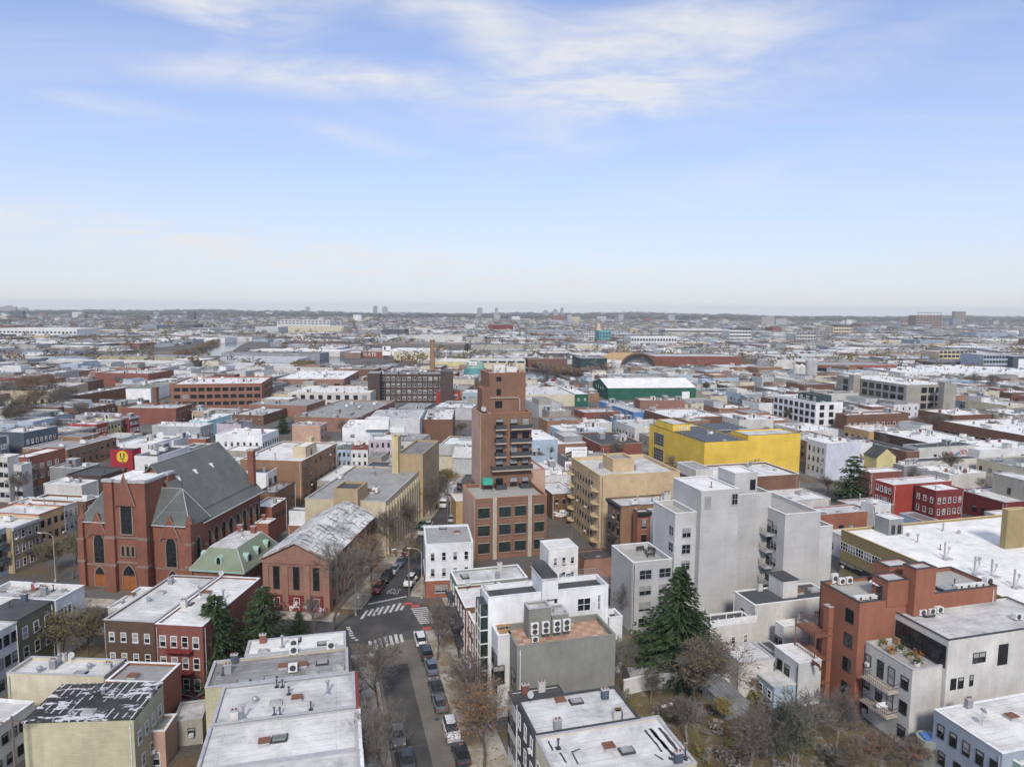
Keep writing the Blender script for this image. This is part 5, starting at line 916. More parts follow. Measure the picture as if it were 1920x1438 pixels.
# ------------------------------------------------------------------ temple-fronted brick hall
HX, HY, HA = -37.6, 135.6, R(-5.5)
hall = thing('school_hall', 'brick hall with pediment front and flaking white gable roof', 'hall', HX, HY, 0, HA); ROOTS['hall'] = hall
FOOT.append((HX, HY, 6.5, 14.4, HA)); hw, hd, he, hr = 6.2, 14.0, 9.9, 12.9
b = MB()
for s, yy in ((1, -hd), (-1, hd)):
    pts = [(-hw, yy, -.3), (hw, yy, -.3), (hw, yy, he), (0, yy, hr), (-hw, yy, he)]; b.quad(*(pts if s > 0 else pts[::-1]))
b.quad((hw, -hd, -.3), (hw, hd, -.3), (hw, hd, he), (hw, -hd, he)); b.quad((-hw, hd, -.3), (-hw, -hd, -.3), (-hw, -hd, he), (-hw, hd, he)); b.build('wall', 'brick_rose', hall)
b = MB(); slab(b, [(hw + .5, -hd - .5, he + .12), (hw + .5, hd + .2, he + .12), (0, hd + .2, hr + .35), (0, -hd - .5, hr + .35)]); slab(b, [(-hw - .5, hd + .2, he + .12), (-hw - .5, -hd - .5, he + .12), (0, -hd - .5, hr + .35), (0, hd + .2, hr + .35)]); b.build('roof', 'roof_flaking', hall)
b = MB(); b.box(-hw - .3, hw + .3, -hd - .4, -hd - .004, he - .7, he - .2); b.box(-hw, hw, -hd - .2, -hd - .004, he - 1.3, he - .701)
for s in (-1, 1): b.bar((s * (hw + .4), -hd - .3, he + .0), (0, -hd - .3, hr + .15), .22)
b.build('cornice', 'brick_rose', hall)
for xx in (-5.7, -2.05, 2.05, 5.7): m = MB(); m.box(xx - .55, xx + .55, -hd - .22, -hd - .004, -.3, he - 1.3); m.build('pilaster', 'brick_rose', hall)
for xx in (-3.75, 0, 3.75): window(hall, xx, -hd, 4.2, 0, 1.2, 4.3, 'dk'); window(hall, xx, -hd, 1.0, 0, 1.1, 1.7, 'dh')
for i in range(9): window(hall, hw, -hd + 2 + i * 3.0, 4.2, PI / 2, 1.2, 4.0, 'dk'); window(hall, hw, -hd + 2 + i * 3.0, .9, PI / 2, 1.2, 1.6, 'dk')
b = MB(); b.box(-hw + .02, hw + .03, -hd - .035, -hd - .003, -.2, 3.2); b.build('painted_base', 'maroon', hall)
gr = random.Random(9)
for i in range(44):                           # spray-painted tags along the base
    m = MB(); xx = -hw + .3 + i * .27; z = gr.uniform(.6, 2.0); pts = [(xx + gr.uniform(-.3, .3), z + gr.uniform(-.5, .5)) for _ in range(5)]
    for p, q in zip(pts, pts[1:]): m.bar((p[0], -hd - .245, p[1]), (q[0], -hd - .245, q[1]), .09, 0, 3)
    m.build('spray_tag', gr.choice(['ink_white', 'ink_pink', 'ink_white', 'maroon']), hall)
# ------------------------------------------------------------------ rectory with copper mansard
RX, RY, RA = -53.8, 132.3, R(-8.0)
rec = thing('rectory', 'brick rectory with green copper mansard roof and round dormers', 'rectory', RX, RY, 0, RA); ROOTS['rectory'] = rec
FOOT.append((RX, RY, 5.6, 7.4, RA)); a, d, z0, z1 = 5.0, 6.9, 6.4, 10.0; a2, d2 = 2.7, 4.9
b = MB(); b.box(-a, a, -d, d, -.3, z0, 0, 'bt'); b.build('wall', 'brick_church', rec)
b = MB(); o_ = [(-a - .5, -d - .5, z0), (a + .5, -d - .5, z0), (a + .5, d + .5, z0), (-a - .5, d + .5, z0)]; i_ = [(-a2, -d2, z1), (a2, -d2, z1), (a2, d2, z1), (-a2, d2, z1)]
for k in range(4): b.quad(o_[k], o_[(k + 1) % 4], i_[(k + 1) % 4], i_[k])
b.quad(*o_[::-1]); b.build('mansard_roof', 'copper', rec)
b = MB(); b.box(-a2 - .05, a2 + .05, -d2 - .05, d2 + .05, z1 - .1, z1 + .12); b.build('roof_deck', 'roof_silver', rec)
for k in range(4): MB().bar(o_[k], i_[k], .12).build('hip_flashing', 'trim_grey', rec)
b = MB(); b.box(-a - .55, a + .55, -d - .55, d + .55, z0 - .35, z0 - .01); b.build('gutter', 'copper_green', rec)
def dormer(x, y, rz):
    m = MB(); n = 8; pr = [(-.75, 0), (.75, 0), (.75, .9)] + [(.75 * math.cos(PI * i / n), .9 + .75 * math.sin(PI * i / n)) for i in range(1, n + 1)]
    m.extr(pr, -.1, 2.0); o = m.build('dormer', 'copper_green', rec, (x, y, z0 + .9), rz)
    q = MB(); pw = [(p[0] * .5, .12 + p[1] * .78) for p in pr]; q.quad(*[(p[0], -.13, p[1]) for p in pw]); q.build('window', 'glass', o)
dormer(0, -d + .3, 0)
for yy in (-4.0, -.2, 3.6): dormer(a - .3, yy, PI / 2); dormer(-a + .3, yy, -PI / 2)
for i in range(4): window(rec, a, -5 + i * 3.3, 1.4, PI / 2, 1.0, 1.9, 'br')
for i in range(3): window(rec, -3 + i * 3, -d, 1.4, 0, 1.0, 1.9, 'br')
furn(rec, 'chimney', 1.4, 3.8, z1 + .1, 0, 1.2); furn(rec, 'chimney', -1.6, 4.2, z1 + .1, 0, 1.2); furn(rec, 'flue', .5, 1, z1 + .1)

# ------------------------------------------------------------------ the brick tower
TX, TY, TA = -7.9, 148.4, R(15.5)
tw = thing('apartment_tower', 'tall brown brick apartment tower with balconies and salmon side walls', 'tower block', TX, TY, 0, TA); ROOTS['tower'] = tw
FOOT.append((2, 162, 10, 15, TA)); PW = 16.6
volume(tw, (PW / 2, 6.6, PW, 13.2), -.3, 13.9, 'brick_tower', 'deck', .8, 'trim_orange', nm=('podium', 'podium_roof', 'coping'))
for (xx0, xx1) in ((4.0, 4.9), (12.1, 13.0)): m = MB(); m.box(xx0, xx1, -.25, -.004, -.3, 14.3); m.build('stone_pier', 'trim_stone', tw)
for r in range(3):
    for xx, w in ((2.0, 2.6), (6.8, 2.6), (10.4, 2.6), (14.8, 2.3)): window(tw, xx, 0, 1.5 + r * 4.0, 0, w, 2.3, 'grn')
for r in range(0, 4): m = MB(); m.box(0.02, PW - .02, -.05, -.004, 4.0 * r + .45, 4.0 * r + .6); m.build('band', 'brick_rose', tw)
SX0, SX1, SY0, SY1, SH = 6.3, 16.4, 11.7, 24.5, 31.0
volume(tw, ((SX0 + SX1) / 2, (SY0 + SY1) / 2, SX1 - SX0, SY1 - SY0), 12, SH, 'brick_tower', 'roof_grey', .5, 'trim_orange', nm=('shaft', 'roof', 'coping'))
volume(tw, (5.1, 16.3, 2.4, 10.0), -.3, SH, 'brick_tower', 'roof_grey', .9, 'salmon', nm=('side_shaft', 'roof', 'coping'))
m = MB(); m.box(3.80, 3.896, 11.3, 21.3, 13.2, SH - .1); m.build('side_panel', 'salmon', tw)
m = MB(); m.box(-.10, -.004, 0, 13.2, -.3, 13.8); m.build('side_panel', 'salmon', tw)
volume(tw, (11.2, 19.5, 9.0, 9.5), SH - .8, 40.2, 'brick_tower', 'roof_grey', .5, 'trim_orange', nm=('bulkhead', 'roof', 'coping'))
volume(tw, (5.8, 17.0, 1.9, 5.0), SH - .8, 36.6, 'brick_tower', 'roof_grey', .4, 'trim_orange', nm=('bulkhead', 'roof', 'coping'))
volume(tw, (18.6, 21, 4.3, 14), -.3, 16.4, 'salmon', 'roof_white', .3, 'trim_orange', nm=('rear_wing', 'roof', 'coping'))
m = MB(); m.box(15.71, 15.80, 15.0, 24, SH - .7, 40.1); m.build('side_panel', 'salmon', tw)
for z, w, h in ((38.2, 1.2, 1.1), (34.9, 1.1, 1.5), (31.8, 1.8, 1.7)): window(tw, 9.0, 14.75, z, 0, w, h, 'slot')
m = MB(); m.bar((6.8, 14.5, 34.3), (13.9, 14.5, 34.2), .12, 0, 6); m.bar((13.9, 14.5, 34.2), (14.2, 14.5, 33.7), .12, 0, 6); m.bar((14.2, 14.5, 33.7), (14.2, 14.5, 31), .12, 0, 6); m.build('duct', 'trim_stone', tw)
for r in range(5):
    z = 14.3 + r * 3.25
    if r == 0: z = 13.2
    for xx, w in ((8.5, 1.8), (12.0, 1.8), (14.9, 1.7)): window(tw, xx, SY0, z + (0.1 if r else 0), 0, w, 2.2, 'dk', 'balcony_door')
    if r:
        segs = ((7.2, 9.8), (11.0, 16.2)) if r > 1 else ((6.4, 16.4),)
        for (p, q) in segs:
            m = MB(); m.box(p, q, SY0 - 1.5, SY0 - .004, z - .2, z); m.box(p - .03, q + .03, SY0 - 1.56, SY0 - 1.5, z - .24, z + .06, 1)
            o = m.build('balcony', ['trim_grey', 'trim_stone'], tw)
            rl = MB(); rl.box(p, q, SY0 - 1.48, SY0 - 1.44, z + .08, z + 1.05); rl.box(p, p + .04, SY0 - 1.44, SY0 - .02, z + .08, z + 1.05); rl.box(q - .04, q, SY0 - 1.44, SY0 - .02, z + .08, z + 1.05); rl.build('railing', 'metal_dark', o)
for (p, q) in ((7.2, 9.8), (13.2, 16.0)):
    rl = MB(); rl.box(p, q, SY0 - 2.4, SY0 - 2.35, 13.1, 14.3); rl.box(p, p + .05, SY0 - 2.35, SY0 - .02, 13.1, 14.3); rl.box(q - .05, q, SY0 - 2.35, SY0 - .02, 13.1, 14.3); rl.build('terrace_railing', 'metal_dark', tw)
for i, (xx, yy) in enumerate(((9.5, 17), (13.0, 18.5))):
    m = MB(); m.cbox(0, 0, 2.6, 2.0, .4, 2.2 - i * .6); m.cbox(0, 0, 2.2, 1.6, 0, .4, 1); m.build('rooftop_unit', ['ac_white', 'metal_dark'], tw, (xx, yy, 39.7))
m = MB(); m.bar((8, 15.5, 39.8), (9.8, 15.5, 41.6), .1); m.bar((8.6, 15.5, 39.8), (8.6, 15.5, 41.2), .08); m.bar((14.6, 16, 39.7), (14.6, 16, 42.0), .25, 0, 6); m.build('roof_frame', 'trim_stone', tw)
link('satellite_dish', cached(('f', 'satellite_dish'), m_dish), tw, (5.0, 13.6, SH - .9), 0, (1.6, 1.6, 1.6))
p = thing('rooftop_canopy', 'teal tarpaulin shelter on the brick tower terrace', 'shelter', *(-5.63,159.15), 13.1, TA); m = MB(); m.box(-1.1, 1.1, -.8, .8, 1.5, 2.9); m.build('tarpaulin', 'tarp_green', p); m = MB(); [m.bar((x, y, 0), (x, y, 1.5), .05) for x in (-1, 1) for y in (-.7, .7)]; m.build('frame', 'metal_dark', p)

w3 = ROOTS['white3']; f3 = next(f for f in FOOT if abs(f[0] - w3.location.x) < .02 and abs(f[1] - w3.location.y) < .02); a, d = f3[2] + .04, f3[3] + .04
MB().box(-a, a, -d, d, -.3, 3.4, 0, 'bt').build('ground_floor', 'brick_orange', w3); MB().box(-a - .08, a + .08, -d - .08, d + .08, 3.4, 3.55).build('band', 'trim_white', w3)
window(w3, -a * .35, -d, 1.0, 0, 2.4, 1.5, 'grey'); window(w3, a * .1, -d, .1, 0, 1.0, 2.4, 'door', 'door')
# ------------------------------------------------------------------ sheds by the canal
def gable_shed(key, name, label, x, y, ang, lx, ly, he, hr, wall, roof, ovh=.4):
    t = thing(name, label, 'shed', x, y, 0, R(ang)); ROOTS[key] = t; FOOT.append((x, y, lx / 2, ly / 2, R(ang)))
    b = MB(); a, d = lx / 2, ly / 2           # ridge runs along x
    for s in (-1, 1):
        pts = [(s * a, -d, -.3), (s * a, d, -.3), (s * a, d, he), (s * a, 0, hr), (s * a, -d, he)]; b.quad(*(pts if s > 0 else pts[::-1]))
    b.quad((-a, -d, -.3), (a, -d, -.3), (a, -d, he), (-a, -d, he)); b.quad((a, d, -.3), (-a, d, -.3), (-a, d, he), (a, d, he)); b.build('wall', wall, t)
    b = MB(); slab(b, [(-a - ovh, -d - ovh, he + .05), (a + ovh, -d - ovh, he + .05), (a + ovh, 0, hr + .25), (-a - ovh, 0, hr + .25)]); slab(b, [(a + ovh, d + ovh, he + .05), (-a - ovh, d + ovh, he + .05), (-a - ovh, 0, hr + .25), (a + ovh, 0, hr + .25)]); b.build('roof', roof, t)
    return t
FOOT.append((84, 424, 30, 12, R(7)))
t = gable_shed('greenshed', 'storage_shed', 'large dark green metal shed with white gable roof', 86, 454, 7, 57, 40, 7.6, 11.6, 'green_metal', 'roof_bright')
for i in range(4): m = MB(); m.box(-.03, -.003, -.6, .6, 0, 1.8); m.build('window', 'sign_white', t, (-28.5, 11 - i * 6, 5.0))
m = MB(); m.box(-2.5, 2.5, -.06, -.004, 0, 5); m.build('shutter_door', 'sign_white', t, (22, -20, 0))
gable_shed('lavgable', 'row_house', 'pale yellow gabled house with dark slate roof beside the pine', (127.86,239.08)[0], (127.86,239.08)[1], 105, 9, 8, 6.2, 9.2, 'pale_yellow', 'roof_dark')['category'] = 'row house'
gable_shed('whtgable', 'row_house', 'white gabled house with brown roof left of the pine', (114.27,232.2)[0], (114.27,232.2)[1], 15, 7, 7, 6.4, 8.6, 'white_siding', 'roof_brown')['category'] = 'row house'
gable_shed('dormA', 'row_house', 'cream cottage with dormered grey roof below the tower street', (-21.23,238.71)[0], (-21.23,238.71)[1], -6, 9, 9, 5.6, 8.4, 'cream', 'roof_grey')['category'] = 'row house'
gable_shed('dormB', 'row_house', 'pale grey cottage beside the dormered cream cottage', (-15.65,234.61)[0], (-15.65,234.61)[1], -6, 7, 9, 5.6, 8.2, 'grey', 'roof_silver')['category'] = 'row house'
# tan vaulted salt shed
t = thing('salt_shed', 'tan vaulted shed roof with white patch and open arched end', 'shed', 124, 700, 0, R(4)); t.scale = (.74, .74, .74); ROOTS['dome'] = t; FOOT.append((130, 690, 40, 22, 0))
n = 14; rx, hh = 25.0, 20.0
def arch(k, sc=1.0): a_ = PI * k / n; return (rx * sc * -math.cos(a_), hh * sc * math.sin(a_) ** 0.85)
b = MB()
for k in range(n):
    p, q = arch(k), arch(k + 1)
    b.quad((p[0], -22, p[1]), (q[0], -22, q[1]), (q[0] - 20, 24, q[1] * .9), (p[0] - 20, 24, p[1] * .9), m=1 if k in (0, 1) else 0)
b.build('vault', ['tan_brick', 'sign_white'], t)
b = MB()
for k in range(n):
    p, q, r_, s_ = arch(k), arch(k + 1), arch(k + 1, .9), arch(k, .9); b.quad((p[0], -22.3, p[1]), (q[0], -22.3, q[1]), (r_[0], -22.3, r_[1]), (s_[0], -22.3, s_[1]))
b.build('arch_rim', 'brick_brown', t)
b = MB(); b.quad(*[(arch(k, .9)[0], -12, arch(k, .9)[1]) for k in range(n + 1)]); b.build('salt_heap', 'grey_mid', t)
# brick smokestack, teal tank, silos, square stacks
def stack(label, x, y, r, h, mat, cat='smokestack', n=14, name='smokestack'):
    b = MB(); b.lathe([(r, -.3), (r * .72, h - 1.5), (r * .86, h - 1.2), (r * .86, h), (r * .6, h)], n=n); return tag(b.build(name, mat, None, (x, y, 0)), label, cat)
stack('tall round tan brick smokestack behind the dark loft', *(-61.42,532.98), 2.3, 32.5, 'brick_tan')
p = (-175.88,339.89); b = MB(); b.cbox(0, 0, 2.0, 2.0, -.3, 15.5); b.cbox(0, 0, 2.4, 2.4, 15.5, 16.2); tag(b.build('smokestack', 'brick_brown', None, (p[0], p[1], 0), R(-6)), 'slim square brick stack in front of the brick works', 'smokestack')
tk = thing('storage_tank', 'teal and blue painted round tank with white band left of the tower', 'tank', *(-29.48,552.23)); ROOTS['tank'] = tk
b = MB(); b.lathe([(8.6, -.2), (8.6, 9.5)], n=28); b.build('shell', 'teal', tk)
b = MB(); b.lathe([(7.0, 9.5), (7.0, 14.0), (.2, 14.6)], n=28); b.build('upper_shell', 'mint', tk)
b = MB(); b.box(-4.2, 1.6, -7.15, -6.2, 12.2, 14.9); b.build('sign_panel', 'sign_white', tk)
b = MB(); b.box(-3.4, .8, -7.19, -7.155, 13.1, 13.9); b.build('sign_lettering', 'ink_pink', tk)
for i, (x, y) in enumerate([(225.31,546.81),(231.0,551.37),(240.88,560.58),(246.39,565.33)]): tag(MB().lathe([(3.0, -.2), (3.0, 13 + 4 * (i > 1)), (.4, 15 + 4 * (i > 1))], n=14).build('silo', ('offwhite', 'grey')[i > 1], None, (x, y, 0)), ('leftmost pale concrete silo', 'second pale concrete silo from the left', 'third silo from the left, tall and grey', 'rightmost tall grey silo')[i] + ' behind white loft', 'silo', 'concrete plant silos')

# ------------------------------------------------------------------ things fixed on or beside buildings
def fire_escape(key, box, face, u0, u1, zs, mat='metal_dark'):
    root = ROOTS[key]; b = MB(); cx, cy, lx, ly = box; L = (lx if face in 'SN' else ly); a = (u0 - .5) * L; c = (u1 - .5) * L
    for i, z in enumerate(zs):
        b.box(a, c, -1.15, -.05, z - .06, z)
        for zz in (.45, .95): b.box(a, c, -1.16, -1.12, z + zz, z + zz + .05)
        for xx in [a + (c - a) * k / 6 for k in range(7)]: b.box(xx - .02, xx + .02, -1.15, -1.11, z, z + 1.0)
        if i: b.bar((a + .3, -.6, zs[i - 1]), (c - .3, -.6, z), .05); b.bar((a + .3, -1.0, zs[i - 1]), (c - .3, -1.0, z), .05)
    x, y = on_face(box, face, .5); b.build('fire_escape', mat, root, (x, y, 0), FACE[face][2])
def bx(key): o = ROOTS[key]; return next((0, 0, f[2] * 2, f[3] * 2) for f in FOOT if abs(f[0] - o.location.x) < .02 and abs(f[1] - o.location.y) < .02)
fire_escape('redrow', bx('redrow'), 'S', .25, .8, (4.2, 7.3), 'trim_red'); fire_escape('brownrow', bx('brownrow'), 'W', .1, .5, (3.8, 6.8)); fire_escape('brownrow', bx('brownrow'), 'W', .6, .95, (3.8, 6.8))
fire_escape('walkupa', bx('walkupa'), 'W', .3, .85, (4.2, 7.3, 10.4)); fire_escape('tanh', bx('tanh'), 'E', .4, .85, (3.6, 6.6)); fire_escape('blueh', bx('blueh'), 'E', .3, .9, (3.6, 6.6)); fire_escape('cornergrey', bx('cornergrey'), 'W', .2, .7, (3.9, 7.0))
def balcony(key, x, y, z, w, d, rz, slab_mat='trim_grey', rail='metal_dark'):
    b = MB(); b.box(-w / 2, w / 2, -d, -.004, z - .22, z); o = b.build('balcony', slab_mat, ROOTS[key], (x, y, 0), rz)
    r = MB()
    for zz in (.5, 1.0): r.box(-w / 2, w / 2, -d, -d + .04, z + zz, z + zz + .05); r.box(-w / 2, -w / 2 + .04, -d + .041, -.01, z + zz, z + zz + .05); r.box(w / 2 - .04, w / 2, -d + .041, -.01, z + zz, z + zz + .05)
    k = int(w / .35)
    for i in range(k + 1): xx = -w / 2 + .02 + (w - .04) * i / k; r.box(xx - .012, xx + .012, -d + .005, -d + .035, z, z + 1.0)
    r.build('railing', rail, o); return o
# grey apartment block balconies with glazed doors
o_ = ROOTS['greyapt']
V5 = [c for c in o_.children if c.name.startswith('wing')]
w5 = max(V5, key=lambda c: (c.data.vertices[0].co.x + c.data.vertices[1].co.x) if max(v.co.z for v in c.data.vertices) > 20 else -99)
xs5 = [v.co.x for v in w5.data.vertices]; ys5 = [v.co.y for v in w5.data.vertices]
for r in range(6):
    z = 1.4 + r * 2.95; yy = min(ys5) + (max(ys5) - min(ys5)) * .30
    balcony('greyapt', min(xs5), yy, z, 2.6, 1.6, -PI / 2); window(o_, min(xs5), yy, z + .05, -PI / 2, 1.8, 2.2, 'dk', 'balcony_door')
lb, ub = bx('beige'), ROOTS['beige']
def round_balcony(key, x, y, z, r, rz):
    b = MB(); n = 10; pts = [(r * math.cos(PI + PI * i / n), .8 * r * math.sin(PI + PI * i / n)) for i in range(n + 1)]; b.prism(pts, z - .2, z); o = b.build('balcony', 'trim_buff', ROOTS[key], (x, y, 0), rz)
    q = MB()
    for i in range(n):
        p, s = pts[i], pts[i + 1]; q.bar((p[0], p[1], z + .95), (s[0], s[1], z + .95), .03); q.bar((p[0], p[1], z), (p[0], p[1], z + .95), .02); q.bar((p[0], p[1], z + .5), (s[0], s[1], z + .5), .02)
    q.build('railing', 'trim_stone', o)
for r in range(5):
    for u in (.06, .90): x, y = on_face(lb, 'W', u); round_balcony('beige', x, y, 1.8 + r * 3.0, 1.7, -PI / 2)
# white stucco block balconies; terracotta block steel balconies
wb = bx('whiter')
for z in (3.4, 6.7): x, y = on_face(wb, 'W', .48); balcony('whiter', x, y, z, 4.6, 1.7, -PI / 2, 'trim_stone')
ob = bx('orange'); ro = ROOTS['orange']
for z in (2.6, 6.1, 9.6): x, y = on_face(ob, 'W', .12); balcony('orange', x, y, z, 4.4, 3.0, -PI / 2, 'metal_rust', 'metal_rust')
x, y = on_face(ob, 'W', .12); m = MB(); [m.bar((dx, -2.9, -.2), (dx, -2.9, 10.6), .1) for dx in (-2.1, 2.1)]; m.build('steel_post', 'metal_rust', ro, (x, y, 0), -PI / 2)
# glazed bay of the white block
rb = ROOTS['whitebay']; wbx = bx('whitebay'); x, y = on_face(wbx, 'W', .62)
m = MB(); m.box(-1.5, 1.5, -1.1, -.004, -.2, 13.8); o = m.build('glazed_bay', 'glass_green', rb, (x, y, 0), -PI / 2)
m = MB()
for zz in range(0, 7): m.box(-1.56, 1.56, -1.16, -1.1, zz * 2.0 - .05, zz * 2.0 + .12); m.box(-1.56, -1.5, -1.1, -.01, zz * 2.0 - .05, zz * 2.0 + .12); m.box(1.5, 1.56, -1.1, -.01, zz * 2. - .05, zz * 2. + .12)
for xx in (-1.53, 0, 1.53): m.box(xx - .06, xx + .06, -1.17, -1.1, -.2, 13.9)
m.build('bay_frame', 'frame_white', o)
n = 8; m = MB(); bh = [c for c in rb.children if c.name.startswith('bulkhead')][0]; vx = [v.co for v in bh.data.vertices]; bx0, bx1, by0, by1 = min(v.x for v in vx), max(v.x for v in vx), min(v.y for v in vx), max(v.y for v in vx)
m.extr([(bx0 + (bx1 - bx0) * (0.5 - .5 * math.cos(PI * i / n)), 16.96 + 1.0 * math.sin(PI * i / n)) for i in range(n + 1)][::-1], by0 + .2, by1 - .1); m.build('curved_roof', 'roof_dark', rb)
m = MB()
for zz in (.35, .7, 1.05): m.bar((-wbx[2] / 2 + .1, -wbx[3] / 2 + .1, 14.8 + zz), (-wbx[2] / 2 + .1, wbx[3] / 2 - .1, 14.8 + zz), .03); m.bar((wbx[2] / 2 - 4, wbx[3] / 2 - .1, 14.8 + zz), (wbx[2] / 2 - .1, wbx[3] / 2 - .1, 14.8 + zz), .03); m.bar((wbx[2] / 2 - .1, -wbx[3] / 2 + .1, 14.8 + zz), (wbx[2] / 2 - .1, wbx[3] / 2 - .1, 14.8 + zz), .03)
m.build('roof_railing', 'metal', rb)
# glass doors in the notch of the warm grey block
rg = ROOTS['greyac']; bb = bx('greyac'); window(rg, -bb[2] / 2, -bb[3] / 2 + 1.6, 5.0, -PI / 2, 2.0, 2.6, 'dkp', 'balcony_door'); window(rg, -bb[2] / 2 - 1.6, -bb[3] / 2 + 3.3, 5.0, 0, 1.6, 2.6, 'dkp', 'balcony_door')
# yellow warehouse: glazing and solar panels
ry = ROOTS['yellow']; yb = bx('yellow')
for z in (2.2, 7.6):
    x, y = on_face(yb, 'W', .20); window(ry, x, y, z, -PI / 2, 7.2, 4.4, 'glz', 'glazing')
pr = MB(); pr.quad((-.95, -.55, .18), (.95, -.55, .18), (.95, .55, .5), (-.95, .55, .5)); pr.quad((-.95, .55, .5), (.95, .55, .5), (.95, .55, .05), (-.95, .55, .05)); pm = pr.mesh('solar_panel', 'solar'); cnt = 0
for (ax, bx_, ay, by_) in ((-6.8, 6.8, -16.5, -3), (-6.8, 6.8, -1, 9.5), (8.5, 22, 3, 14.5)):
    yy = ay
    while yy < by_:
        xx = ax + 1
        while xx < bx_: link('solar_panel', pm, ry, (xx, yy, 13.76)); cnt += 1; xx += 2.0
        yy += 2.5
# fins on the tan building
rt_ = ROOTS['tan']; tb = bx('tan')
for i in range(15):
    x, y = on_face(tb, 'E', .03 + .94 * i / 14); m = MB(); m.box(-.28, .28, -.45, -.004, 0, 11.4); m.build('fin', 'sand', rt_, (x, y, 0), PI / 2)
    if i < 14:
        x, y = on_face(tb, 'E', .03 + .94 * (i + .5) / 14)
        for z in (1.0, 4.4, 7.8): window(rt_, x, y, z, PI / 2, 1.25, 2.3, 'dk')
# roof masts of the school
def mast(i, x, y, z):
    t = thing('roof_mast', 'grey floodlight mast on the big white school roof, ' + ('nearest the mechanical hut', 'second from the hut', 'third from the hut', 'fourth from the hut')[i], 'mast', x, y, z, R(15), 'masts on the school roof')
    b = MB(); b.bar((0, 0, 0), (0, 0, 3.4), .16, 0, 6); b.build('post', 'pole_grey', t); b = MB(); b.bar((.3, 0, .2), (1.2, 0, 2.2), .06); b.bar((.3, .3, .2), (1.2, 0, 2.2), .05); b.cbox(.8, 0, 1.6, 1.0, 0, .25); b.build('bracket', 'trim_grey', t); b = MB(); b.cbox(1.2, 0, .5, .5, 1.9, 2.5); b.build('lamp_head', 'ac_white', t)
for i, (x, y) in enumerate([(81.43,126.15),(82.04,118.55),(84.22,117.36),(84.78,112.66)]): mast(i, x, y, 9.15)
# air conditioners (things standing on roofs)
def m_ac(w, d, h, fans):
    b = MB(); b.cbox(0, 0, w, d, .15, h); [b.cbox(xx, 0, .1, d, 0, .15, 1) for xx in (-w * .35, w * .35)]
    return b.mesh('casing', ['ac_white', 'metal_dark'])
def ac(label, x, y, z, rz, w=.95, d=.4, h=1.5, fans=2, group=None, name='fan_unit'):
    t = thing(name, label, 'air conditioner', x, y, z, rz, group); link('casing', cached(('ac', w, d, h), lambda: m_ac(w, d, h, fans)), t)
    def fan():
        b = MB(); r = min(w * .36, h / fans * .42); n = 14; i = 0; b.v = [(r * math.cos(2 * PI * k / n), 0, r * math.sin(2 * PI * k / n)) for k in range(n)]; b.f = [tuple(range(n))]; b.k = [0]; return b.mesh('fan_grille', 'metal_dark')
    for k in range(fans): link('fan_grille', cached(('fan', w, h, fans), fan), t, (0, -d / 2 - .012, .2 + (h - .2) * (k + .5) / fans))
    return t
for i, (x, y) in enumerate([(3.28,89.03),(4.78,89.44),(6.32,89.85),(7.64,90.27)]): ac(('leftmost', 'second', 'third', 'rightmost')[i] + ' of four white twin fan units on the tiled terrace', x, y, 11.75, R(15.5), 1.05, .45, 1.75, 2, 'fan units on the tiled terrace')
ac('small white fan unit below the four twin units on tiled terrace', *(3.34,88.74), 10.86, R(15.5), .95, .4, .85, 1)
for i, (x, y) in enumerate([(47.39,97.97),(48.17,97.36),(49.4,97.7)]): ac(('tall left', 'middle', 'right')[i] + ' fan unit on the terracotta roof corner', x, y, 15.7, R(15.5), 1.0, .45, 1.5 if i == 0 else 1.1, 1, 'fan units on the terracotta roof')
for i, (x, y) in enumerate([(48.12,92.27),(49.55,92.53),(50.84,92.84),(51.99,93.15)]): ac(('first', 'second', 'third', 'fourth')[i] + ' low white unit from the left along the terracotta parapet', x, y, 15.7, R(15.5), 1.4, .9, .5, 1, 'low units along the terracotta parapet')
for i, (x, y) in enumerate([(64.8,96.56),(66.05,96.9),(67.34,97.17),(68.51,97.45),(69.68,97.72)]): ac(('first', 'second', 'third', 'fourth', 'fifth and tallest')[i] + ' white unit from the left on the rear terracotta parapet', x, y, 15.7, R(15.5), 1.3, .8, .5 if i < 4 else 1.3, 1, 'units on the rear terracotta parapet')
for i, (x, y) in enumerate([(56.41,91.38),(57.94,91.78),(59.27,92.24),(68.68,90.28)]): ac(('leftmost', 'second', 'third', 'far right')[i] + ' fan unit on the white stucco block roof', x, y, 13.9, R(15.5), 1.1, .7, .9, 1, 'fan units on the white stucco roof')
for i, (x, y) in enumerate([(-29.47,90.24),(-28.83,88.23),(-27.5,83.65),(-24.22,89.64)]): ac(('farthest', 'middle', 'nearest', 'rightmost')[i] + ' beige fan unit on the dirty black roof', x, y, 9.2, R(14), 1.1, .5, 1.2, 1, 'fan units on the dirty black roof')
for i, (x, y) in enumerate([(-118.57,223.51),(-117.5,223.99),(-115.9,224.72),(-114.83,225.21),(-113.65,225.94)]): ac(('first', 'second', 'third', 'fourth', 'fifth')[i] + ' fan unit from the left on the white modern block', x, y, 9.1, R(-6.5), 1.1, .5, 1.4, 2, 'fan units on the white modern block')
for i, (x, y) in enumerate([(-72.26,199.54),(-71.34,200.83),(-69.44,198.75),(-67.89,197.05)]): ac(('first', 'second', 'third', 'fourth')[i] + ' fan unit from the left on white block beside the church', x, y, 9.9, R(-6.5), 1.1, .5, 1.1, 1, 'fan units on white block beside church')
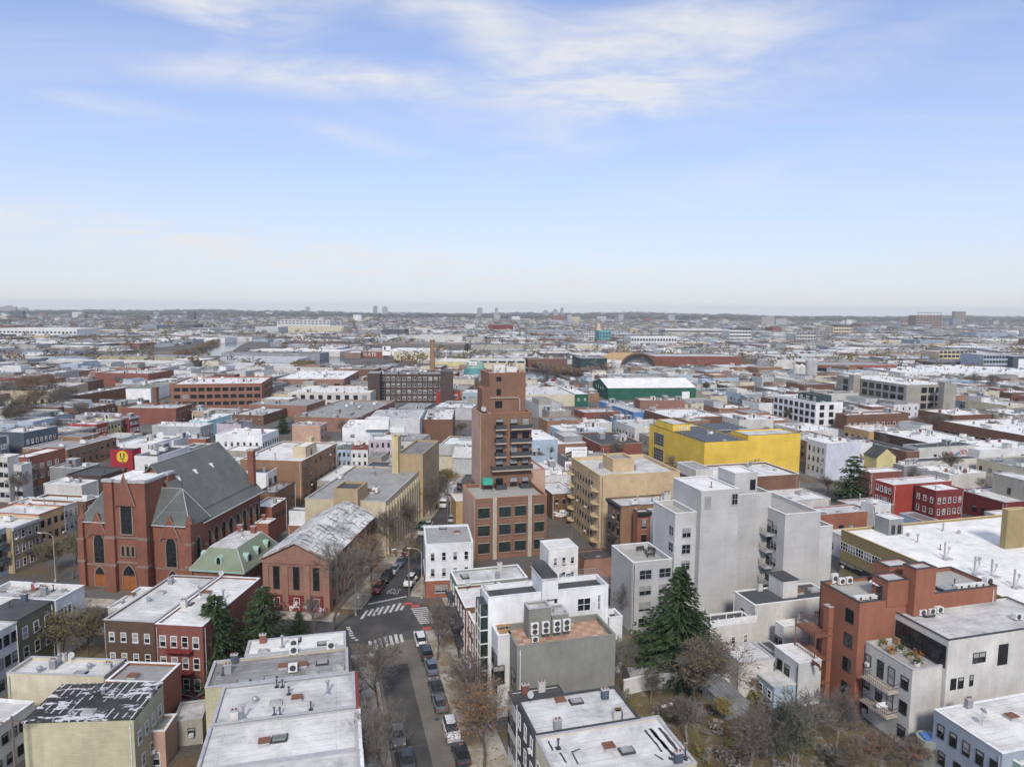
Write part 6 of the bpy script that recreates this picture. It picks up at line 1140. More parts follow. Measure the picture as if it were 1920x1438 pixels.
for i, (x, y) in enumerate([(2.86,100.5),(3.69,100.85),(7.89,102.26),(8.93,102.28)]):
    t = thing('condenser', ('first', 'second', 'third', 'fourth')[i] + ' round grey condenser from the left on the black roof deck', 'air conditioner', x, y, 14.1, 0, 'condensers on the black roof deck'); MB().lathe([(.45, 0), (.45, .95), (.35, 1.0)], n=12).build('casing', 'metal', t); MB().lathe([(.33, 1.01), (.05, 1.05)], n=12).build('fan_grille', 'metal_dark', t)
# furniture on terraces
def furn_table(label, x, y, z, rz, mat='wood', chairs=0):
    t = thing('terrace_table', label, 'table', x, y, z, rz); b = MB(); b.cbox(0, 0, 1.7, .8, .68, .74); b.build('tabletop', mat, t)
    for sx in (-.7, .7):
        for sy in (-.3, .3): m = MB(); m.cbox(sx, sy, .08, .08, 0, .68); m.build('leg', mat, t)
def bench(label, x, y, z, rz, mat='wood', cat='bench', name='bench'):
    t = thing(name, label, cat, x, y, z, rz); MB().cbox(0, 0, 1.6, .4, .4, .46).build('seat', mat, t); MB().box(-.8, .8, .16, .22, .46, .9).build('backrest', mat, t)
    for sx in (-.7, .7): MB().cbox(sx, 0, .08, .36, 0, .4).build('leg', mat, t)
furn_table('wooden picnic table on the tiled terrace', *(-0.91,91.83), 11.05, R(15)); bench('wooden bench beside picnic table on the tiled terrace', *(-0.77,90.22), 11.05, R(15))
furn_table('dark dining table on the top steel balcony', *(46.69,100.26), 9.62, R(15), 'metal_rust'); bench('brown sofa on the middle steel balcony', *(42.58,91.59), 6.12, R(105), 'metal_rust', 'sofa', 'balcony_sofa')
for i, (x, y) in enumerate([(23.63,122.4),(24.46,121.28),(25.66,122.07),(24.88,119.45)]): bench(('first', 'second', 'third', 'fourth')[i] + ' dark garden chair from the left on the grey block terrace', x, y, 11.72, R(20 + 60 * i), 'metal_dark', 'chair', 'garden_chair')
q_ = ROOTS['whiter'].matrix_basis @ Vector((on_face(wb, 'W', .55)[0] - .8, on_face(wb, 'W', .55)[1], 0)); bench('white lounge chair on the lower stucco balcony', q_.x, q_.y, 3.41, R(15), 'cloth', 'chair', 'lounge_chair')
rr = random.Random(21)
def planter(i, x, y, z):
    t = thing('planter', 'low plant tub number %s from the left on the white stucco terrace' % ('one', 'two', 'three', 'four', 'five', 'six')[i], 'planter', x, y, z, R(15), 'plant tubs on the stucco terrace'); MB().lathe([(.35, 0), (.45, .5)], n=8).build('tub', ('trim_stone', 'wood', 'trim_white')[i % 3], t)
    b = MB()
    for _ in range(60):
        c = Vector((rr.gauss(0, .28), rr.gauss(0, .28), .55 + abs(rr.gauss(0, .25)))); d1 = Vector((rr.uniform(-1, 1), rr.uniform(-1, 1), rr.uniform(0, 1))).normalized() * .16; d2 = d1.orthogonal() * .5; b.quad(c - d1, c + d2, c + d1, c - d2)
    b.build('foliage', ('leaf_olive', 'leaf_rust', 'leaf_green')[i % 3], t)
for i, (x, y) in enumerate([(50.83,90.26),(50.96,88.38),(52.37,88.87),(52.7,87.04),(53.96,87.29),(52.57,85.28)]): planter(i, x, y, 9.92)
t = thing('wicker_box', 'wicker storage box on the white stucco terrace', 'box', *(53.57,91.03), 9.92, R(15)); MB().cbox(0, 0, 1.5, .9, 0, .9).build('box', 'wood', t); MB().cbox(0, 0, 1.6, 1.0, .9, 1.0).build('lid', 'khaki', t)
t = thing('water_tub', 'pale green round tub with blue tarpaulin at the foot of the stucco block', 'tub', *(51.56,80.28)); MB().lathe([(1.3, 0), (1.4, 3.4)], n=16).build('tub', 'sage', t); MB().box(-.9, .4, -.8, .6, 3.4, 3.6).build('tarpaulin', 'tarp_blue', t)
# striped awning on the terracotta roof hut
m = MB(); [m.quad((-.9 + .3 * i, -1.0, 0), (-.6 + .3 * i, -1.0, 0), (-.6 + .3 * i, 0, .7), (-.9 + .3 * i, 0, .7), m=i % 2) for i in range(6)]
p = (51.53,93.37); m.build('awning', ['sign_white', 'trim_grey'], ro, ((p[0] - ro.location.x) * math.cos(R(15.5)) + (p[1] - ro.location.y) * math.sin(R(15.5)), -(p[0] - ro.location.x) * math.sin(R(15.5)) + (p[1] - ro.location.y) * math.cos(R(15.5)), 17.6), -PI / 2)

# ------------------------------------------------------------------ walls and fences in the gardens
def wall_run(name, label, cat, pts, h, th, mat, cap=None):
    t = thing(name, label, cat, pts[0][0], pts[0][1], 0); o0 = Vector((*pts[0], 0))
    for p, q in zip(pts, pts[1:]):
        a, c = Vector((*p, 0)) - o0, Vector((*q, 0)) - o0; d = (c - a); L = d.length; rz = math.atan2(d.y, d.x)
        m = MB(); m.box(0, L, -th / 2, th / 2, -.2, h); m.build('panel', mat, t, a, rz)
        m = MB(); m.box(0, L, -th / 2 - .06, th / 2 + .06, h, h + .1); m.build('coping', cap or mat, t, a, rz)
    return t
wall_run('garden_wall', 'white rendered garden wall crossing the brown backyard', 'wall', [(16.42,94.88),(19.47,96.16),(25.64,97.2)], 2.2, .3, 'white', 'trim_white')
wall_run('garden_wall', 'white garden wall beside the cream garage', 'wall', [(28.72,96.3),(31.25,96.75),(33.99,97.11)], 2.2, .3, 'white', 'trim_white')
wall_run('garden_wall', 'whitewashed yard wall below the rusty balconies', 'wall', [(38.33,93.19),(40.43,94.01),(44.95,95.7)], 3.0, .3, 'concrete', 'trim_white')
def rail_deck(key, label):
    t = thing('deck_fence', label, 'fence', *ROOTS[key].location[:2], 6.3, R(15.5)); d = bx(key)
    for i in range(7):
        x = -d[2] / 2 + d[2] * i / 6; MB().cbox(x, -d[3] / 2, .12, .12, -.15, 1.9 if i % 2 == 0 else 1.3).build('post', 'frame_white', t)
        if i < 6: MB().box(x + .07, x + d[2] / 6 - .07, -d[3] / 2 - .03, -d[3] / 2 + .03, 0, 1.05).build('panel', 'frame_white', t)
    for i in range(4): MB().cbox(-d[2] / 2, -d[3] / 2 + d[3] * (i + 1) / 4, .12, .12, -.15, 2.2).build('post', 'frame_white', t)
rail_deck('deckhouse', 'white boarded deck fence on the low cream house')
t = gable_shed('gshed', 'garden_shed', 'small grey felt roofed shed in the brown backyard', *(30.24,92.3), 105, 6.0, 3.6, 2.0, 2.6, 'grey_mid', 'roof_worn', .15)
t = gable_shed('gshed2', 'garden_shed', 'dull grey plastic shed left of the spruce foot', *(18.94,97.64), 15, 3.4, 2.8, 1.9, 2.8, 'grey_mid', 'roof_grey', .1)
b = MB(); b.cbox(0, 0, 1.9, .45, .35, .5); b.cbox(-.8, 0, .1, .4, 0, .35); b.cbox(.8, 0, .1, .4, 0, .35); tag(b.build('garden_bench', 'trim_white', None, (*(22.06,91.7), 0), R(25)), 'pale wooden bench on the brown lawn', 'bench')
b = MB(); b.cbox(0, 0, 1.8, 1.2, .3, .42); [b.cbox(x, y, .1, .1, 0, .3) for x in (-.8, .8) for y in (-.5, .5)]; tag(b.build('garden_table', 'cream', None, (*(32.46,86.77), 0), R(12)), 'pale flat table between the bare garden trees', 'table')
# small shed behind the yellow house, garden junk
B_ = thing('garden_hut', 'small pink hut with flat roof beside the yellow clapboard house', 'shed', *(-43.54,79.9), 0, R(5)); volume(B_, (0, 0, 4.2, 3.6), -.3, 4.6, 'salmon', 'roof_worn', .2, 'trim_white'); window(B_, 0, -1.8, 2.4, 0, .7, .9, 'dk'); window(B_, 1.0, -1.8, .3, 0, .9, 1.7, 'dh')
B_ = thing('garden_hut', 'grey concrete hut with pale roof behind the left row', 'shed', *(-41.12,84.67), 0, R(14)); volume(B_, (0, 0, 3.4, 4.4), -.3, 3.4, 'concrete', 'roof_silver', .15, 'trim_grey'); window(B_, .4, -2.2, 1.2, 0, .9, 1.1, 'dk')
m = MB(); rr = random.Random(3)
for i in range(16): m.bar((rr.uniform(-3, 3), rr.uniform(-1.5, 1.5), rr.uniform(.1, .8)), (rr.uniform(-3, 3), rr.uniform(-1.5, 1.5), rr.uniform(.1, 1.2)), .06)
stuff(tag(m.build('timber_scraps', 'trim_grey', None, (*(-45.42,93.35), 0)), 'tangle of pale timber scraps behind the red brick house', 'scraps'))

# tar strips laid on the cream house roof
rr = random.Random(44); rc_ = ROOTS['creamh']; ci = rc_.matrix_basis.inverted()
for a, c, w in [((14.86,71.7),(15.97,67.94),0.3),((15.51,72.0),(16.96,67.31),0.42),((16.53,72.15),(18.1,66.45),0.42),((15.07,67.5),(15.77,66.63),0.25),((16.4,66.99),(16.95,66.56),0.5),((17.19,72.02),(17.42,71.52),0.3),((17.49,71.1),(17.81,70.28),0.3),((4.16,69.62),(4.57,68.01),0.22),((5.29,67.63),(5.82,66.0),0.22),((6.48,67.76),(7.42,68.27),0.22),((6.56,67.64),(7.01,65.8),0.2),((15.5,71.79),(16.61,68.39),0.3)]:
    p, q = ci @ Vector((*a, 0)), ci @ Vector((*c, 0)); d = (q - p); n = 10; sd = Vector((-d.y, d.x, 0)).normalized(); m = MB(); L_ = [p + d * i / n for i in range(n + 1)]; wl_ = [w * rr.uniform(.3, .62) for _ in L_]; wr_ = [w * rr.uniform(.3, .62) for _ in L_]
    for i in range(n): m.quad(*[(v.x, v.y, 9.456) for v in (L_[i] - sd * wl_[i], L_[i + 1] - sd * wl_[i + 1], L_[i + 1] + sd * wr_[i + 1], L_[i] + sd * wr_[i])])
    m.build('tar_strip', 'trim_dark', rc_)
# ------------------------------------------------------------------ vehicles
def loft(b, st, m=0):                         # stations: x, half width low, half width top, z low, z top
    i0 = len(b.v)
    for x, wl_, wt, zl, zt in st: b.v += [(x, -wl_, zl), (x, wl_, zl), (x, wt, zt), (x, -wt, zt)]
    for k in range(len(st) - 1):
        a, c = i0 + 4 * k, i0 + 4 * k + 4
        for e in range(4): f = (e + 1) % 4; b.f.append((a + e, a + f, c + f, c + e)[::-1]); b.k.append(m)
    b.f.append((i0, i0 + 1, i0 + 2, i0 + 3)); b.k.append(m); e = i0 + 4 * (len(st) - 1); b.f.append((e + 3, e + 2, e + 1, e)); b.k.append(m)
def m_body(kind):
    b = MB()
    if kind == 'sedan':
        loft(b, [(-2.3, .74, .70, .38, .72), (-2.2, .84, .80, .26, .92), (-1.4, .9, .86, .2, .98), (0, .91, .87, .2, .98), (1.0, .9, .86, .2, .96), (1.9, .86, .80, .24, .84), (2.25, .74, .66, .36, .66)])
    elif kind == 'suv':
        loft(b, [(-2.3, .80, .78, .42, .9), (-2.2, .90, .86, .32, 1.1), (-1.4, .94, .9, .28, 1.14), (.2, .94, .9, .28, 1.14), (1.1, .94, .88, .28, 1.1), (1.95, .9, .84, .32, 1.0), (2.25, .78, .7, .44, .8)])
    elif kind == 'van':
        loft(b, [(-2.8, .95, .92, .4, 2.3), (-2.7, .98, .92, .35, 2.45), (1.0, .98, .92, .35, 2.45), (1.5, .98, .9, .35, 2.3), (2.0, .97, .9, .35, 1.35), (2.7, .9, .8, .4, 1.0)])
    else:
        loft(b, [(-3.8, 1.2, 1.2, .75, 3.4), (1.4, 1.2, 1.2, .75, 3.4)]); loft(b, [(1.55, 1.1, 1.0, .5, 2.5), (2.6, 1.1, 1.0, .5, 2.5), (3.1, 1.1, 1.0, .5, 1.6), (3.5, 1.05, .95, .5, 1.3)])
    return b
def car(kind, paint, x, y, rz, label, group=None, simple=False):
    name = {'sedan': 'parked_car', 'suv': 'parked_car', 'van': 'delivery_van', 'truck': 'box_truck'}[kind]
    t = thing(name, label, {'sedan': 'car', 'suv': 'car', 'van': 'van', 'truck': 'truck'}[kind], x, y, .03, rz, group)
    link('body', cached(('body', kind, paint), lambda: m_body(kind).mesh('body', 'paint_' + paint)), t)
    def glass():
        b = MB()
        if kind == 'sedan': loft(b, [(-1.75, .70, .66, .96, 1.0), (-1.05, .76, .60, .96, 1.40), (.2, .78, .62, .96, 1.42), (1.05, .76, .70, .94, .99)])
        elif kind == 'suv': loft(b, [(-2.15, .80, .72, 1.1, 1.2), (-1.95, .82, .70, 1.12, 1.66), (.1, .84, .72, 1.12, 1.70), (.95, .82, .76, 1.1, 1.14)])
        elif kind == 'van': b.quad((1.52, -.86, 2.24), (2.02, -.9, 1.36), (2.02, .9, 1.36), (1.52, .86, 2.24)); b.box(.9, 1.6, -.985, -.96, 1.35, 2.05); b.box(.9, 1.6, .96, .985, 1.35, 2.05)
        else: b.quad((2.62, -.95, 2.45), (3.12, -1.0, 1.65), (3.12, 1.0, 1.65), (2.62, .95, 2.45)); b.box(1.9, 2.6, -1.12, -1.04, 1.5, 2.3); b.box(1.9, 2.6, 1.04, 1.12, 1.5, 2.3)
        return b.mesh('windows', 'glass')
    link('windows', cached(('glass', kind), glass), t)
    if kind in ('sedan', 'suv'):
        z = 1.425 if kind == 'sedan' else 1.705; xa, xb_ = (-1.0, .22) if kind == 'sedan' else (-1.9, .12)
        link('roof', cached(('croof', kind, paint), lambda: MB().box(xa, xb_, -.6, .6, z - .02, z + .025).mesh('roof', 'paint_' + paint)), t)
    def wheel():
        b = MB(); n = 14; r = .34 if kind != 'truck' else .48
        b.bar((0, -.11, 0), (0, .11, 0), r, 0, n); b.bar((0, -.115, 0), (0, .115, 0), r * .6, 1, n); return b.mesh('wheel', ['rubber', 'rim'])
    ax = {'sedan': (-1.4, 1.42, .84, .34), 'suv': (-1.4, 1.42, .86, .36), 'van': (-1.8, 1.75, .9, .36), 'truck': (-2.6, 2.4, 1.05, .48)}[kind]
    for xx in ax[:2]:
        for s in (-1, 1): link('wheel', cached(('wheel', kind == 'truck'), wheel), t, (xx, s * ax[2], ax[3]))
    fx, fz, ww = {'sedan': (2.16, .68, .58), 'suv': (2.15, .84, .64), 'van': (2.6, .9, .72), 'truck': (3.48, .95, .8)}[kind]; rx_, rz_ = {'sedan': (-2.27, .76), 'suv': (-2.26, 1.0), 'van': (-2.8, 1.2), 'truck': (-3.8, .95)}[kind]
    for s in (-1, 1):
        link('headlight', cached(('hl',), lambda: MB().cbox(0, 0, .16, .3, -.07, .07).mesh('headlight', 'lamp_clear')), t, (fx, s * ww, fz)); link('tail_light', cached(('tl',), lambda: MB().cbox(0, 0, .08, .26, -.09, .09).mesh('tail_light', 'lamp_red')), t, (rx_, s * ww, rz_))
    return t
DN, DW = R(105.5), R(83.5)                   # directions of the near and the far street
FAR = 'cars parked along the far street'; NEAR = 'cars parked along the near street'
for kind, paint, p, rz, lb, gp in (
    ('sedan', 'red', (-26.02,131.5), DW + PI, 'dark red sedan parked first before the stop line', FAR), ('suv', 'black', (-25.4,136.8), DW + PI, 'black car parked behind the dark red sedan', FAR), ('sedan', 'silver', (-24.6,141.35), DW + PI, 'silver car parked third from the stop line', FAR),
    ('sedan', 'blue', (-23.88,145.85), DW + PI, 'blue grey car parked fourth from the stop line', FAR), ('suv', 'maroon', (-23.43,151.38), DW + PI, 'maroon car parked fifth from the stop line', FAR), ('suv', 'grey', (-22.87,156.81), DW + PI, 'grey car parked sixth from the stop line', FAR),
    ('suv', 'silver', (-21.71,166.61), DW + PI, 'silver crossover parked before the tan building', FAR), ('sedan', 'white', (-21.07,171.85), DW + PI, 'white sedan parked behind the silver crossover', FAR), ('sedan', 'green', (-22.7,172.21), DW + PI, 'dark green car on the pavement edge by silver crossover', FAR),
    ('van', 'white', (-18.83,191.13), DW + PI, 'white van parked before the larger white truck', None), ('truck', 'white', (-17.74,198.3), DW + PI, 'white box truck at the far end of the street', None), ('suv', 'maroon', (-16.08,210.91), DW + PI, 'dark maroon car driving up the far street', None),
    ('suv', 'white', (-20.26,135.01), DW + PI, 'white car parked beside the utility pole at the corner', None), ('suv', 'dark', (-19.39,138.55), DW + PI, 'dark car parked behind the white corner car', None), ('sedan', 'silver', (-15.6,177.78), DW, 'silver car parked right of the tan garage', None),
    ('suv', 'white', (-14.99,110.52), DN, 'white car with dark windscreen nearest the near crosswalk', NEAR), ('suv', 'dark', (-13.47,105.92), DN, 'dark car parked beside the slim bare tree', NEAR), ('sedan', 'blue', (-12.1,101.58), DN, 'blue grey sedan parked third from the near crosswalk', NEAR),
    ('sedan', 'dark', (-10.74,95.71), DN, 'dark sedan parked fourth from the near crosswalk', NEAR), ('sedan', 'grey', (-9.79,91.77), DN, 'grey car half under brown twigs on the right kerb', NEAR), ('suv', 'white', (-7.52,85.05), DN + PI, 'white crossover under the orange brown street tree', NEAR), ('sedan', 'dark', (-5.97,80.58), DN, 'dark car at the bottom of the right kerb', NEAR),
    ('sedan', 'grey', (-14.3,83.97), DN + PI, 'grey car driving towards us under bare twigs', None), ('sedan', 'dark', (-12.37,78.86), DN + PI, 'dark car at the bottom of the near street', None), ('suv', 'silver', (-47.54,128.62), R(-6.5) + PI / 2 + PI, 'silver grey minivan in the lane between rectory and hall', None),
    ('suv', 'black', (-154.5,247.1), R(78), 'black car before the coloured terrace', None), ('sedan', 'white', (-151.58,255.39), R(78), 'white car beside the crimson wall', None), ('sedan', 'dark', (-157.13,245.88), R(78), 'dark car at the foot of the sage grey house', None),
    ('sedan', 'white', (-28.95,429.19), R(84), 'white car on the avenue left of the tower top', None), ('suv', 'dark', (-22.86,412.69), R(84), 'black car on the avenue beside the tower top', None), ('truck', 'white', (20.71,276.24), R(105), 'white box truck behind the double billboard', None), ('van', 'white', (22.1,287.73), R(105), 'white van beyond the box truck near the blue wall', None)):
    car(kind, paint, p[0], p[1], rz, lb, gp)

# ------------------------------------------------------------------ poles, lamps, signs
def street_lamp(label, x, y, h, rz, arm=2.2):
    t = thing('street_lamp', label, 'street lamp', x, y, 0, rz); b = MB(); b.bar((0, 0, 0), (0, 0, h), .11, 0, 8, .07); b.cbox(0, 0, .4, .4, 0, .5); b.build('pole', 'pole_grey', t)
    b = MB(); pts = [(0, 0, h - .3), (.5, 0, h + .35), (1.2, 0, h + .6), (arm, 0, h + .65)]
    for p, q in zip(pts, pts[1:]): b.bar(p, q, .05, 0, 6)
    b.build('arm', 'pole_grey', t); b = MB(); b.cbox(arm + .25, 0, .7, .26, h + .55, h + .7); b.build('lamp_head', 'ac_white', t); return t
street_lamp('tall grey street lamp in front of white corner building', *(-17.01,128.19), 9.2, DW + PI / 2)
street_lamp('curved street lamp at the foot of the leafless yellow tree', *(-27.95,120.36), 8.2, DW - PI / 2 + .5, 1.9)
street_lamp('street lamp above the flaking silver roof, left of the church', *(-91.71,134.87), 9.5, PI, 2.4)
def utility_pole(label, x, y, h, lamp=None):
    t = thing('utility_pole', label, 'utility pole', x, y, 0, R(15)); b = MB(); b.bar((0, 0, 0), (0, 0, h), .17, 0, 8, .11); b.build('pole', 'wood_pole', t)
    b = MB(); b.box(-1.1, 1.1, -.06, .06, h - .7, h - .55); [b.lathe([(.05, h - .55), (.05, h - .35)], xx, 0, 5) for xx in (-1, -.5, .5, 1)]; b.build('crossarm', 'wood_pole', t)
    if lamp: b = MB(); b.bar((0, 0, h - 2.2), (-2.6, 0, h - 1.2), .05, 0, 6); b.cbox(-2.8, 0, .7, .25, h - 1.25, h - 1.1, 1); b.build('lamp_arm', ['pole_grey', 'ac_white'], t)
    return t
utility_pole('brown utility pole with lamp arm at the stop line corner', *(-19.49,128.46), 11, True)
utility_pole('wooden utility pole in front of the yellow clapboard house', *(-53.86,70.8), 11)
utility_pole('slim pole standing right of the white pediment house', *(-16.4,175.02), 10)
utility_pole('bare pole in front of the small house with shutters', *(13.02,143.86), 10.5)
utility_pole('tall pole in the street before the dark loft', *(-46.56,341.12), 19)
utility_pole('leaning pole left of the spruce', *(22.0,120.26), 10)
utility_pole('pole beside the dark brown shed below the pine', *(85.17,190.8), 7)
for i, p in enumerate([(-27.83,126.3),(-27.94,122.33),(-18.67,131.84)]):
    t = thing('sign_post', ('slim sign post beside the dark red sedan', 'sign post close to the curved street lamp', 'short sign post behind the white corner car')[i], 'sign post', p[0], p[1], 0, R(20 * i)); MB().bar((0, 0, 0), (0, 0, 3.0), .04, 0, 6).build('post', 'pole_grey', t); MB().box(-.2, .2, -.06, -.04, 2.4, 3.0).build('plate', 'sign_white', t)
# double billboard
bp = (20.56,217.3)
t = thing('billboard', 'double billboard with two stacked white advertising panels', 'billboard', bp[0], bp[1], 0, R(6)); ROOTS['billboard'] = t
for x in (-2.6, 2.6): MB().bar((x, .3, 0), (x, .3, 12.0), .18, 0, 6).build('post', 'metal_dark', t)
for z, s in ((9.0, 'upper'), (4.4, 'lower')):
    o = MB().box(-3.7, 3.7, -.1, .1, z - .3, z + 3.3).build('panel', 'frame_dark', t); MB().box(-3.55, 3.55, -.14, -.105, z - .15, z + 3.15).build('poster', 'sign_white', o)
    if s == 'upper':
        MB().extr([(-3.5, z - .1), (-1.4, z - .1), (-1.4, z + 1.9), (-3.5, z + 1.2)], -.16, -.145).build('poster_picture', 'metal_dark', o); MB().extr([(-3.5, z + .2), (-1.4, z + .9), (-1.4, z + 1.2), (-3.5, z + .5)], -.175, -.162).build('poster_stripe', 'peach', o)
        q = link('lettering', text_mesh('The Holy Bible', 'lettering', 'ink', .68), o, (1.05, -.17, z + 2.2)); q.rotation_euler = (PI / 2, 0, 0); MB().box(-.9, 2.9, -.16, -.145, z + 1.0, z + 1.15).build('small_print', 'trim_grey', o)
    else:
        q = link('lettering', text_mesh('K', 'lettering', 'ink_magenta', 2.2), o, (-2.5, -.17, z + 1.6)); q.rotation_euler = (PI / 2, 0, 0); q = link('lettering', text_mesh('ars 4', 'lettering', 'ink', 1.3), o, (-.3, -.17, z + 1.5)); q.rotation_euler = (PI / 2, 0, 0); MB().box(-2.4, -.2, -.16, -.145, z + .15, z + .3).build('small_print', 'trim_grey', o)
# yellow disc on the crimson wall, painted walls, letters
def on_wall(key, face, u, z, d=.02): o = ROOTS[key]; x, y = on_face(bx(key), face, u); return x + FACE[face][0] * d, y + FACE[face][1] * d, z
m = MB(); n = 24; m.v = [(2.1 * math.cos(2 * PI * k / n), 0, 2.1 * math.sin(2 * PI * k / n)) for k in range(n)]; m.f = [tuple(range(n))]; m.k = [0]
o = m.build('disc_sign', 'ink_yellow', ROOTS['redwall'], on_wall('redwall', 'S', .55, 4.9)); 
for x in (-.6, .6): MB().box(x - .22, x + .22, -.03, -.012, -.2, 1.4).build('disc_mark', 'ink', o)
MB().box(-1.0, 1.0, -.03, -.012, -.75, -.5).build('disc_mark', 'ink', o)
def tags(key, face, u0, u1, z0, z1, n, mats, r=.09, seed=1):
    rg_ = random.Random(seed); d = bx(key); L = d[2] if face in 'SN' else d[3]
    for i in range(n):
        m = MB(); c = (u0 + (u1 - u0) * rg_.random() - .5) * L; z = rg_.uniform(z0, z1); pts = [(c + rg_.uniform(-1.2, 1.2), min(z1, max(z0, z + rg_.uniform(-.8, .8)))) for _ in range(6)]
        if face in 'EN' and face == 'N': pts = [(-a, b_) for a, b_ in pts]
        for p, q in zip(pts, pts[1:]): m.bar((p[0], -.05, p[1]), (q[0], -.05, q[1]), r, 0, 3)
        x, y = on_face(d, face, .5); m.build('spray_tag', rg_.choice(mats), ROOTS[key], (x, y, 0), FACE[face][2])
tags('graffiti', 'S', .42, .98, 1.4, 5.4, 34, ['ink_blue', 'ink_pink', 'ink_white', 'red', 'cyan', 'peach', 'ink'], .16, 2)
tags('muralwall', 'S', .25, .40, 1.5, 7.5, 8, ['ink_white', 'trim_grey'], .25, 3); tags('muralwall', 'S', .86, .98, 1.5, 7.5, 8, ['ink_blue', 'pale_blue', 'sign_white'], .3, 4); tags('bluegraf', 'W', .1, .95, .6, 5, 24, ['ink_pink', 'ink_white', 'cyan', 'ink', 'lilac'], .25, 5); tags('tancourt', 'S', .1, .6, .8, 2.4, 7, ['sign_white'], .2, 6)
o = link('wall_lettering', text_mesh('SKATE', 'wall_lettering', 'ink_white', 5.6), ROOTS['muralshop'], on_wall('muralshop', 'S', .38, 3.8, .1)); o.rotation_euler = (PI / 2, 0, 0)
o = MB().box(-6, 6, -.3, .3, 0, 9).build('banner', 'sign_white', ROOTS['darkwing'], on_wall('darkwing', 'S', .5, 3, .4))
bb_ = thing('billboard', 'small two panel billboard beside the red painted letters', 'billboard', *(-137.21,756.34), 0, R(-3))
for z in (5.5, 11): MB().box(-4.5, 4.5, -.3, .3, z, z + 4.6).build('panel', 'sign_white', bb_)
MB().box(-2.8, -.8, -.4, -.31, 11.6, 15).build('poster_picture', 'ink', bb_); MB().bar((0, .5, 0), (0, .5, 11), .4).build('post', 'metal_dark', bb_)

# bins along the pavements and manhole covers
def bin_(label, x, y, col):
    t = thing('trash_bin', label, 'bin', x, y, .13, WR.uniform(0, 3), 'bins along the house fronts'); MB().lathe([(.24, 0), (.30, .85)], n=10).build('bin', col, t); MB().lathe([(.33, .85), (.33, .9), (.05, .98)], n=10).build('lid', 'metal_dark', t)
cols = ('grey_mid', 'metal_dark', 'tarp_blue', 'green_dark')
for i in range(7): p = NG(4.0 + .15 * (i % 2), 71 + i * 1.1 + (i > 4) * 6); bin_('%s bin from the bottom beside the left row of houses' % ('first', 'second', 'third', 'fourth', 'fifth', 'sixth', 'seventh')[i], p[0], p[1], cols[i % 4])
for i in range(6): p = NG(20.6 - .2 * (i % 2), 84 + i * 3.9); bin_('%s bin from the bottom along the right house fronts' % ('first', 'second', 'third', 'fourth', 'fifth', 'sixth')[i], p[0], p[1], cols[(i + 2) % 4])
for F_, a_, c_ in ((NG, 11.5, 108), (WG, -38, 118), (NG, 14.2, 88)):
    p = F_(a_, c_); structure(MB().lathe([(.38, .024), (.38, .032)], n=14).build('manhole_cover', 'metal_dark', None, (p[0], p[1], 0)))
# ------------------------------------------------------------------ trees
def grow(seed, h, spread, trunk_h, leaves, leafmat, shape='round', dens=1.0, bark='bark'):
    rnd = random.Random(seed); tr, cr = MB(), MB(); tips = []
    def branch(p, d, L, r, lev):
        n = 3 if lev < 2 else 2; q = p
        for i in range(n):
            d2 = (d + Vector((rnd.gauss(0, .13), rnd.gauss(0, .13), rnd.gauss(.05, .08)))).normalized(); e = q + d2 * L / n; r2 = r * (1 - .22 * (i + 1) / n * 1.6)
            (tr if lev < 2 else cr).bar(q, e, max(r, .019), 0, 6 if lev == 0 else 4 if lev == 1 else 3, max(r2, .015)); q, d, r = e, d2, r2
            if lev < 4 and (lev > 0 or i > 0):
                for _ in range({0: 2, 1: 2, 2: 2, 3: 2}[lev] if rnd.random() < dens else 1):
                    az = rnd.uniform(0, 2 * PI); tilt = rnd.uniform(.45, 1.0) * spread; a = d.orthogonal().normalized(); bq = d.cross(a)
                    nd = (d * math.cos(tilt) + (a * math.cos(az) + bq * math.sin(az)) * math.sin(tilt)).normalized()
                    if lev == 0: nd = (nd + Vector((0, 0, .25))).normalized()
                    branch(q, nd, L * rnd.uniform(.55, .8) if lev else L * rnd.uniform(.5, .75), r * .62, lev + 1)
        if lev < 4:
            for _ in range(2): branch(q, (d + Vector((rnd.gauss(0, .45), rnd.gauss(0, .45), rnd.gauss(.1, .3))) * spread).normalized(), L * .62, r * .75, lev + 1)
        if lev >= 3: tips.append((p, q))
    branch(Vector((0, 0, -.1)), Vector((0, 0, 1)), trunk_h, h * .021, 0)
    zmax = max(v[2] for v in cr.v); k = h / zmax
    if leaves:
        for _ in range(leaves):
            p, q = rnd.choice(tips); c = p.lerp(q, rnd.random()) + Vector((rnd.gauss(0, .12), rnd.gauss(0, .12), rnd.gauss(0, .12))); s_ = rnd.uniform(.07, .15)
            d1 = Vector((rnd.uniform(-1, 1), rnd.uniform(-1, 1), rnd.uniform(-1, 1))).normalized(); d2 = d1.orthogonal().normalized() * s_ * .7; d1 = d1 * s_; cr.quad(c - d1, c + d2, c + d1, c - d2, m=1 if rnd.random() < .72 else 2)
    for b in (tr, cr): b.v = [(x * k, y * k, z * k) for x, y, z in b.v]
    return tr.mesh('trunk', bark), cr.mesh('crown', ['twig', leafmat[0], leafmat[1]])
TREES = {}
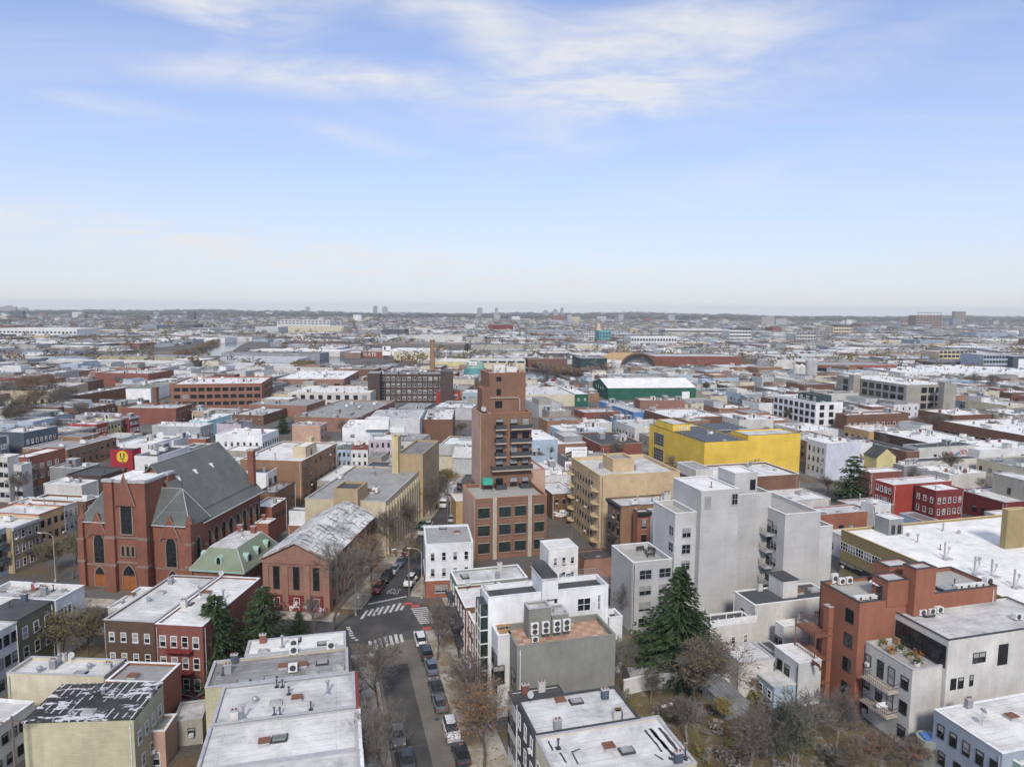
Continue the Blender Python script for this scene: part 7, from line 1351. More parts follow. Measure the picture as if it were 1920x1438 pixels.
def tree_kind(k):
    if k not in TREES:
        TREES[k] = {
            'bare': lambda: grow(11, 10, 1.0, 5.2, 0, ('leaf_brown', 'leaf_olive')), 'bare2': lambda: grow(12, 10, .85, 5.6, 300, ('leaf_brown', 'leaf_rust')), 'slim': lambda: grow(13, 10, .55, 6.0, 500, ('leaf_yellow', 'leaf_olive')), 'vase': lambda: grow(14, 10, .75, 4.6, 0, ('leaf_brown', 'leaf_olive')),
            'brown': lambda: grow(15, 10, 1.0, 5.0, 1500, ('leaf_brown', 'leaf_olive')), 'orange': lambda: grow(16, 10, .95, 5.0, 2300, ('leaf_orange', 'leaf_rust')), 'olive': lambda: grow(17, 10, 1.05, 4.2, 3600, ('leaf_olive', 'leaf_brown')), 'rust': lambda: grow(18, 10, 1.1, 4.0, 1300, ('leaf_rust', 'leaf_brown')),
            'yellow': lambda: grow(19, 10, .9, 4.6, 3400, ('leaf_yellow', 'leaf_olive')), 'shrub': lambda: grow(20, 10, 1.0, 3.4, 0, ('leaf_brown', 'leaf_olive'), bark='bark_pale'), 'ivy': lambda: grow(21, 10, .8, 5.4, 3200, ('leaf_ivy', 'leaf_green'), bark='bark_pale'), 'green': lambda: grow(22, 10, .95, 4.6, 4200, ('leaf_green', 'leaf_olive'))}[k]()
    return TREES[k]
def tree(kind, label, x, y, h, w=None, rz=0.0, group=None, name='bare_tree', z=0):
    t = thing(name, label, 'tree', x, y, z, rz, group); s = h / 10; tm, cm = tree_kind(kind); ws = s * (w or 1)
    link('trunk', tm, t, sc=(ws, ws, s)); link('crown', cm, t, sc=(ws, ws, s)); return t
def conifer(seed, h, r, nw, spr, light=.2, power=.85):
    rnd = random.Random(seed); b = MB(); tr = MB().bar((0, 0, -.2), (0, 0, h * .96), h * .018, 0, 7, .03)
    for i in range(nw):
        f = (i + rnd.random()) / nw; z = h * (.06 + .93 * f); R_ = r * (1 - f) ** power * rnd.uniform(.82, 1.1) + .12
        for k in range(max(4, int(7 + 7 * (1 - f)))):
            az = rnd.uniform(0, 2 * PI); L = R_ * rnd.uniform(.7, 1.12); dr = rnd.uniform(.12, .38); dv = Vector((math.cos(az), math.sin(az), 0)); sd = Vector((-dv.y, dv.x, 0)); n = max(3, int(L / spr))
            for j in range(n):
                u = (j + .6) / n; c = dv * L * u + Vector((0, 0, z - dr * L * u + .18 * L * u * u)); ln = spr * rnd.uniform(.9, 1.5); wd = spr * .5 * (1.25 - .55 * u)
                for s in (-1, 0, 1):
                    d = (dv + sd * s * .95 + Vector((0, 0, rnd.uniform(-.55, -.05)))).normalized() * ln; up = d.cross(sd + Vector((0, 0, .3)) if s else Vector((0, 0, 1))).normalized() * wd * rnd.uniform(.3, .6)
                    b.quad(c, c + d * .5 + up, c + d, c + d * .5 - up, m=1 if rnd.random() < light else 0)
    return tr.mesh('trunk', 'bark'), b.mesh('crown', ['needle', 'needle_light'])
def conif(label, x, y, meshes, s=1.0, rz=0, name='spruce_tree'):
    t = thing(name, label, 'tree', x, y, 0, rz); link('trunk', meshes[0], t, sc=(s, s, s)); link('crown', meshes[1], t, sc=(s, s, s)); return t
big_c = conifer(1, 17.0, 9.0, 54, .72, .3, .88); small_c = conifer(2, 10.5, 4.0, 34, .5, .35, .6); pine_c = conifer(3, 14.5, 5.6, 20, .85, .3, .45)
conif('tall dense dark green spruce beside the pale grey block', *(25.64,100.85), big_c)
conif('broad conifer left of its twin behind the left row', *(-43.05,97.02), small_c, 1.32, .4, 'conifer_tree'); conif('rounder conifer right of its twin behind the left row', *(-37.98,102.68), small_c, 1.22, 2.0, 'conifer_tree')
conif('open dark green pine behind the long orange brick building', *(99.0,196.62), pine_c, 1.0, 0, 'pine_tree'); conif('small dark evergreen between white roofs above the church', *(-101.71,304.12), small_c, .85, 1, 'conifer_tree')
conif('low dark evergreen behind the coloured terrace', *(-209.7,313.28), pine_c, .55, 1, 'pine_tree'); conif('dark green yew beside the tan building street end', *(-23.4,208.6), small_c, .8, 3, 'conifer_tree')
conif('little dark conifer under the slim yellow tree', *(-35.5,111.77), small_c, .45, 1, 'conifer_tree')
for kind, lb, p, h, w, nm in (
    ('slim', 'tall slim leafless tree in front of the pediment hall', (-30.44,113.94), 17, 1.05, 'bare_tree'), ('bare', 'small bare tree left of the slim tall one by the hall', (-33.55,113.59), 6.5, .9, 'bare_tree'), ('vase', 'bare vase shaped tree on the right kerb by the near crosswalk', (-11.43,104.42), 10, .8, 'bare_tree'),
    ('bare', 'dark bare tree leaning over the road beside the left row', (-17.88,90.12), 11.5, .95, 'bare_tree'), ('bare2', 'bare twiggy tree over the road at the picture bottom', (-13.91,74.67), 12, .95, 'bare_tree'), ('brown', 'brown leaved street tree before the grey blank walled block', (-5.08,87.69), 9.5, 1.05, 'street_tree'), ('orange', 'orange brown street tree beside the white crossover', (-2.99,78.55), 10.5, 1.1, 'street_tree'),
    ('brown', 'large twiggy brown tree in the middle of the backyard', (25.45,90.71), 11.5, 1.4, 'bare_tree'), ('shrub', 'low grey twiggy tree below the large backyard tree', (22.92,84.06), 6.5, 1.3, 'bare_tree'), ('shrub', 'tall grey fan shaped tree in the lower right garden', (34.73,79.0), 11, 1.0, 'bare_tree'), ('ivy', 'ivy covered tree at the bottom of the garden', (32.63,75.65), 10.5, .8, 'ivy_tree'),
    ('shrub', 'grey bare tree before the terracotta block', (41.14,81.63), 9, .9, 'bare_tree'), ('rust', 'rusty orange shrub before the stucco balconies', (44.66,78.14), 5, 1.3, 'garden_shrub'), ('orange', 'orange leaved shrub left of the rusty one', (39.33,75.73), 5.5, 1.2, 'garden_shrub'), ('shrub', 'leafless shrub in the lower middle of the garden', (29.2,78.94), 8, 1.3, 'bare_tree'),
    ('rust', 'red brown ivy bed at the foot of the stucco block', (48.77,79.17), 3.5, 1.8, 'garden_shrub'), ('bare', 'thin bare tree against the grey blank wall', (13.36,95.01), 8.5, .75, 'bare_tree'), ('bare', 'bare tree at the corner of grey block and garden wall', (15.51,93.93), 9.5, .7, 'bare_tree'), ('shrub', 'pinkish bare sapling on the brown lawn', (19.97,92.93), 5, .9, 'bare_tree'),
    ('bare2', 'leafless tree left of the spruce by the grey block', (21.47,117.52), 8, .9, 'bare_tree'), ('yellow', 'mossy yellow green bush beside the backyard shed', (29.32,89.29), 3.6, 1.3, 'garden_shrub'), ('rust', 'wine red bush right of the yellow green bush', (35.17,95.32), 3.0, 1.3, 'garden_shrub'),
    ('olive', 'wide olive brown tree between white and brown houses', (-70.77,103.95), 9.0, 1.5, 'bushy_tree'), ('olive', 'olive tree left of the wide one beside olive house', (-74.85,103.46), 7.5, 1.2, 'bushy_tree'), ('brown', 'brown tree right of the wide olive tree', (-66.29,104.02), 8.5, 1.0, 'bushy_tree'), ('bare', 'white twigged bare tree at the white house corner', (-72.91,113.03), 7, .8, 'bare_tree'),
    ('yellow', 'yellow green street tree left of the church front', (-89.2,136.32), 9.5, 1.1, 'street_tree'), ('olive', 'olive street tree in front of the light orange house', (-93.88,139.11), 7.5, 1.0, 'street_tree'), ('green', 'small green bush beside the cream roof terrace', (-61.82,87.66), 3.5, 1.0, 'garden_shrub'),
    ('orange', 'orange leaved street tree beside the brick hall', (-27.28,132.43), 11.5, 1.1, 'street_tree'), ('bare2', 'bare street tree second along the brick hall pavement', (-25.56,150.47), 11.5, 1.2, 'bare_tree'), ('brown', 'reddish brown street tree before the tan building', (-23.99,163.09), 10, 1.15, 'street_tree'), ('bare2', 'bare street tree at the corner of the tan building', (-27.87,156.46), 12, 1.25, 'bare_tree'),
    ('vase', 'young bare street tree opposite the tan garage', (-21.46,182.37), 9, 1.0, 'bare_tree'), ('bare2', 'bare street tree near the far end of the tan building', (-20.96,189.1), 10, 1.1, 'bare_tree'), ('yellow', 'yellow leaved street tree beyond the white truck', (-20.5,206.93), 8, 1.1, 'street_tree'), ('yellow', 'yellow green tree by the white corner building', (-19.65,142.93), 6.5, .75, 'street_tree'),
    ('bare2', 'bare tree in front of the ochre brick block', (-59.56,197.41), 12, .8, 'bare_tree'), ('bare2', 'bare tree along the ochre brick wall, nearer the lilac house', (-57.18,213.0), 11, .8, 'bare_tree'), ('bare', 'bare tree before the pale blue house by the tower', (11.87,245.51), 9, .9, 'bare_tree'), ('bare2', 'brown tree beside balconied brick house', (-142.75,204.29), 9, 1.2, 'bare_tree'), ('brown', 'brown tree left of the balconied brick house', (-140.46,192.58), 9, 1.1, 'bushy_tree'), ('brown', 'brown leafless bush left of the pine', (96.64,206.84), 6, 1.4, 'bushy_tree'),
    ('bare', 'bare tree in front of the brown lettered warehouse', (195.88,314.1), 11, 1.2, 'bare_tree'), ('olive', 'olive tree before the long right hand warehouse', (211.52,305.01), 9, 1.2, 'bushy_tree'), ('bare', 'bare tree on the depot roof line at right, left one', (340.05,507.76), 13, 1.2, 'bare_tree'), ('bare', 'bare tree on the depot roof line at right, right one', (346.71,498.25), 13, 1.3, 'bare_tree'), ('bare2', 'bare tree below the white loft', (145.78,359.08), 9, 1.1, 'bare_tree'), ('bare', 'bare tree beside the white loft corner', (160.94,345.35), 8, 1.1, 'bare_tree')):
    tree(kind, lb, p[0], p[1], h, w, h * 1.7, None, nm)
pk = random.Random(31); park = 'trees in the park behind the terrace'
for i, (p, h, k) in enumerate([((-261.59,353.1),9,'brown'),((-273.79,377.17),13,'bare2'),((-269.34,379.19),15,'orange'),((-239.7,328.37),9,'olive'),((-240.33,342.24),10,'orange'),((-248.93,360.06),11,'brown'),((-262.63,390.56),15,'orange'),((-236.79,354.41),11,'bare2'),((-238.31,363.87),10,'bare2'),((-240.37,373.82),11,'rust'),((-233.56,315.83),8,'olive'),((-226.8,316.15),8,'brown'),((-266.53,390.34),8,'green'),((-264.05,402.11),8,'green'),((-211.94,335.18),8,'bare'),((-206.92,332.69),8,'bare')]):
    tree(k, '%s park tree, %s in the park behind the coloured terrace' % ({'brown': 'brown', 'bare2': 'bare twiggy', 'orange': 'orange brown', 'olive': 'olive', 'rust': 'rusty', 'green': 'dark green', 'bare': 'leafless grey'}[k], ('first', 'second', 'third', 'fourth', 'fifth', 'sixth', 'seventh', 'eighth', 'ninth', 'tenth', 'eleventh', 'twelfth', 'thirteenth', 'fourteenth', 'fifteenth', 'sixteenth')[i]), p[0], p[1], h * 1.25, 1.35, pk.uniform(0, 6), park, 'park_tree')

# ------------------------------------------------------------------ the rest of the district
def corners(f):
    x, y, a, d, r = f; c, s = math.cos(r), math.sin(r)
    return [(x + u * a * c - v * d * s, y + u * a * s + v * d * c) for u, v in ((-1, -1), (1, -1), (1, 1), (-1, 1))]
def hit(f, g_):
    if (f[0] - g_[0]) ** 2 + (f[1] - g_[1]) ** 2 > (math.hypot(f[2], f[3]) + math.hypot(g_[2], g_[3])) ** 2: return False
    A, B2 = corners(f), corners(g_)
    for P in (f, g_):
        for t in (P[4], P[4] + PI / 2):
            ax = (math.cos(t), math.sin(t)); pa = [p[0] * ax[0] + p[1] * ax[1] for p in A]; pb = [p[0] * ax[0] + p[1] * ax[1] for p in B2]
            if max(pa) < min(pb) or max(pb) < min(pa): return False
    return True
def blocked_strip(x, y):                      # streets stay open
    for ang, s0, s1, t0, t1 in ((-6.5, -46, -30, 100, 345), (-6.5, -68, -52, 330, 900), (-6.5, -150, -134, 120, 330), (-6.5, -330, -255, 330, 425), (15.5, 0, 24, 0, 130), (15.5, 14, 90, 100, 128)):
        c, s = math.cos(R(ang)), math.sin(R(ang)); a, b_ = x * c + y * s, -x * s + y * c
        if s0 < a < s1 and t0 < b_ < t1: return True
    return False
WATER = [(-392.02,942.3) + (95,), (-185.9,697.99) + (72,), (17.98,583.41) + (60,), (-364.76,830.09) + (60,), (-427.74,1089.31) + (70,)]
LAND = (('crimson wall', 'redwall'), ('long white building', 'whitelong'), ('peach stucco building', 'peachbox'), ('white panelled warehouse', 'whiteslope'), ('red brick loft', 'redloft'), ('dark brown loft', 'darkloft'), ('cream workshop', 'creamind'), ('brick works', 'brickworks'), ('tan walled works', 'tanworks'), ('long red brick warehouse', 'yardbrick'), ('brick tower', 'tower'), ('double billboard', 'billboard'), ('green shed', 'greenshed'), ('mural wall', 'muralwall'), ('cream long warehouse', 'creamlong'), ('yellow warehouse', 'yellow'), ('white loft', 'windowloft'), ('concrete loft', 'concloft'), ('lavender block', 'lavender'), ('spray painted wall', 'graffiti'), ('lettered warehouse', 'letterwall'), ('teal tank', 'tank'), ('coloured terrace', 'greya'), ('cyan wall', 'cyan'), ('canal shed', 'canalshed'), ('recycling shed', 'recyc'), ('tan vaulted shed', 'dome'), ('truck dock', 'docks'), ('black garage roof', 'redawning'), ('white factory shed', 'whitefac'), ('wide white depot', 'bigwhiteshed'))
ORD = ('closest', 'second closest', 'third closest', 'fourth closest', 'fifth closest', 'sixth closest', 'seventh closest', 'eighth closest', 'ninth closest', 'tenth closest', 'eleventh closest', 'twelfth closest', 'thirteenth closest', 'fourteenth closest', 'fifteenth closest', 'sixteenth closest', 'seventeenth closest', 'eighteenth closest', 'nineteenth closest', 'twentieth closest', 'twenty-first closest', 'twenty-second closest', 'twenty-third closest', 'twenty-fourth closest', 'twenty-fifth closest', 'twenty-sixth closest', 'twenty-seventh closest', 'twenty-eighth closest', 'twenty-ninth closest', 'thirtieth closest', 'thirty-first closest', 'thirty-second closest', 'thirty-third closest', 'thirty-fourth closest', 'thirty-fifth closest')
fr = random.Random(77); cand = []
WALLS = (('brick_brown', 'brown brick'), ('offwhite', 'off-white'), ('white', 'white'), ('cream', 'cream'), ('grey_mid', 'grey'), ('brick_rose', 'dull rose brick'), ('brick_tan', 'tan brick'), ('concrete', 'concrete'), ('grey', 'pale grey'), ('pale_blue', 'pale blue'))
ROOFS = (('roof_white', 'white', 4), ('roof_bright', 'bright white', 2.4), ('roof_silver', 'silver', 5), ('roof_grey', 'grey', 4), ('roof_dark', 'black', 1.2), ('roof_worn', 'worn dark', 1.6), ('roof_brown', 'brown', .4))
def clear(f): return not any(hit(f, g_) for g_ in FOOT)
def in_view(x, y): return y > 60 and abs(x) < .76 * y + 12
for (ang, F) in ((-6.5, WG), (15.5, NG)):
    step_s, step_t = 23, 25
    for i in range(-34, 40):
        for j in range(4, 32):
            s, t_ = i * step_s + fr.uniform(-2, 2), j * step_t + fr.uniform(-2, 2); x, y = F(s, t_)
            left = (x * math.cos(R(6.5)) - y * math.sin(R(6.5))) < -38
            if (ang < 0) != left or not in_view(x, y) or y < 150 or y > 640 or blocked_strip(x, y): continue
            if any((x - w[0]) ** 2 + (y - w[1]) ** 2 < w[2] ** 2 for w in WATER): continue
            far_ = y > 330; lx, ly = fr.uniform(13, 24) * (1.5 if far_ and fr.random() < .6 else 1), fr.uniform(13, 25) * (1.5 if far_ and fr.random() < .6 else 1)
            for sc in (1, .75, .5):
                f = (x, y, lx * sc / 2 + .4, ly * sc / 2 + .4, R(ang))
                if lx * sc > 7 and clear(f): cand.append((x, y, lx * sc, ly * sc, ang)); FOOT.append(f); break
made = []
for (x, y, lx, ly, ang) in cand:
    if fr.random() < .07 and y > 260: continue
    wm, wn_ = fr.choice(WALLS); rm = fr.choices(ROOFS, [r[2] for r in ROOFS])[0]; h = fr.choice((3.8, 4.2, 4.6, 5.2, 5.2, 6.0, 7.4))
    made.append([x, y, lx, ly, ang, h, wm, wn_, rm[0], rm[1]])
lands = [(n_, ROOTS[k].location.x, ROOTS[k].location.y) for n_, k in LAND]
buckets = {}
for m_ in made:
    d = sorted(((m_[0] - a) ** 2 + (m_[1] - b_) ** 2, n_) for n_, a, b_ in lands)[0]; m_.append(d[1]); buckets.setdefault(d[1], []).append((d[0], m_))
for n_, lst in buckets.items():
    lst.sort(key=lambda q: q[0])
    for k, (dd, m_) in enumerate(lst):
        x, y, lx, ly, ang, h, wm, wn_, rm, rn_, _ = m_
        lab = 'low %s building with %s roof, %s to the %s' % (wn_, rn_, ORD[min(k, 34)], n_)
        win = []
        if y < 430 and fr.random() < .75:
            for face, L in (('S', lx), ('E' if ang < 0 else 'W', ly)):
                if fr.random() < .7: win.append((face, max(2, int(L / fr.uniform(2.6, 4))), 2 if h > 7 else 1, fr.choice((.9, 1.1, 1.6)), 1.5, 1.4, 3.1, fr.choice(('dh', 'br', 'dk'))))
        vv = []
        if fr.random() < .6 and lx > 10 and ly > 10:
            fx, fy = fr.uniform(.3, .6), fr.uniform(.35, .8); vv = [(fr.choice((-1, 1)) * lx * (1 - fx) / 2 * .98, fr.choice((-1, 1)) * ly * (1 - fy) / 2 * .98, lx * fx, ly * fy, h - .8, h + fr.uniform(.8, 3.0), fr.choice(WALLS)[0], fr.choice(ROOFS)[0], .25, 'trim_grey', (), 'upper_block')]
        building('fill%d' % (x * 7 + y * 13), 'low_building', lab, 'low building', ang, x, y, lx, ly, h, wm, rm, par=fr.choice((.2, .35, .5)), cop=fr.choice(('trim_white', 'trim_grey', 'trim_stone', 'trim_dark')), win=win, n=(fr.randint(2, 6) if y < 480 else fr.randint(1, 3)), vols=vv, group='small sheds and shops of the district')
# bare trees between the fills
tl = {}
for i in range(260):
    y = fr.uniform(170, 560); x = fr.uniform(-.74, .74) * y; f = (x, y, 1.2, 1.2, 0)
    if blocked_strip(x, y) or not clear(f) or sum(tl.values()) > 64: continue
    if any((x - w[0]) ** 2 + (y - w[1]) ** 2 < w[2] ** 2 for w in WATER): continue
    d = sorted(((x - a) ** 2 + (y - b_) ** 2, n_) for n_, a, b_ in lands)[0][1]; k = tl.get(d, 0); tl[d] = k + 1; kd = fr.choice(('bare', 'bare2', 'bare2', 'brown', 'olive', 'vase')); FOOT.append(f)
    tree(kd, 'distant %s tree, %s of the trees between roofs near the %s' % ({'bare': 'bare', 'bare2': 'bare', 'brown': 'brown', 'olive': 'olive', 'vase': 'bare'}[kd], ('first', 'second', 'third', 'fourth', 'fifth', 'sixth', 'seventh', 'eighth', 'ninth', 'tenth', 'eleventh', 'twelfth')[min(k, 11)], d), x, y, fr.uniform(6, 10), fr.uniform(.9, 1.2), fr.uniform(0, 6), 'bare trees between the roofs')
# far city: blocks beyond counting
class FarMB(MB):
    def __init__(s): super().__init__(); s.c = []
    def blk(s, x, y, a, d, r, h, cw, cr_):
        P = corners((x, y, a, d, r)); i = len(s.v); s.v += [(p[0], p[1], -.2) for p in P] + [(p[0], p[1], h) for p in P]
        for k in range(4): s.f.append((i + k, i + (k + 1) % 4, i + 4 + (k + 1) % 4, i + 4 + k)); s.c.append(cw)
        s.f.append((i + 4, i + 5, i + 6, i + 7)); s.c.append(cr_)
    def done(s, name, mat):
        me = D.meshes.new(name); me.from_pydata(s.v, [], s.f); me.materials.append(M[mat]); at = me.color_attributes.new('tone', 'FLOAT_COLOR', 'CORNER'); buf = []
        for c, f in zip(s.c, s.f): buf += [*c, 1] * len(f)
        at.data.foreach_set('color', buf); me.update(); return stuff(link(name, me))
WC = [(.30, .29, .27), (.40, .38, .34), (.55, .54, .52), (.20, .11, .09), (.34, .35, .37), (.16, .15, .14), (.46, .40, .28), (.22, .24, .27), (.62, .62, .62), (.10, .10, .11), (.30, .36, .42)]
RC = [(.68, .67, .66), (.76, .755, .74), (.50, .495, .485), (.33, .325, .32), (.60, .595, .585), (.40, .395, .385), (.13, .13, .13), (.55, .535, .51), (.27, .22, .19), (.22, .22, .22)]
fc = FarMB(); fr = random.Random(8); GRID = {}
def near_foot(f):
    return any(abs(g_[0] - f[0]) < g_[2] + g_[3] + 40 and abs(g_[1] - f[1]) < g_[2] + g_[3] + 40 and hit(f, g_) for g_ in FOOT_FAR)
FOOT_FAR = [g_ for g_ in FOOT if g_[1] > 560]
y = 600.0
while y < 5600:
    row = 34 + (y - 600) * .012; x = -.8 * y - 40
    while x < .8 * y + 40:
        a = fr.uniform(9, 26) * (2.2 if fr.random() < (.42 if x < 0 else .25) and y < 2000 else 1) * (1 if y < 1700 else .6); d = row * fr.uniform(.38, .49); xx, yy = x + a, y + fr.uniform(-.2, .2) * row; x += 2 * a + fr.uniform(1, 9) * (1 if y < 1800 else 1.6)
        r = R(-6.5 if xx < -60 else 12) + fr.uniform(-.05, .05)
        if any((xx - w[0]) ** 2 + (yy - w[1]) ** 2 < (w[2] + a * .5) ** 2 for w in WATER) or fr.random() < .10: continue
        f = (xx, yy, a, d, r)
        if y < 2200 and near_foot(f): continue
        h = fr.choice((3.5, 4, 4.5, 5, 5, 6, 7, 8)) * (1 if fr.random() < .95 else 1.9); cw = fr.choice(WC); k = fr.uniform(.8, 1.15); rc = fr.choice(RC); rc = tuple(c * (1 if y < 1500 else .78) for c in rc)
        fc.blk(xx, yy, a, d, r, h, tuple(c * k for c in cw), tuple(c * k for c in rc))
        for _ in range(fr.randint(1, 4) if y < 2200 else fr.randint(0, 1)): fc.blk(xx + fr.uniform(-.5, .5) * a, yy + fr.uniform(-.4, .4) * d, fr.uniform(.8, 2.4), fr.uniform(.8, 2), r, h + fr.uniform(1, 2.6), fr.choice(WC), fr.choice(RC))
    y += row
for _ in range(70):
    y = fr.uniform(2600, 5900); xx = fr.uniform(-.76, .76) * y; h = fr.choice((14, 18, 22, 26, 32, 40)); fc.blk(xx, y, fr.uniform(10, 26), fr.uniform(8, 14), fr.uniform(-.2, .3), h, fr.choice(WC), fr.choice(RC))
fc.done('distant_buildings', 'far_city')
# parked vehicles in far lots
pc = FarMB(); CC = [(.6, .6, .62), (.5, .5, .52), (.03, .03, .035), (.12, .13, .15), (.3, .31, .33), (.25, .03, .03), (.06, .09, .2), (.65, .65, .65)]
def lot(p, q, n, rows, seed, big=.1):
    rl = random.Random(seed)
    for j in range(rows):
        for i in range(n):
            if rl.random() < .25: continue
            x = p[0] + (q[0] - p[0]) * (i + rl.uniform(-.2, .2)) / n; y_ = p[1] + (q[1] - p[1]) * i / n + j * 9 + rl.uniform(-1, 1); bg_ = rl.random() < big; c = rl.choice(CC)
            if not clear((x, y_, 2, 2, 0)): continue
            pc.blk(x, y_, 1.0 if not bg_ else 1.3, 2.2 if not bg_ else 4, rl.uniform(-.1, .1), 1.1 if not bg_ else 3.2, c, c); 
            if not bg_: pc.blk(x, y_, .8, 1.1, 0, 1.5, (.03, .03, .035), c)
for (p, q), n, rows, sd, bg_ in zip([((-550.1,742.97),(-480.72,750.97)),((-628.24,849.24),(-558.95,918.5)),((-545.9,920.36),(-498.48,1027.59)),((156.7,615.18),(230.28,621.53)),((19.96,515.74),(62.91,542.58)),((157.26,549.86),(208.92,529.69)),((-295.7,531.04),(-274.47,563.63)),((163.85,480.85),(188.11,466.94)),((313.55,490.96),(320.44,475.6))], (30, 40, 40, 40, 14, 30, 20, 16, 10), (8, 9, 7, 3, 2, 3, 2, 2, 2), range(9), (.1, .1, .15, .25, .5, .5, .4, .5, .4)): lot(p, q, n, rows, sd, bg_)
pc.done('parked_vehicles', 'far_city')
# far trees: twiggy clumps
def clumps(name, n, gen, seed, mats, per=46):
    rl = random.Random(seed); b = MB()
    for _ in range(n):
        g_ = gen(rl)
        if not g_: continue
        x, y_, z, r, h = g_
        k = rl.randrange(len(mats))
        for _ in range(per):
            v = Vector((rl.gauss(0, 1), rl.gauss(0, 1), rl.gauss(0, 1))).normalized() * rl.random() ** .4; c = Vector((x + v.x * r, y_ + v.y * r, z + h * (.55 + .45 * v.z))); s = r * rl.uniform(.16, .34)
            d1 = Vector((rl.uniform(-1, 1), rl.uniform(-1, 1), rl.uniform(-1, 1))).normalized() * s; d2 = d1.orthogonal().normalized() * s; b.quad(c - d1, c + d2, c + d1, m=k)
    return stuff(b.build(name, mats))
def g_city(rl):
    y_ = 600 + 4200 * rl.random() ** 1.3; x = rl.uniform(-.8, .8) * y_
    if any((x - w[0]) ** 2 + (y_ - w[1]) ** 2 < w[2] ** 2 for w in WATER): return None
    if y_ < 2200 and any(hit((x, y_, 3, 3, 0), g_) for g_ in FOOT_FAR): return None
    return (x, y_, 0, rl.uniform(3, 6) * (1 + y_ / 4000), rl.uniform(7, 13) * (1 + y_ / 9000))
clumps('distant_trees', 3600, g_city, 5, ['twig', 'leaf_brown', 'bark', 'leaf_olive'], 30)
def g_belt(rl): y_ = rl.uniform(4300, 6100); x = rl.uniform(-.8, .8) * y_; return (x, y_, 0, rl.uniform(14, 30), rl.uniform(16, 30))
clumps('distant_woods', 2600, g_belt, 6, ['bark', 'bark', 'needle'], 24)
def g_ridge(rl):
    x = rl.uniform(-5600, 5600); u = rl.random(); y_ = 6250 + 900 * u; hgt = 22 + 9 * math.sin(x / 610) + 5 * math.sin(x / 170 + 1) + 12 * math.exp(-((x - 1500) / 900) ** 2); return (x, y_, hgt * (.1 + .85 * u), rl.uniform(14, 30), rl.uniform(8, 24))
clumps('ridge_woods', 3000, g_ridge, 7, ['bark', 'needle'], 22)
def bank(pts):
    def gen(rl):
        i = rl.randrange(len(pts) - 1); t_ = rl.random(); p, q = pts[i], pts[i + 1]; return (p[0] + (q[0] - p[0]) * t_ + rl.gauss(0, 2.5), p[1] + (q[1] - p[1]) * t_ + rl.gauss(0, 5), 0, rl.uniform(2.5, 4.5), rl.uniform(5, 8))
    return gen
clumps('canal_scrub', 150, bank([(13.69,718.49),(25.82,672.27),(42.01,605.29),(58.89,586.83),(76.37,618.75)]), 8, ['twig', 'leaf_brown'], 50); clumps('canal_scrub', 130, bank([(-373.42,781.03),(-408.72,902.09),(-450.38,1035.19),(-496.53,1172.98)]), 9, ['twig', 'leaf_brown'], 46); clumps('canal_scrub', 60, bank([(-200.94,650.51),(-191.17,651.45),(-193.88,627.51)]), 10, ['leaf_olive', 'leaf_brown'], 46)
clumps('rail_yard_scrub', 160, bank([(-734.79,1130.07),(-730.51,1172.17),(-713.27,1219.97),(-619.89,1150.76)]), 12, ['twig', 'leaf_brown', 'bark'], 46)
# undergrowth and leaf litter in the gardens
def g_garden(rl):
    p = NG(rl.uniform(31, 62), rl.uniform(62, 96)); f = (p[0], p[1], .8, .8, 0)
    return None if not clear(f) else (p[0], p[1], -.2, rl.uniform(.5, 1.3), rl.uniform(.6, 1.8))
clumps('garden_undergrowth', 210, g_garden, 14, ['twig', 'leaf_brown', 'bark', 'twig', 'bark_pale', 'leaf_olive'], 60)
def litter(name, n, region, seed, mats):
    rl = random.Random(seed); b = MB()
    for _ in range(n):
        p = region(rl); s = rl.uniform(.06, .16); a = rl.uniform(0, PI); d1 = Vector((math.cos(a), math.sin(a), rl.uniform(-.2, .2))) * s; d2 = Vector((-math.sin(a), math.cos(a), rl.uniform(-.2, .2))) * s * .7; c = Vector((p[0], p[1], p[2])); b.quad(c - d1, c + d2, c + d1, c - d2, m=rl.randrange(len(mats)))
    return stuff(b.build(name, mats))
litter('fallen_leaves', 2600, lambda rl: (*NG(rl.uniform(29, 64), rl.uniform(55, 100)), .05), 15, ['leaf_rust', 'leaf_brown', 'leaf_olive', 'leaf_orange'])
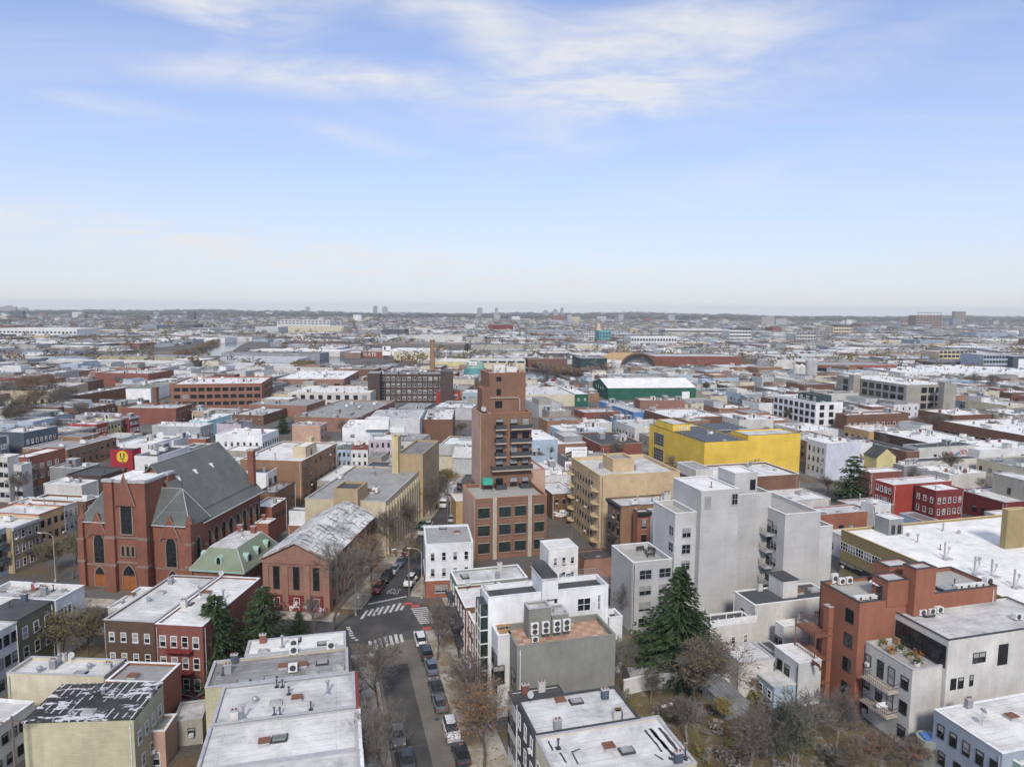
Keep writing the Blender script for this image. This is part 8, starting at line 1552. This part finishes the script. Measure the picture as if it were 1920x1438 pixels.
litter('pavement_leaves', 1800, lambda rl: (*NG(rl.choice((rl.uniform(3.6, 7.8), rl.uniform(15.8, 21))), rl.uniform(60, 112)), .17), 16, ['leaf_brown', 'leaf_orange', 'leaf_yellow'])
litter('kerb_leaves', 2400, lambda rl: (*WG(rl.uniform(-45, -40.8), rl.uniform(116, 200)), .17), 17, ['leaf_brown', 'leaf_orange', 'leaf_yellow'])
# far towers on the skyline
for i, (x0, wpx, yt, lb) in enumerate(((20, 30, 575, 'pale slab block on the far left skyline'), (48, 14, 578, 'smaller pale block beside the far left slab'), (578, 8, 576, 'grey tower on the skyline above the parking deck'), (704, 7, 575, 'slim dark tower on the skyline, left of two'), (722, 10, 576, 'wide tower on the skyline, right of two'), (899, 9, 578, 'pale tower on the skyline just left of the brick tower'), (930, 6, 578, 'thin tower on the skyline above the brick tower'), (1052, 5, 578, 'tallest thin tower on the skyline right of centre'), (1040, 8, 581, 'low tower beside the tallest thin skyline tower'), (1022, 10, 583, 'faint block left of the thin skyline towers'))):
    Y = 6000.0; X = (x0 - 960) * Y / 1300; h = 55 + (583 + (x0 - 960) * .00785 - yt) * Y / 1300; w = wpx * Y / 1300
    t = thing('skyline_tower', lb, 'tower block', X, Y, 0, R(6 * (i % 3)), 'towers on the skyline'); MB().box(-w / 2, w / 2, -12, 12, 0, h).build('wall', ('stone_grey', 'grey_mid')[i % 2], t); MB().box(-w / 5, w / 5, -6, 6, h, h + 8).build('bulkhead', 'grey_mid', t)

# ------------------------------------------------------------------ air
b = MB(); b.box(-9000, 9000, -250, 8800, -2, 118)
hz_m = D.materials.new('haze'); hz_m.use_nodes = True; nt = hz_m.node_tree; nt.nodes.clear(); pv = nt.nodes.new('ShaderNodeVolumePrincipled'); out = nt.nodes.new('ShaderNodeOutputMaterial'); nt.links.new(pv.outputs[0], out.inputs['Volume'])
pv.inputs['Color'].default_value = (.90, .95, 1, 1); pv.inputs['Density'].default_value = 0.00008; pv.inputs['Anisotropy'].default_value = 0.0
M['haze'] = hz_m; stuff(b.build('haze', 'haze'))
